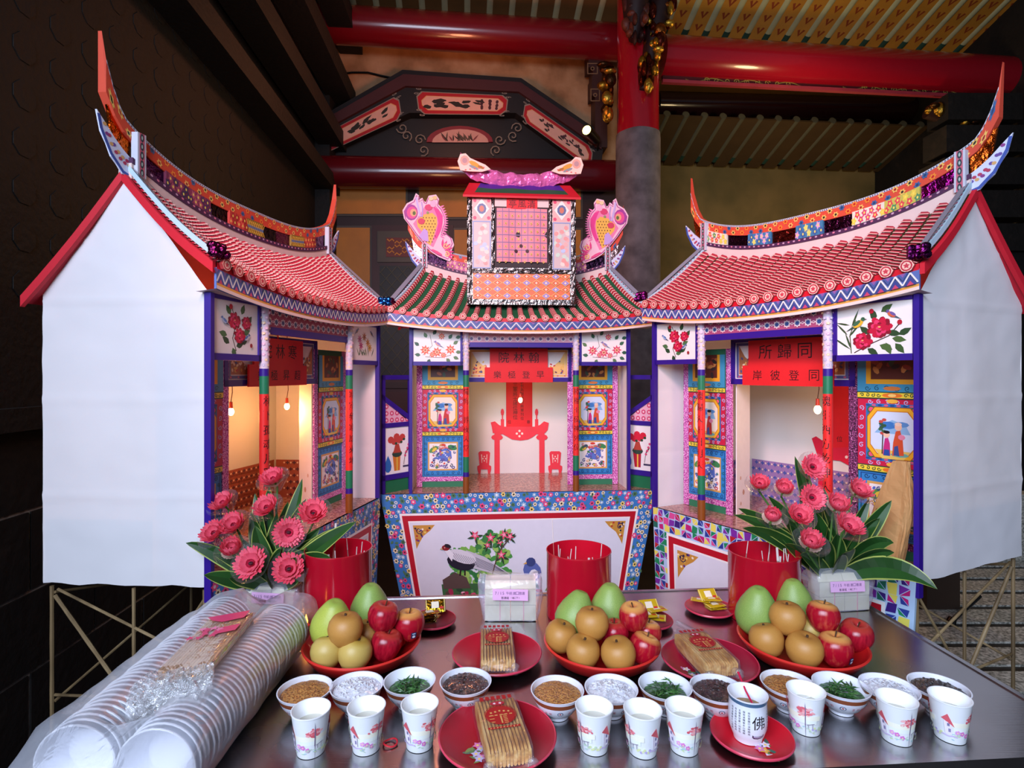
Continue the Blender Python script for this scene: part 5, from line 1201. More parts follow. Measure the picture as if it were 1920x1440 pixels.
# ------------------------------------------------------------------ the steel offering table
ta = math.radians(4.0); tx = Vector((math.cos(ta), math.sin(ta), 0)); ty = Vector((-math.sin(ta), math.cos(ta), 0)); T0 = Vector((1.19, 1.09, 0)) - tx * 2.115
tb = lambda a, b, z: T0 + tx * a + ty * b + UP * z
table = thing('offering_table', 'long stainless steel offering table in front of the paper houses', 'table', tb(1.05, .43, 0))
g = MB('#9a9a9c'); g.box(0, 2.115, 0, .86, TZ - .03, TZ, tb); g.build('tabletop', M['steel'], table)
for (a0, a1, b0, b1) in ((0, 2.115, .848, .862), (2.105, 2.119, 0, .86), (0, 2.115, -.004, .006)):
    g = MB('#8a8a8c'); g.box(a0, a1, b0, b1, TZ - .032, TZ + .003, tb); g.build('rolled_edge', M['steel'], table)
for (a, b) in ((.06, .06), (2.05, .06), (.06, .80), (2.05, .80)):
    g = MB('#77777a'); p = tb(a, b, 0); g.tube([p, p + UP * (TZ - .03)], .02, 12); g.build('leg', M['steel'], table)
g = MB('#3a3838'); g.box(.05, 2.06, .05, .81, .2, .22, tb); g.build('lower_shelf', M['steel'], table)


def xy(p): return Vector((p.x, p.y, 0))


# ------------------------------------------------------------------ foods as rough mounds
FOOD = {
    'brown': (ramp_mat('minced_topping', [(0.3, '#7a3c10'), (0.46, '#c07824'), (0.60, '#dc9c48'), (0.75, '#5a2c10')], 220, 0.55, bump=0.9, bscale=220, detail=3), 'brown_mince', 'rusty brown minced topping', .006),
    'white': (ramp_mat('boiled_rice', [(0.3, '#d0d4e0'), (0.5, '#eceef4'), (0.7, '#f8f8fa')], 140, 0.35, bump=0.3, bscale=170, detail=2), 'white_rice', 'soft white rice', .006),
    'green': (ramp_mat('boiled_greens', [(0.3, '#152c14'), (0.5, '#2f5a2a'), (0.7, '#5c8a48')], 60, 0.3, bump=0.4, bscale=80), 'leafy_greens', 'dark leafy greens', .004),
    'black': (ramp_mat('black_beans', [(0.3, '#0e0a0a'), (0.55, '#2a1f1c'), (0.75, '#6a5040')], 90, 0.3, bump=0.5, bscale=90), 'black_beans', 'shiny black beans', .004)}
BR, BH = .0575, .056
prof = [(.0001, .004), (.02, .004), (.021, 0), (.0245, 0), (.025, .006), (.036, .014), (.0475, .030), (.052, .040), (.0555, .050), (BR, BH - .001), (BR + .0006, BH), (BR - .002, BH), (.053, .047), (.045, .030), (.034, .016), (.02, .010), (.0001, .009)]
bcol = ['#e9ecf8'] * 7 + ['#8c4a2c', '#e9ecf8', '#f0f2fb'] + ['#eef0fa'] * 6
g = MB(); g.lathe(prof, 40, cols=bcol)
bowl_mesh = g.mesh('bowl_body', (0, 0, 0)); bowl_mesh.materials.append(M['ceramic'])
def surf_r(z): return .0475 + (z - .030) / .01 * .0045 if z > .030 else .036 + (z - .014) / .016 * .0115


def bowl(x, y, food, where, rot):
    p = xy(at_z(x, y, TZ + BH)); p.z = TZ + .001
    t = thing('rice_bowl', 'white brown-banded bowl of ' + FOOD[food][2] + ', ' + where, 'bowl', p, 'bowls of offered food')
    o = bpy.data.objects.new('bowl_body', bowl_mesh); COL.objects.link(o); o.parent = t
    P = Paint(lambda a, b, c: p + Vector((math.sin(a) * (surf_r(b) + c), -math.cos(a) * (surf_r(b) + c), b)), .0006)
    for k in range(5):
        a = rot + k * 1.256; P.ell(a, .029, .13, .0058, '#2c3a6a', 10); P.ell(a, .029, .10, .0045, '#eef0fa', 10); P.ell(a, .029, .05, .0022, '#b82c3c', 6)
        P.text(a + .42, .029, .0075, '吉', '#c84458', 0, 0, 15); P.text(a + .62, .029, .0075, '祥', '#c84458', 0, 0, 15); P.text(a + .82, .029, .0075, '如', '#c84458', 0, 0, 15)
    P.build('printed_band', M['ceramic'], t)
    m_, nm, ds, amp = FOOD[food]; f = MB(smooth=True); zf = .046 if food != 'green' else .036; R_ = .051 if food != 'green' else .046; sd = random.random() * 50
    f.grid(lambda i, j: p + Vector((R_ * j * math.cos(6.2832 * i), R_ * j * math.sin(6.2832 * i), zf + (.010 if food in ('brown', 'white', 'black') else .004) * (1 - j * j) + amp * .5 * noise.noise(Vector((math.cos(6.2832 * i) * j * 6, math.sin(6.2832 * i) * j * 6, sd))))), 40, 14)
    if food == 'black':
        for k in range(110):
            q = random.random() * 6.283; r = .047 * math.sqrt(random.random()); f.ball(p + Vector((r * math.cos(q), r * math.sin(q), zf + .011 * (1 - (r / .05) ** 2))), .0036, .0030, .0028, 6, 4)
    if food == 'green':
        for k in range(60):
            q = random.random() * 6.283; r = .030 * math.sqrt(random.random()); c = p + Vector((r * math.cos(q), r * math.sin(q), zf + .006 + random.random() * .012)); d = Vector((math.cos(q * 3 + k), math.sin(q * 3 + k), random.uniform(-.3, .3))) * .014; s_ = d.cross(UP).normalized() * .0028
            f.add([c - d, c + s_, c + d, c - s_, c - d * .3 + UP * .002, c + d * .3 + UP * .002], [(0, 1, 5, 4), (1, 2, 5), (0, 4, 3), (4, 5, 2, 3)], None, True)
    if food == 'white':
        for k in range(130):
            q = random.random() * 6.283; r = .047 * math.sqrt(random.random()); c = p + Vector((r * math.cos(q), r * math.sin(q), zf + .012 * (1 - (r / .05) ** 2))); d = Vector((math.cos(k), math.sin(k), 0)); f.tube([c - d * .004, c + UP * .001, c + d * .004], [.0006, .0013, .0006], 5)
    if food == 'brown':
        for k in range(26):
            q = random.random() * 6.283; r = .045 * math.sqrt(random.random()); f.ball(p + Vector((r * math.cos(q), r * math.sin(q), zf + .010 * (1 - (r / .05) ** 2))), .0022, .002, .0014, 5, 4)
    fo = f.build(nm, m_, None, p + UP * zf); tag(fo, ds + ' filling the bowl ' + where, 'food', None, 'stuff')
    w = MB(); w.grid(lambda i, j: p + Vector((.0555 * j * math.cos(6.2832 * i), .0555 * j * math.sin(6.2832 * i), .0545 + .0035 * (1 - j * j) + .0006 * math.sin(i * 60) * j)), 40, 5)
    if food in ('brown', 'black', 'white'): w.build('cling_film', M['cling'], t)


random.seed(5)
A_, B_, C_ = 'nearest the bagged foam bowls', 'set between the two biscuit plates', 'at the table end below the mosaic skirt'
for (x, y, f, wh, r) in ((572, 1292, 'brown', A_, .2), (669, 1285, 'white', A_, 0), (768, 1276, 'green', A_, .5), (873, 1277, 'black', A_, .3), (1045, 1293, 'brown', B_, .05), (1146, 1290, 'white', B_, .4), (1247, 1285, 'green', B_, .9), (1345, 1290, 'black', B_, 1.1),
                         (1478, 1281, 'brown', C_, .6), (1577, 1285, 'green', C_, .8), (1667, 1288, 'white', C_, .2), (1760, 1287, 'black', C_, .5)): bowl(x, y, f, wh, r)

# ------------------------------------------------------------------ paper cups
CH = .083
g = MB('#f2f4f6'); g.lathe([(.0001, .004), (.0245, .004), (.0250, 0), (.0262, 0), (.0365, CH - .003), (.0378, CH - .002), (.0378, CH), (.0360, CH), (.0352, CH - .006), (.0285, .052)], 40, cols=['#e8ebee'] * 4 + ['#f6f7f8'] * 5); cup_mesh = g.mesh('cup_body', (0, 0, 0)); cup_mesh.materials.append(M['cup'])
g = MB('#c8c4b4'); g.disc((0, 0, .055), .0293, 32); tea_mesh = g.mesh('drink', (0, 0, 0)); tea_mesh.materials.append(vcol('weak_tea', .06, vary=.02))
def cup_art(a0):
    fn = lambda a, b, c: Vector((math.sin(a + a0) * (.0262 + .0103 * b / CH + c), -math.cos(a + a0) * (.0262 + .0103 * b / CH + c), b))
    P = Paint(fn, .0003, .00002)
    for off in (0, math.pi):
        P.rect(off - 1.3, .036, off + .9, .046, '#f8f6e2', 24); P.rect(off - 1.2, .028, off + .7, .036, '#f0f6ee', 24)
        x = off
        for k in range(40): P.ell(x + random.gauss(0, .26), .052 + random.gauss(0, .0042), random.uniform(.05, .16), random.uniform(.0014, .003), random.choice(['#e8808c', '#f0a4a8', '#d85c68', '#f4bcbc', '#e06c78']), 8, random.uniform(-.01, .01))
        P.stroke([(x, .050), (x + .04, .042), (x + .02, .026)], [.05, .05, .09], '#7a6a88'); P.stroke([(x + .12, .026), (x + .55, .030)], .0014, '#8a8298'); P.stroke([(x + .2, .019), (x + .2, .028)], .04, '#a8a0ac'); P.stroke([(x + .45, .020), (x + .45, .029)], .04, '#a8a0ac')
        for (dx, y) in ((-.72, .024), (-.42, .019), (-1.0, .026)):
            for q in range(5): P.ell(x + dx + .09 * math.cos(q * 1.257), y + .0030 * math.sin(q * 1.257), .07, .0021, '#d878c8' if dx != -1.0 else '#e8a4dc', 7)
            P.ell(x + dx, y, .045, .0014, '#f8e8a8', 6)
        for k in range(16): P.leaf(x - 1.5 + random.random() * 2.0, .011 + random.random() * .012, .22, .0022, random.uniform(-.02, .02), random.choice(['#b8d8b8', '#a8d0d8', '#d0e0a8', '#c8e0c8']))
        h = x - 1.55; P.poly([(h - .30, .050), (h + .36, .037), (h + .02, .062)], '#e0606c'); P.poly([(h - .18, .048), (h + .24, .040), (h + .24, .020), (h - .10, .020)], '#efe6f4'); P.rect(h + .0, .037, h + .12, .043, '#7c749c'); P.rect(h + .06, .025, h + .18, .032, '#8c84ac'); P.stroke([(h - .35 + .09 * k, .017 + .0008 * math.sin(k)) for k in range(11)], .0026, '#d0bce4')
        for k in range(8): P.ell(h - 1.1 + .11 * k, .017 + .003 * math.sin(k * 2), .09, .0026, random.choice(['#dce4a8', '#c8dcb8', '#b8a8d8', '#e4e8b8']), 6)
    me = P.mesh('cup_print', (0, 0, 0)); me.materials.append(M['cup']); return me


def cup(x, y, a0, where):
    p = xy(at_z(x, y, TZ + CH)); p.z = TZ + .001; t = thing('paper_cup', 'white printed paper cup of pale tea, ' + where, 'cup', p, 'paper cups along the table front')
    for nm, me in (('cup_body', cup_mesh), ('drink', tea_mesh), ('cup_print', cup_art(a0))):
        o = bpy.data.objects.new(nm, me); COL.objects.link(o); o.parent = t


for (x, y, a0, wh) in ((583, 1329, .55, 'before the brown-filled bowl nearest the foam bowls'), (687, 1324, 1.0, 'before the rice bowl nearest the foam bowls'), (787, 1319, .85, 'beside the red rubber band'), (1114, 1324, 2.15, 'right beside the front biscuit plate'), (1205, 1329, 2.1, 'between two other cups behind the front biscuit plate'),
                       (1283, 1325, .35, 'next to the red saucer with the teacup'), (1511, 1293, 2.6, 'before the brown-filled bowl below the mosaic skirt'), (1681, 1309, .15, 'before the rice bowl below the mosaic skirt'), (1781, 1306, .75, 'last in the row before the black-filled bowl')): cup(x, y, a0, wh)

# ------------------------------------------------------------------ red plates and saucers
def plate(x, y, r, name, label, hgt=.022, col='#b8182c', floral_spot=None, z=TZ, flat=.62):
    p = xy(at_z(x, y, z + hgt)); p.z = z + .001; t = thing(name, label, 'plate', p)
    g = MB(col); g.lathe([(.0001, .003), (r * flat, .003), (r * .9, hgt - .003), (r * .985, hgt), (r, hgt - .002), (r * .96, hgt - .006), (r * (flat + .05), 0), (r * .3, 0), (.0001, 0)], 56, p); g.build('dish', M['plastic'], t)
    g = MB('#d8405a'); g.lathe([(r * .965, hgt - .0012), (r * .985, hgt + .0007), (r * 1.003, hgt - .002), (r * .99, hgt - .005)], 56, p); g.build('rim', M['plastic'], t)
    if floral_spot:
        P = Paint(lambda a, b, c: p + Vector((a, b, .0034 + c)), .0002); ox, oy = floral_spot
        for k in range(9): P.leaf(ox + random.uniform(-.02, .02), oy + random.uniform(-.02, .02), .022, .010, random.random() * 6.28, random.choice(['#4c7a44', '#6c8a4c', '#3c6a5c']))
        for k in range(5):
            a, b = ox + random.uniform(-.022, .022), oy + random.uniform(-.022, .022); P.star(a, b, .006, .011, 5, random.choice(['#e8d8e8', '#d878b0', '#e8a84c', '#b8b4dc']), k); P.ell(a, b, .003, None, '#f0d070', 6)
        P.build('painted_spray', M['plastic'], t)
    return p


pf = plate(933, 1374, .118, 'biscuit_plate', 'round red plastic plate at the table front holding a biscuit pack', .024, '#a8182a', (-.045, -.03))
pm = plate(932, 1221, .116, 'biscuit_plate', 'round red plate with a biscuit pack before the joss paper bundle', .024, '#b8182e')
pr = plate(1330, 1234, .118, 'biscuit_plate', 'round red plate with a slanting biscuit pack beside the middle fruit tray', .024, '#a01834', (-.06, -.03))
ps = plate(1409, 1374, .080, 'saucer', 'small red saucer painted with leaves under the lettered teacup', .016, '#c81428', (.02, -.04))
pd = [plate(812, 1160, .068, 'small_dish', 'small dark red dish of golden sachets beside the green-and-apple fruit tray', .016, '#7c1c28'), plate(1218, 1160, .068, 'small_dish', 'small dark red dish of yellow sachets half behind the middle fruit tray', .016, '#8c2030'), plate(1330, 1138, .074, 'small_dish', 'small pinkish red dish of yellow sachets between the red urns', .016, '#a83848')]
# sachets
random.seed(31)
for k, p in enumerate(pd):
    for j in range(6):
        q = random.random() * 6.28; c = p + Vector((random.uniform(-.026, .026), random.uniform(-.018, .018), .011 + .0062 * j)); rz = random.uniform(-.5, .5); tilt = random.uniform(-.12, .12)
        if j == 5: tilt = .75; c = p + Vector((.004, .022, .044)); rz = .2
        mt = Matrix.Translation(c) @ Matrix.Rotation(rz, 4, 'Z') @ Matrix.Rotation(tilt, 4, 'X'); t = thing('sachet', ['crinkled golden foil sachet in the dish near the foam bowls', 'yellow sachet in the dish half behind the middle fruit tray', 'yellow sachet heaped in the dish between two red urns'][k], 'sachet', c, 'sachets in small dish %s' % 'abc'[k])
        g = MB('#c8a818' if k else '#b89a28'); fz = lambda i, jj: math.sin(math.pi * i) ** .5 * math.sin(math.pi * jj) ** .5 * .003
        for s in (1, -1): g.grid(lambda i, jj: mt @ Vector(((i - .5) * .060, (jj - .5) * .040, s * fz(i, jj) + .0004 * math.sin(i * 30))), 10, 7)
        g.build('pouch', M['gloss'] if k else M['foil'], t)
        P = Paint(lambda a, b, cc: mt @ Vector((a, b, fz(a / .06 + .5, b / .04 + .5) + cc)), .0004); P.rect(-.012, -.008, .010, .012, '#f0e8d0', 3, 3); P.rect(.012, -.010, .024, -.004, '#c8302c'); P.rect(-.028, -.019, -.026, .019, '#f0e090', 1, 4); P.rect(.026, -.019, .028, .019, '#f0e090', 1, 4); P.build('sachet_print', M['gloss'], t)
# ------------------------------------------------------------------ biscuit packs
def biscuit(p, yaw, label, n=12, ln=.165, wd=.084, hg=.040):
    base = Vector((p.x, p.y, p.z)); t = thing('biscuit_pack', label, 'biscuits', base); mt = Matrix.Translation(base) @ Matrix.Rotation(yaw, 4, 'Z'); st = wd / n
    for k in range(n):
        x = -wd / 2 + st * (k + .5); g = MB('#d8a050')
        prof_ = []
        def f(i, j, x=x, k=k):
            y = (i - .5) * ln; q = 2 * math.pi * j; cx = math.cos(q); cz = math.sin(q); r = .5 + .02 * math.sin(i * 40 + k)
            e = 1 - .25 * abs(2 * i - 1) ** 10
            return mt @ Vector((x + math.copysign(abs(cx) ** .8, cx) * st * .53 * (.9 + .1 * math.sin(i * 26 + k * 2)), y, hg / 2 + .001 + math.copysign(abs(cz) ** .35, cz) * hg / 2 * e))
        g.grid(f, 22, 10); g.add([f(0, j / 10) for j in range(10)], [tuple(range(10))], '#c88a3c'); g.add([f(1, j / 10) for j in range(10)], [tuple(range(10))], '#c88a3c'); b = g.build('biscuit', BISC, t)
    g = MB(); W2, L2, H2 = wd / 2 + .003, ln / 2 + .004, hg + .0035
    sec = lambda y, k=1.0: [Vector((-W2 * k, y, .0005)), Vector((-W2 * k, y, H2 * .6)), Vector((-W2 * k * .96, y, H2)), Vector((0, y, H2 + .001)), Vector((W2 * k * .96, y, H2)), Vector((W2 * k, y, H2 * .6)), Vector((W2 * k, y, .0005))]
    ys = [-L2 - .016, -L2 - .003, -L2] + [lerp(-L2, L2, i / 8) for i in range(1, 8)] + [L2, L2 + .003, L2 + .014]; vs = []
    for i, y in enumerate(ys):
        fl = 1 if 2 <= i <= len(ys) - 3 else (.55 if i in (1, len(ys) - 2) else .05)
        vs += [mt @ (Vector((v.x * (1.03 if fl < .1 else 1), v.y, .001 + (v.z - .001) * fl + (.010 if fl < .1 else 0))) + Vector((random.uniform(-.0008, .0008), 0, random.uniform(-.0008, .0008)))) for v in sec(y)]
    g.add(vs, [(i * 7 + k, i * 7 + k + 1, (i + 1) * 7 + k + 1, (i + 1) * 7 + k) for i in range(len(ys) - 1) for k in range(6)], None, True); w = g.build('clear_wrapper', M['film'], t)
    P = Paint(lambda a, b, c: mt @ Vector((a, b, H2 + .0022 + c)), .0002, .00003); RD_ = '#b01018'
    P.ell(0, .012, .030, .030, RD_, 20)
    for k in range(5): P.rect(-.022 + .010 * k, .010, -.016 + .010 * k, .013, '#e0a860'); P.rect(-.020 + .009 * k, .022 - .002 * abs(k - 2), -.016 + .009 * k, .027 - .002 * abs(k - 2), '#e0a860')
    for k in range(6): P.rect(.004, -.006 + .005 * k - .01, .012, -.004 + .005 * k - .01, '#e0a860'); P.rect(-.024, -.006 + .005 * k - .01, -.014, -.004 + .005 * k - .01, '#e0a860') if k % 2 else None
    P.rect(-.002, -.016, .001, .008, '#e0a860'); P.ring(0, .012, .031, .0325, RD_, 24); P.ell(0, .050, .016, .007, '#b81434', 12); P.star(-.006, .050, .002, .004, 5, '#f4e0e4'); P.star(.006, .050, .002, .004, 5, '#f4e0e4')
    P.rect(-.032, -.032, .032, -.026, RD_)
    for k in range(9): P.rect(-.028 + .0066 * k, -.030, -.025 + .0066 * k, -.028, '#e8b878')
    for k in range(6): P.rect(-.034 + .012 * k, .062 + .002 * (k % 2), -.026 + .012 * k, .076, RD_)
    P.build('red_print', M['gloss'], w)
    for sx in (-1, 1):
        g = MB(); c = mt @ Vector((sx * .036, -L2 - .004, .012))
        for k in range(3): g.ball(c + Vector((random.uniform(-.01, .01), random.uniform(-.006, .004), random.uniform(-.004, .008))), .011, .006, .009, 7, 5)
        g.build('wrapper_fold', M['film'], w)


BISC = ramp_mat('baked_biscuit', [(0.3, '#a8682a'), (0.5, '#d8a050'), (0.7, '#eac480')], 60, 0.6, stretch=(1, .3, 1), bump=.3, bscale=90)
biscuit(Vector((pf.x + .008, pf.y - .004, TZ + .010)), math.radians(12), 'clear-wrapped pack of long biscuits on the front red plate', 12)
biscuit(Vector((pm.x, pm.y + .0, TZ + .010)), math.radians(3), 'clear-wrapped biscuit pack before the joss paper bundle', 11)
biscuit(Vector((pr.x - .008, pr.y + .01, TZ + .010)), math.radians(10), 'clear-wrapped biscuit pack beside the middle fruit tray', 13)
# ------------------------------------------------------------------ lettered teacup with red spoon
p = Vector((ps.x - .006, ps.y + .004, TZ + .005)); t = thing('teacup', 'white porcelain teacup lettered with a large black 佛', 'teacup', p)
tp = [(.0001, .003), (.022, .003), (.0235, 0), (.027, 0), (.0275, .004), (.031, .012), (.0365, .028), (.0375, .045), (.0365, .066), (.0362, .080), (.0385, .088), (.0390, .0905), (.0372, .0905), (.0345, .080), (.0345, .060)]
g = MB('#e6ebf6'); g.lathe(tp, 44, p, cols=['#e6ebf6'] * 9 + ['#4a6a8a'] + ['#eef2fa'] * 4); g.build('cup_body', M['ceramic'], t)
g = MB('#8a6a3c'); g.disc(p, .0345, 30, z=.060); g.build('tea', vcol('brown_tea', .05), t)
def rr(z):
    for (r0, z0), (r1, z1) in zip(tp[4:10], tp[5:11]):
        if z0 <= z <= z1: return lerp(r0, r1, (z - z0) / (z1 - z0))
    return .036
P = Paint(lambda a, b, c: p + Vector((math.sin(a) * (rr(b) + c), -math.cos(a) * (rr(b) + c), b)), .0005)
P.text(.18, .050, .026, '佛', '#241c1c', 0, 0, 28); P.text(.184, .0503, .026, '佛', '#241c1c', 0, 0, 28)
P.stroke([(-.16, .0235), (-.05, .0205), (.18, .0195), (.42, .0205), (.54, .0235)], .0062, '#3a2c4c'); P.stroke([(-.10, .0232), (.0, .0212), (.18, .0205), (.36, .0212), (.48, .0232)], .0026, '#c0b4d8')
sut = '般若波羅蜜多心經觀自在菩薩行深時照見五蘊皆空度一切苦厄'
for k, a in enumerate((-1.25, -1.02, -.80, -.58, -.34, .72, .92, 1.12, 1.32)):
    for j in range(9): P.text(a, .070 - j * .0052, .0040, sut[(k * 9 + j) % len(sut)], '#2c2838', 0, 0, 28)
P.build('ink_lettering', M['ceramic'], t)
a = p + Vector((.010, -.006, .056)); b = px(1384, 1260, 1.19)
sp = thing('plastic_spoon', 'red plastic spoon standing in the lettered teacup', 'spoon', a); g = MB('#c81c44'); g.tube([a + Vector((0, 0, .01)), lerp(a, b, .5), b], [.0022, .002, .0024], 8); g.build('handle', M['plastic'], sp)
g = MB('#3c3c24'); g.ball(a + Vector((.001, 0, .006)), .006, .004, .011, 8, 6); g.build('scoop', M['plastic'], sp)
# rubber band and clear tube
p = xy(at_z(732, 1396, TZ)); p.z = TZ + .004; g = MB('#c42430'); g.tube([p + Vector((.0135 * math.cos(q), .012 * math.sin(q), .0015 * math.sin(2 * q))) for q in [2 * math.pi * k / 28 for k in range(29)]], .0018, 6, False)
tag(g.build('rubber_band', M['plastic'], None, p), 'small red rubber band lying on the steel table', 'rubber band')
a = at_z(1270, 1168, TZ + .012); b = at_z(1302, 1184, TZ + .012); g = MB('#e8e8ec'); g.tube([a, lerp(a, b, .5), b], .008, 12); g.tube([a + UP * .0005, b + UP * .0005], .0055, 10, True, '#b8b4bc')
tag(g.build('clear_tube', M['film'], None, a), 'short clear plastic tube lying behind the slanting biscuit pack', 'tube')

# ------------------------------------------------------------------ red incense urns
ASH = ramp_mat('grey_ash', [(.3, '#4a3c3a'), (.7, '#9a8880')], 60, .95, bump=.5)
URN = ramp_mat('chipped_red_enamel', [(.0, '#c0122c'), (.70, '#b40f26'), (.76, '#d8a0a0'), (1, '#e8c8c4')], 14, .20, detail=8, coat=.4)
random.seed(41)
for (x, y, r, lab, sticks) in ((635, 1027, .101, 'the red urn beside the bowl-wrapped gerberas', 7), (1085, 1030, .099, 'the middle red urn before the pheasant cloth', 9), (1432, 1033, .103, 'the red urn before the mosaic skirt', 11)):
    c = xy(at_z(x, y, 1.0)); c.z = TZ + .001; t = thing('incense_urn', {635: 'tall round red metal incense urn beside the foam bowls', 1085: 'tall round red metal incense urn in front of the pheasant cloth', 1432: 'tall round red metal incense urn in front of the mosaic skirt'}[x], 'incense urn', c)
    H_ = .199
    g = MB('#b80f26'); g.lathe([(.0001, 0), (r, 0), (r * 1.005, .004), (r, .008), (r, H_ - .006), (r * 1.015, H_ - .003), (r * 1.01, H_), (r * .985, H_), (r * .975, H_ - .01), (r * .975, .115)], 56, c, wob=lambda q, z: 1 + .004 * math.sin(2 * q)); g.build('drum', URN, t)
    g = MB('#8a7870'); g.grid(lambda i, j: c + Vector((r * .975 * j * math.cos(6.2832 * i), r * .975 * j * math.sin(6.2832 * i), .12 + .006 * noise.noise(Vector((i * 9, j * 5, x))))), 30, 6); g.build('ash_bed', ASH, t)
    for k in range(sticks):
        q = random.random() * 6.28; rad = r * .75 * math.sqrt(random.random()); b = c + Vector((rad * math.cos(q), rad * math.sin(q), .118)); hh = random.uniform(.06, .10)
        if k == 0 and x == 1085: hh = .175; b = c + Vector((-.075, -.02, .118))
        if k == 0 and x == 635: hh = .15
        big = k in (0, 1) and not (x == 1085 and k == 0)
        e = b + Vector((random.uniform(-.012, .012), random.uniform(-.012, .012), hh)); s = thing('incense_stick', 'thin incense stick standing in ' + lab, 'incense stick', b, 'incense sticks in ' + lab)
        g = MB('#9a8a80' if k % 2 else '#c06a60'); g.tube([b, lerp(b, e, .6)], .0035 if big else .0012, 6); g.build('stick', M['matte'], s)
        g = MB('#d8d0cc'); g.tube([lerp(b, e, .6), e], .0036 if big else .0013, 6); g.build('ash_tip', M['matte'], s)

# ------------------------------------------------------------------ fruit trays
def tray(x, y, r, label):
    c = xy(at_z(x, y, TZ + .05)); c.z = TZ + .001; t = thing('fruit_tray', label, 'tray', c)
    g = MB('#c01c1c'); g.lathe([(.0001, .004), (r * .62, .004), (r * .80, .018), (r * .95, .046), (r * .985, .050), (r, .047), (r * .97, .040), (r * .84, .014), (r * .66, 0), (.0001, 0)], 64, c); g.build('tray_body', M['plastic'], t)
    g = MB('#d83028'); g.lathe([(r * .955, .0475), (r * .98, .0515), (r * 1.004, .048), (r * .99, .044)], 64, c); g.build('rim', M['plastic'], t)
    return c


trays = [tray(680, 1199, .150, 'red plastic fruit tray heaped with fruit beside the foam bowls'), tray(1128, 1199, .150, 'red plastic fruit tray heaped with fruit between the biscuit plates'), tray(1502, 1197, .156, 'red plastic fruit tray heaped with fruit nearest the mosaic skirt')]


def fruit_mat(name, base, streak, top, scale, stretch, rough, thr=(.42, .62), topz=.6):
    m, nt, b = nodes(name); N = nt.nodes; L = nt.links; tc = N.new('ShaderNodeTexCoord'); mp = N.new('ShaderNodeMapping'); mp.inputs['Scale'].default_value = stretch; L.new(tc.outputs['Object'], mp.inputs[0])
    oi = N.new('ShaderNodeObjectInfo'); ad = N.new('ShaderNodeVectorMath'); ad.operation = 'ADD'; sc = N.new('ShaderNodeVectorMath'); sc.operation = 'SCALE'; sc.inputs[0].default_value = (3, 5, 7); L.new(oi.outputs['Random'], sc.inputs['Scale']); L.new(mp.outputs[0], ad.inputs[0]); L.new(sc.outputs[0], ad.inputs[1])
    nz = N.new('ShaderNodeTexNoise'); nz.inputs['Scale'].default_value = scale; nz.inputs['Detail'].default_value = 5; L.new(ad.outputs[0], nz.inputs['Vector'])
    cr = N.new('ShaderNodeValToRGB'); cr.color_ramp.elements[0].position = thr[0]; cr.color_ramp.elements[1].position = thr[1]; cr.color_ramp.elements[0].color = (*lin(base), 1); cr.color_ramp.elements[1].color = (*lin(streak), 1); L.new(nz.outputs['Fac'], cr.inputs[0])
    sp = N.new('ShaderNodeSeparateXYZ'); L.new(tc.outputs['Generated'], sp.inputs[0]); mr = N.new('ShaderNodeMapRange'); mr.inputs['From Min'].default_value = topz; mr.inputs['From Max'].default_value = 1.0; L.new(sp.outputs['Z'], mr.inputs['Value'])
    mx = N.new('ShaderNodeMix'); mx.data_type = 'RGBA'; L.new(mr.outputs[0], mx.inputs[0]); L.new(cr.outputs[0], mx.inputs[6]); mx.inputs[7].default_value = (*lin(top), 1); L.new(mx.outputs[2], b.inputs['Base Color']); b.inputs['Roughness'].default_value = rough
    sk = N.new('ShaderNodeTexNoise'); sk.inputs['Scale'].default_value = 400; L.new(tc.outputs['Object'], sk.inputs['Vector']); bp = N.new('ShaderNodeBump'); bp.inputs['Strength'].default_value = .08; bp.inputs['Distance'].default_value = .002; L.new(sk.outputs['Fac'], bp.inputs['Height']); L.new(bp.outputs[0], b.inputs['Normal'])
    return m


FM = {'apple': fruit_mat('apple_skin', '#8c0820', '#b81c30', '#b83c30', 5, (1, 1, .16), .16, (.35, .7), .86), 'apple2': fruit_mat('apple_skin_streaked', '#a81026', '#d05840', '#e4a458', 5, (1, 1, .14), .16, (.50, .92), .84),
      'pear': fruit_mat('russet_pear_skin', '#b87c34', '#c8954c', '#b07834', 90, (1, 1, 1), .45, (.35, .65), .9), 'pear2': fruit_mat('pale_pear_skin', '#c0a04c', '#ccb264', '#b8963c', 90, (1, 1, 1), .42, (.35, .65), .9),
      'pomelo': fruit_mat('pomelo_skin', '#7c9c48', '#9cb45c', '#8caa50', 40, (1, 1, 1), .42, (.35, .7), .9), 'pomelo2': fruit_mat('yellow_pomelo_skin', '#a8b444', '#c0c858', '#98ac48', 40, (1, 1, 1), .42, (.35, .7), .9)}
def fprof(kind):
    if kind.startswith('apple'): return [(.0001, -.80), (.14, -.86), (.30, -.90), (.52, -.80), (.78, -.50), (.94, -.10), (1.0, .22), (.94, .55), (.76, .82), (.52, .93), (.30, .92), (.14, .80), (.05, .66), (.0001, .62)]
    if kind.startswith('pear'): return [(.0001, -.76), (.14, -.80), (.34, -.88), (.62, -.74), (.86, -.42), (.98, -.05), (1.0, .15), (.92, .50), (.70, .80), (.42, .92), (.2, .90), (.08, .84), (.0001, .82)]
    return [(.0001, -1.0), (.34, -.98), (.66, -.84), (.90, -.56), (1.0, -.2), (.96, .18), (.80, .58), (.60, .92), (.44, 1.15), (.30, 1.28), (.14, 1.30), (.0001, 1.27)]


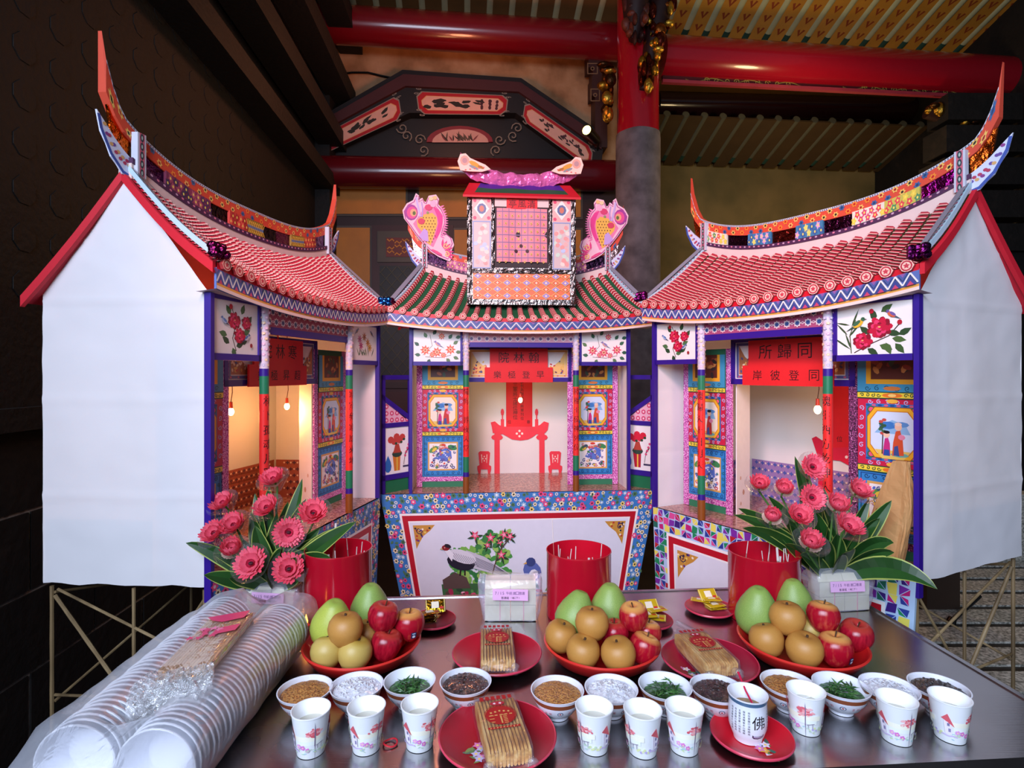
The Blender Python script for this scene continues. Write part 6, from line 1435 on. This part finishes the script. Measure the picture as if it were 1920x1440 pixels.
FMESH = {}
def fruit(kind, x, y, z, r, label, lean=(0, 0), sticker=False):
    c = at_z(x, y, z); nm = {'a': 'apple', 'p': 'pear'}[kind[0]]; nm = 'pomelo' if kind.startswith('pom') else nm
    if kind not in FMESH:
        ph = random.random() * 6; g = MB(); g.lathe(fprof(kind), 30, wob=lambda q, z_: 1 + (.018 * math.cos(5 * q + ph) * (1 if z_ < .2 else .5) if nm == 'apple' else .012 * math.sin(3 * q + ph))); FMESH[kind] = g.mesh('flesh', (0, 0, 0)); FMESH[kind].materials.append(FM[kind])
        g = MB('#4a3018'); g.tube([(0, 0, .6), (.03, .02, .85), (.10, .03, 1.12)] if nm == 'apple' else [(0, 0, .78), (.02, 0, .95)], [.045, .035, .05] if nm == 'apple' else [.09, .06], 7); FMESH[kind + 's'] = g.mesh('stem', (0, 0, 0)); FMESH[kind + 's'].materials.append(M['matte'])
    t = thing(nm, label, nm, c, nm + 's on the fruit trays'); t.scale = (r, r, r); t.rotation_euler = (lean[0], lean[1], random.random() * 6.28)
    o = bpy.data.objects.new('flesh', FMESH[kind]); COL.objects.link(o); o.parent = t
    if nm != 'pomelo': o = bpy.data.objects.new('stem', FMESH[kind + 's']); COL.objects.link(o); o.parent = t
    if sticker:
        t.rotation_euler = (0, 0, 0); d = Vector((.45, -.85, -.25)).normalized(); sd = Vector((d.y * -1, d.x, 0)).normalized(); u2 = d.cross(sd) * -1
        pr_ = lambda a, b, cc: (d + sd * a + u2 * b).normalized() * (1.0 + cc); P = Paint(pr_, .004, .004); P.rect(-.17, -.22, .17, .22, '#1c2c54', 3, 3); P.ell(0, .06, .10, .10, '#d8e0ec', 8); P.rect(-.1, -.16, .1, -.10, '#b8c4dc')
        me = P.mesh('sticker', (0, 0, 0)); me.materials.append(M['gloss']); o = bpy.data.objects.new('sticker', me); COL.objects.link(o); o.parent = t


random.seed(77)
TL = ['on the tray beside the foam bowls', 'on the tray between the biscuit plates', 'on the tray nearest the mosaic skirt']
FR = [[('pomelo2', 622, 1172, .885, .054, 'yellowish pomelo leaning', (.1, -.25)), ('pomelo', 694, 1142, .885, .055, 'green pomelo at the back', (0, .1)), ('pear', 648, 1181, .908, .043, 'russet pear on top', (0, 0)), ('pear2', 613, 1224, .854, .040, 'pale pear at the front rim', (.3, -.2)), ('pear2', 665, 1226, .852, .042, 'pale pear below the top pear', (.2, .2)), ('pear', 690, 1192, .855, .041, 'half hidden pear', (0, 0)), ('apple', 718, 1158, .915, .040, 'dark red apple on top', (-.15, .1)), ('apple2', 767, 1173, .880, .041, 'streaked apple with a blue sticker', (0, 0), True), ('apple', 724, 1210, .853, .040, 'dark red apple at the front', (.2, .1)), ('apple', 742, 1190, .845, .038, 'dark apple under the stickered one', (0, 0))],
      [('pomelo', 1078, 1156, .885, .053, 'green pomelo leaning', (.1, -.3)), ('pomelo', 1143, 1143, .89, .055, 'upright green pomelo', (0, .05)), ('pear', 1110, 1170, .905, .043, 'russet pear on top', (0, 0)), ('pear', 1051, 1194, .858, .042, 'russet pear at the outer rim', (.2, -.2)), ('pear', 1093, 1223, .854, .042, 'russet pear at the front', (.2, 0)), ('pear', 1160, 1228, .854, .043, 'broad russet pear at the front', (.2, .1)), ('apple2', 1188, 1158, .912, .038, 'bright red apple on top', (-.1, .1)), ('apple', 1152, 1190, .865, .038, 'shaded apple between the pears', (0, 0)), ('apple2', 1207, 1217, .853, .039, 'red and yellow apple at the front', (.3, .2)), ('apple2', 1213, 1190, .86, .037, 'streaked apple at the rear rim', (0, .2))],
      [('pomelo', 1420, 1150, .885, .058, 'big green pomelo', (.05, -.15)), ('pomelo', 1489, 1130, .885, .052, 'paler pomelo at the back', (0, .1)), ('pear', 1476, 1160, .908, .044, 'russet pear on top', (0, 0)), ('pear', 1438, 1201, .856, .043, 'russet pear at the front rim', (.2, -.2)), ('pear', 1508, 1219, .854, .044, 'broad russet pear at the front', (.2, 0)), ('pear2', 1517, 1183, .858, .040, 'half hidden pale pear', (0, 0)), ('apple2', 1543, 1158, .908, .041, 'bright red apple on top', (-.1, .1)), ('apple', 1605, 1193, .862, .041, 'dark red apple at the outer rim', (0, .25)), ('apple2', 1566, 1219, .853, .042, 'red apple with a blue sticker', (0, 0), True), ('apple2', 1556, 1190, .845, .036, 'hidden pale apple', (0, 0))]]
for k in range(3):
    for f in FR[k]: fruit(f[0], f[1], f[2], f[3], f[4], f[5] + ' ' + TL[k], f[6], len(f) > 7)

# ------------------------------------------------------------------ bundles of joss paper in bags
def bundle(x, y, w, hgt, label, yaw=0.0):
    c = xy(at_z(x, y, TZ)); c.z = TZ + .002; mt = Matrix.Translation(c) @ Matrix.Rotation(yaw, 4, 'Z'); t = thing('joss_paper_bundle', label, 'joss paper', c); dp = .055
    for i in (0, 1):
        for j in (0, 1):
            x0 = -w / 2 + i * w / 2; z0 = j * hgt * .40
            g = MB('#dcd8b4'); fn = lambda a, b, z: mt @ Vector((a, b, z)); g.box(x0 + .001, x0 + w / 2 - .001, -dp / 2, dp / 2, z0 + .001, z0 + hgt * .395, fn); s = g.build('paper_stack', M['paper'], t)
            g = MB('#e0a0a0'); xm = x0 + w * .30 * (1 if i == 0 else .85); g.box(xm - .0015, xm + .0015, -dp / 2 - .001, dp / 2 + .001, z0, z0 + hgt * .4, fn); g.build('paper_band', M['paper'], s)
    for i in (0, 1): g = MB('#e4dfbc'); x0 = -w / 2 + i * w / 2; g.box(x0 + .001, x0 + w / 2 - .001, -dp / 2 + .006, dp / 2, hgt * .80, hgt * .98, lambda a, b, z: mt @ Vector((a, b + (z - hgt * .8) * .5, z))); g.build('paper_stack', M['paper'], t)
    g = MB(); sd = random.random() * 40
    def bg(i, j):
        q = 2 * math.pi * i; z = lerp(0.0, hgt * 1.14, j); k = 1.02 + .16 * math.sin(j * 2.4) + .1 * max(0, j - .75); cx, cy = math.cos(q), math.sin(q)
        n_ = noise.noise(Vector((cx * 2.4, cy * 2.4 + sd, j * 4))) * .012 * (.25 + j)
        return mt @ Vector((math.copysign(abs(cx) ** .35, cx) * (w / 2 + .004) * k + n_ * cx, math.copysign(abs(cy) ** .35, cy) * (dp / 2 + .004) * (1 + .1 * math.sin(j * 3)) * (1 if j < .85 else 1 - (j - .85) * 5) + n_ * cy * .5, z + n_))
    g.grid(bg, 40, 16); bgo = g.build('plastic_bag', M['bag2'], t)
    LM = lambda a, b, cc: mt @ Vector((a, -dp / 2 - .014 - cc + b * .10, hgt * .70 + b)); lw = w * .34
    g = MB('#e8b4e0'); g.prism([LM(-lw, -.014, 0), LM(lw, -.016, 0), LM(lw, .016, 0), LM(-lw, .018, 0)], (0, .0006, 0)); lb = g.build('pink_label', M['paper'], t)
    P = Paint(LM, .0004); P.text(-lw * .82, .006, .0085, '7/15', '#6a4a7c', lw * .14); P.text(-lw * .15, .006, .009, '午前', '#6a4a7c', lw * .17); P.text(lw * .22, .006, .009, '渡口普渡', '#6a4a7c', lw * .17); P.text(-lw * .45, -.007, .0075, '普渡組', '#2c1c34', lw * .15); P.text(lw * .05, -.007, .006, '(組二下)', '#2c1c34', lw * .11)
    P.build('label_lettering', M['paper'], lb)


bundle(957, 1158, .155, .118, 'bagged bundle of cream joss paper with a pink label before the pheasant cloth')
bundle(1572, 1140, .17, .115, 'bagged bundle of cream joss paper behind the apples nearest the mosaic skirt', .12)
bundle(515, 1152, .15, .09, 'bagged bundle of joss paper with a pink label behind the foam bowls', -.1)

# ------------------------------------------------------------------ vases of gerberas
PET = vcol('gerbera_petal', .5, vary=.12, transl=.15, scale=80)
LEAFM = vcol('dracaena_leaf', .38, vary=.25, scale=18)
def basis(n):
    n = n.normalized(); a = n.orthogonal().normalized(); return n, a, n.cross(a)


def gerbera(vase, x, y, d, r, nx, nz, cupped, where, k):
    c = px(x, y, d); n, a, b = basis(Vector((nx, -1.0, nz))); cupped += .10; nz *= 1.5 if cupped > .5 else 1.15; t = thing('gerbera', 'pink-red gerbera ' + where, 'flower', c, 'gerberas ' + where.split(' in ')[-1]); g = MB()
    for ring, (m_, rl, el, col) in enumerate(((30, 1.0, cupped, '#f4566e'), (28, .90, cupped + .16, '#f87086'), (26, .70, cupped + .30, '#f05c74'), (18, .34, cupped + .5, '#d82c50'))):
        for j in range(m_):
            q = 2 * math.pi * (j + .5 * ring) / m_ + random.uniform(-.05, .05); d1 = a * math.cos(q) + b * math.sin(q); s1 = n.cross(d1); ln = r * rl * random.uniform(.92, 1.06); wd = r * .185 * (1 if ring < 3 else .7); e = el + random.uniform(-.08, .08); pts = []
            for f, w_ in ((.16, .35), (.45, .8), (.75, 1.0), (.93, .75), (1.0, .2)):
                o = d1 * (ln * f * math.cos(e * f)) + n * (ln * f * math.sin(e * f)); pts += [c + o + s1 * (wd * w_ * .5), c + o + n * .0016 * w_, c + o - s1 * (wd * w_ * .5)]
            g.add(pts, [(3 * i + s, 3 * i + s + 1, 3 * i + s + 4, 3 * i + s + 3) for i in range(4) for s in (0, 1)], col, True)
    g.build('petals', PET, t)
    g = MB('#3a0c18'); g.ball(c + n * r * .10, r * .15, r * .15, r * .10, 12, 6, '#4a0c1c'); g.ball(c + n * r * .14, r * .10, r * .10, r * .08, 10, 6, '#160809'); g.build('flower_disc', M['matte'], t)
    # clear sleeve round the head, and the stem
    g = MB(); ap = -n * r * .95
    g.grid(lambda i, j: c + ap * (1 - j) + n * (.25 * r * j) + (a * math.cos(6.2832 * i) + b * math.sin(6.2832 * i)) * (r * (.10 + 1.02 * j)), 22, 4); g.build('clear_sleeve', M['film'], t)
    if cupped > .6:
        g = MB('#f0dcc8'); g.grid(lambda i, j: c + ap * .45 * (1 - j) + (a * math.cos(6.2832 * i) + b * math.sin(6.2832 * i)) * (r * (.12 + (.55 + .03 * math.sin(i * 120)) * j)) + n * r * .15 * j, 44, 3); g.build('petal_backs', PET, t)
    g = MB('#5c8a3c'); e = vase + Vector((random.uniform(-.02, .02), random.uniform(-.02, .02), .03)); m1 = lerp(c - n * r * .6, e, .45) + Vector((0, .01, .0)); g.tube([c - n * .004, c - n * r * .6, m1, e], .0032, 7); g.build('stem', M['matte'], t)


def leaf(vase, x, y, d, wd, sag, tw, where, mid=None):
    tip = px(x, y, d); b = vase + Vector((random.uniform(-.015, .015), random.uniform(-.01, .01), .06)); g = MB(); n_ = 14; t0 = (tip - b); out = Vector((t0.x, t0.y, 0))
    ctl = lerp(b, tip, .55) + UP * sag - Vector((0, .015, 0)); pts = [b * (1 - f) ** 2 + ctl * 2 * f * (1 - f) + tip * f * f for f in [k / n_ for k in range(n_ + 1)]]
    vs = []; cr = [(-1, '#a8b458'), (-.87, '#1c4418'), (0, '#244e1c'), (.87, '#1c4418'), (1, '#a8b458')]
    vd = Vector((0, -1, .25)).normalized()
    for k, p in enumerate(pts):
        f = k / n_; w = wd * (math.sin(math.pi * min(1, f * .94 + .06)) ** .75) * (1 if f < .97 else .3); tg = (pts[min(k + 1, n_)] - pts[max(k - 1, 0)]).normalized(); sd = tg.cross(vd)
        sd = sd.normalized() if sd.length > .05 else Vector((1, 0, 0)); nn = sd.cross(tg).normalized(); sd2 = (sd * math.cos(tw * f) + nn * math.sin(tw * f)); n2 = sd2.cross(tg).normalized()
        vs += [p + sd2 * (w * x_ / 2) + n2 * (-.18 * w * (1 - abs(x_))) for x_, _ in cr]
    for k in range(n_):
        for i in range(4): g.add([vs[5 * k + i], vs[5 * k + i + 1], vs[5 * k + 6 + i], vs[5 * k + 5 + i]], [(0, 1, 2, 3)], cr[0][1] if i in (0, 3) else ('#1e4419' if i % 2 else '#275220'), True)
    o = g.build('dracaena_leaf', LEAFM, None, b); tag(o, 'long dark green pale-edged leaf ' + where, 'leaf', 'dracaena leaves ' + where)


def vase(c, label):
    t = thing('flower_vase', label, 'vase', c); g = MB(); g.lathe([(.0001, .002), (.045, .002), (.05, .02), (.052, .06), (.058, .085), (.060, .088), (.056, .084), (.049, .06), (.047, .02), (.0001, .008)], 28, c); g.build('glass_body', M['glass'], t)
    g = MB('#1c3018'); g.lathe([(.0001, .01), (.044, .01), (.046, .06), (.0001, .064)], 24, c); g.build('floral_foam', M['matte'], t)


random.seed(51)
v1 = xy(at_z(508, 1145, TZ)); v1.z = TZ + .001; vase(v1, 'low glass vase of gerberas between the foam bowls and an urn')
WH = 'in the vase before the floral skirt'
for k, (x, y, d, r, nx, nz, cu, w) in enumerate(((514, 902, 1.76, .047, -.25, 1.5, .55, 'highest of the bunch'), (420, 946, 1.76, .046, -.3, 1.2, .5, 'high on the wall side'), (502, 955, 1.74, .048, -.2, 1.1, .5, 'below the highest bloom'), (440, 988, 1.71, .049, -.15, 1.1, .55, 'tucked among others'), (404, 1002, 1.70, .046, -.25, .9, .5, 'farthest out toward the gable wall'), (588, 965, 1.75, .052, .2, 1.0, .45, 'leaning to the red urn'), (541, 998, 1.70, .048, .45, .25, .12, 'facing the viewer with dark eye'), (437, 1034, 1.67, .047, .0, 1.4, .75, 'in a clear sleeve, half closed'), (472, 1057, 1.64, .052, -.05, .6, .25, 'wide open above the foam bowls'), (543, 1068, 1.66, .053, .1, .7, .35, 'low and open beside the urn'))):
    gerbera(v1, x, y, d, r, nx, nz, cu, w + ' ' + WH, k)
for (x, y, d, w, s, tw) in ((348, 1018, 1.68, .05, .05, .2), (382, 1078, 1.62, .05, .02, -.3), (567, 897, 1.80, .055, .0, .2), (574, 935, 1.79, .05, .02, -.4), (478, 925, 1.80, .05, .02, .3), (505, 910, 1.82, .05, .0, -.2), (520, 960, 1.75, .06, .0, .4), (668, 978, 1.72, .055, .03, .3), (650, 990, 1.74, .05, .06, -.2), (620, 1046, 1.66, .05, .07, .2), (455, 1010, 1.72, .05, .0, .2), (478, 985, 1.70, .06, .0, -.3), (400, 1040, 1.66, .04, .05, .2), (528, 1030, 1.66, .06, .04, .9), (590, 1010, 1.74, .05, .03, -.2), (430, 1085, 1.62, .05, .03, .1), (560, 1090, 1.62, .05, .03, -.4), (500, 1080, 1.63, .055, .02, .3), (555, 1045, 1.65, .05, .01, -.3), (470, 960, 1.78, .06, .0, .2), (540, 940, 1.80, .055, .0, -.3), (505, 1000, 1.74, .065, .0, .2), (450, 1060, 1.68, .055, .02, .3), (575, 1030, 1.72, .06, .02, .2), (600, 990, 1.76, .05, .02, -.2)): leaf(v1, x, y, d, w, s, tw, WH)
v2 = xy(at_z(1560, 1128, TZ)); v2.z = TZ + .001; vase(v2, 'low glass vase of gerberas beside the mosaic-skirted house')
WH = 'in the vase before the mosaic skirt'
for k, (x, y, d, r, nx, nz, cu, w) in enumerate(((1522, 876, 1.76, .044, .0, .45, .25, 'highest of the bunch'), (1424, 911, 1.77, .041, -.3, 1.3, .65, 'farthest out over the urn'), (1468, 921, 1.75, .042, -.1, 1.4, .75, 'cupped in a clear sleeve'), (1521, 933, 1.72, .043, .0, .35, .2, 'facing forward with a dark eye'), (1607, 923, 1.75, .046, .3, 1.1, .55, 'highest on the kraft bag side'), (1568, 952, 1.71, .046, .1, 1.4, .7, 'cupped in the middle'), (1497, 970, 1.68, .045, -.05, 1.0, .5, 'low in the middle'), (1446, 974, 1.70, .042, -.1, 1.6, .9, 'half closed above the urn'), (1588, 990, 1.67, .050, .2, 1.1, .5, 'open beside the kraft bag'), (1518, 1021, 1.64, .048, .0, 1.4, .7, 'lowest of the bunch'))):
    gerbera(v2, x, y, d, r, nx, nz, cu, w + ' ' + WH, k)
for (x, y, d, w, s, tw) in ((1490, 855, 1.84, .055, .0, .2), (1510, 885, 1.82, .05, .0, -.2), (1384, 953, 1.74, .05, .06, .2), (1375, 965, 1.70, .045, .07, -.2), (1392, 990, 1.68, .05, .07, .2), (1440, 930, 1.78, .045, .04, .2), (1672, 938, 1.76, .055, .03, .3), (1650, 972, 1.72, .05, .06, -.2), (1676, 1018, 1.68, .055, .09, .2), (1677, 1036, 1.66, .05, .06, -.3), (1758, 1105, 1.58, .07, .12, .2), (1530, 960, 1.74, .06, .0, .3), (1560, 960, 1.74, .05, .0, -.3), (1480, 975, 1.70, .06, .0, .3), (1545, 1010, 1.66, .06, .02, .4), (1500, 1040, 1.64, .055, .03, -.2), (1580, 1040, 1.66, .05, .02, .3), (1600, 1030, 1.64, .05, .05, .4), (1630, 935, 1.80, .045, .02, .2), (1470, 1020, 1.68, .05, .03, .2), (1500, 930, 1.80, .06, .0, .2), (1545, 915, 1.82, .055, .0, -.2), (1570, 1000, 1.74, .065, .0, .3), (1520, 985, 1.76, .06, .0, -.3), (1610, 985, 1.74, .055, .03, .3), (1460, 960, 1.76, .05, .03, -.2)): leaf(v2, x, y, d, w, s, tw, WH)

# ------------------------------------------------------------------ two bagged stacks of foam bowls with a chopstick pack on top
SR = .069; prof2 = [(.0001, .046), (.040, .046), (.043, .044), (.064, .004), (.0675, .001), (SR, .0005), (SR, -.0020), (.0665, -.0020), (.062, .003), (.041, .0425), (.0001, .0430)]
FOAM = vcol('white_foam', .5, vary=.02, transl=.25); g = MB('#f0f2fa'); g.lathe(prof2, 30); g.v = [(a, c, b) for (a, b, c) in g.v]; foam_mesh = g.mesh('foam_bowl', (0, 0, 0)); foam_mesh.materials.append(FOAM)
bagr = thing('bowl_bag', 'long milky plastic bag around two stacks of white foam bowls', 'plastic bag', (-.68, 1.22, TZ))
for (x0, y0, x1, y1, lab) in ((-.752, .955, -.772, 1.50, 'white foam bowl in the bagged stack nearer the gable wall'), (-.606, .945, -.604, 1.455, 'white foam bowl in the bagged stack beside the fruit tray')):
    n_ = 36
    for k in range(n_):
        f = k / (n_ - 1); o = bpy.data.objects.new('foam_bowl', foam_mesh); COL.objects.link(o); o.location = (lerp(x0, x1, f) + .0015 * math.sin(k * 1.7), lerp(y0, y1, f), TZ + SR + .003 + .001 * math.sin(k * .9)); o.rotation_euler = (0, random.random() * 6, math.atan2(x0 - x1, y1 - y0) + random.uniform(-.02, .02)); tag(o, lab, 'bowl', lab.replace('white foam bowl', 'foam bowls'))
g = MB()
def bag(i, j):
    y = lerp(.888, 1.60, j); q = 2 * math.pi * i; cx, cz = math.cos(q), math.sin(q); e = 1.0
    if j < .1: e = .75 + 2.5 * j
    if j > .9: e = max(.25, 1 - (j - .9) * 7)
    x = -.684 + math.copysign(abs(cx) ** .5, cx) * .150 * (.8 + .2 * e); top = .147 * e + .012 * noise.noise(Vector((x * 9, y * 7, 1)))
    dip = .045 * math.exp(-((x + .684) / .028) ** 2) * (1 if .1 < j < .92 else .3)
    z = TZ + .0025 + (top - dip) * max(0, .5 + .5 * math.copysign(abs(cz) ** .45, cz)); w = .004 * noise.noise(Vector((x * 22, y * 16, z * 20)))
    return Vector((x + w * cx, y, max(TZ + .0015, z + (w if cz > 0 else 0))))
g.grid(bag, 44, 40); g.build('bag_film', M['bag'], bagr)
for s in range(2):                                                    # loose gathered bag mouth at the front
    g = MB(); g.grid(lambda i, j: Vector((-.684 + (i - .5) * (.25 - .10 * j) + .01 * math.sin(i * 20 + s), .888 - .05 * j, TZ + .004 + s * .012 + .085 * (1 - j) * math.sin(math.pi * i) * (.5 + .5 * s) + .006 * noise.noise(Vector((i * 12, j * 5, s))))), 26, 6); g.build('bag_mouth', M['bag'], bagr)
c0 = Vector((-.660, 1.205, TZ + .143)); rx = math.radians(1); cp = thing('chopstick_pack', 'clear pack of wooden chopsticks lying on the bagged foam bowls', 'chopsticks', c0)
CM = lambda a, b, z: c0 + Vector((a * math.cos(.10) - b * math.sin(.10), a * math.sin(.10) + b * math.cos(.10), z + .12 * a))
for k in range(14):
    for l in range(2):
        a0 = -.048 + k * .0072; g = MB('#c49660'); dy = random.uniform(-.006, .006); g.box(a0, a0 + .0064, -.115 + dy, .115 + dy, .002 + l * .011, .0115 + l * .011, CM); g.build('chopstick', M['wood'], cp)
g = MB(); g.grid(lambda i, j: CM(math.copysign(abs(math.cos(6.2832 * i)) ** .4, math.cos(6.2832 * i)) * (.056 + .012 * max(0, .25 - j)), lerp(-.135, .130, j), .013 + math.copysign(abs(math.sin(6.2832 * i)) ** .4, math.sin(6.2832 * i)) * .0145 * (1 if .06 < j < .95 else .5) + .002 * noise.noise(Vector((i * 12, j * 12, 0)))), 30, 20); w = g.build('clear_wrapper', M['film'], cp)
P = Paint(lambda a, b, c: CM(a, b, .0288 + c), .0003); PK = '#d82c64'
P.poly([(-.05, .116), (.045, .120), (.045, .082), (.0, .074), (-.03, .092)], PK); P.poly([(.004, .042), (.050, .048), (.050, .016), (.0, .010)], PK)
for k in range(9): P.star(-.032 + .018 * math.sin(k * 2.4) + .004 * k, .026 + .022 * math.cos(k * 1.9), .005, .012, 5, PK if k % 3 else '#e878a0', k)
P.build('red_print', M['gloss'], w)
g = MB()
for l in range(3): g.grid(lambda i, j: CM((i - .5) * (.118 + .03 * math.sin(j * 3)), -.118 - j * .075, .024 - .012 * l - .030 * j * j + .016 * noise.noise(Vector((i * 7 + l * 3, j * 6, l))) * (.3 + j) + .008 * noise.noise(Vector((i * 19, j * 15, l * 5)))), 26, 14, smooth=True)
g.smooth = True; g.build('crumpled_end', film('crumpled_film', '#f4f6fa', .22, .08, .5, 1.0, 60), cp)

# ------------------------------------------------------------------ kraft bag leaning in the right house
kb = hr.pt(1.055, .03, ZP + .002); t = thing('kraft_bag', 'tall creased kraft paper bag leaning inside the mosaic-skirted house', 'paper bag', kb); g = MB('#c8945c')
ku = hr.eu; kn = hr.n; KB = lambda a, b, c: kb + ku * (a + (b - .18) * .16) + UP * b + kn * c
def kf(i, j):
    q = 2 * math.pi * i; cx, cy = math.cos(q), math.sin(q); b = j * .37; w = (.055 if b < .22 else .055 - (b - .22) * .22); cr = .008 * noise.noise(Vector((cx * 3, b * 14, cy * 3)))
    return KB(math.copysign(abs(cx) ** .45, cx) * (w + cr), b, math.copysign(abs(cy) ** .45, cy) * (.026 * (1 - .6 * j) + cr) + .03)
g.grid(kf, 28, 18, smooth=False); g.build('bag_body', vcol('kraft_paper', .7, vary=.12, bump=.4, scale=24), t)
P = Paint(lambda a, b, c: KB(a, b, .067 - .026 * b / .37 + c), .003); tx_ = '如意吉祥平安普渡香'
for cidx, x in enumerate((-.036, -.018)): P.text(x, .20, .011, tx_[cidx * 4:cidx * 4 + 6], '#2c1c10', 0, -.0155)
P.build('stamped_lettering', M['paper'], t)

# ------------------------------------------------------------------ bulbs hanging in the houses
GLOW = emit('glowing_bulb', '#ffcf7a', 26.0)
def bulb(p, r, label, power, col):
    t = thing('light_bulb', label, 'light bulb', p); g = MB('#b83c28'); g.tube([p + UP * r * 1.2, p + UP * r * 3.4], [r * .62, r * .5], 10); g.build('socket', M['plastic'], t)
    g = MB('#5a2c1c'); g.tube([p + UP * r * 3.4, p + UP * (r * 3.4 + .04) + Vector((.006, 0, 0)), p + UP * max(.2, 1.80 - p.z)], .0016, 5); g.build('cord', M['plastic'], t)
    g = MB('#ffe0a0'); g.ball(p, r, r, r * 1.35, 14, 10); g.build('glass_bulb', GLOW, t)
    light('POINT', 'bulb_light', p - UP * (r * 1.35 + .012) - Vector((0, .012, 0)), power, col, .02)


WARM = (1.0, .62, .30)
bulb(hc.pt(.625, .22, 1.385), .012, 'small glowing bulb hanging before the red tablet in the pavilion', 1.6, WARM)
bulb(px(1533, 768, 2.30), .0135, 'small glowing bulb on a red socket in the mosaic-skirted house', 1.5, WARM)
bulb(px(538, 762, 2.68), .012, 'small glowing bulb by the paper door leaf in the house beside the stone wall', 2.0, (1.0, .40, .13))
bulb(px(433, 772, 2.28), .012, 'small glowing bulb at the pink foil edge in the house beside the stone wall', 1.5, (1.0, .40, .13))

# small lit candle between the foam bowls and the urn
p = xy(at_z(574, 1196, TZ)); p.z = TZ + .001; t = thing('candle', 'small lit candle between the bagged foam bowls and the red urn', 'candle', p)
g = MB('#b01c24'); g.tube([p, p + UP * .035], .012, 14); g.build('wax', M['plastic'], t)
g = MB('#ffb050'); g.lathe([(.0001, .036), (.004, .040), (.0052, .046), (.003, .056), (.0001, .066)], 10, p); g.build('flame', emit('candle_flame', '#ff9a3c', 9.0), t)
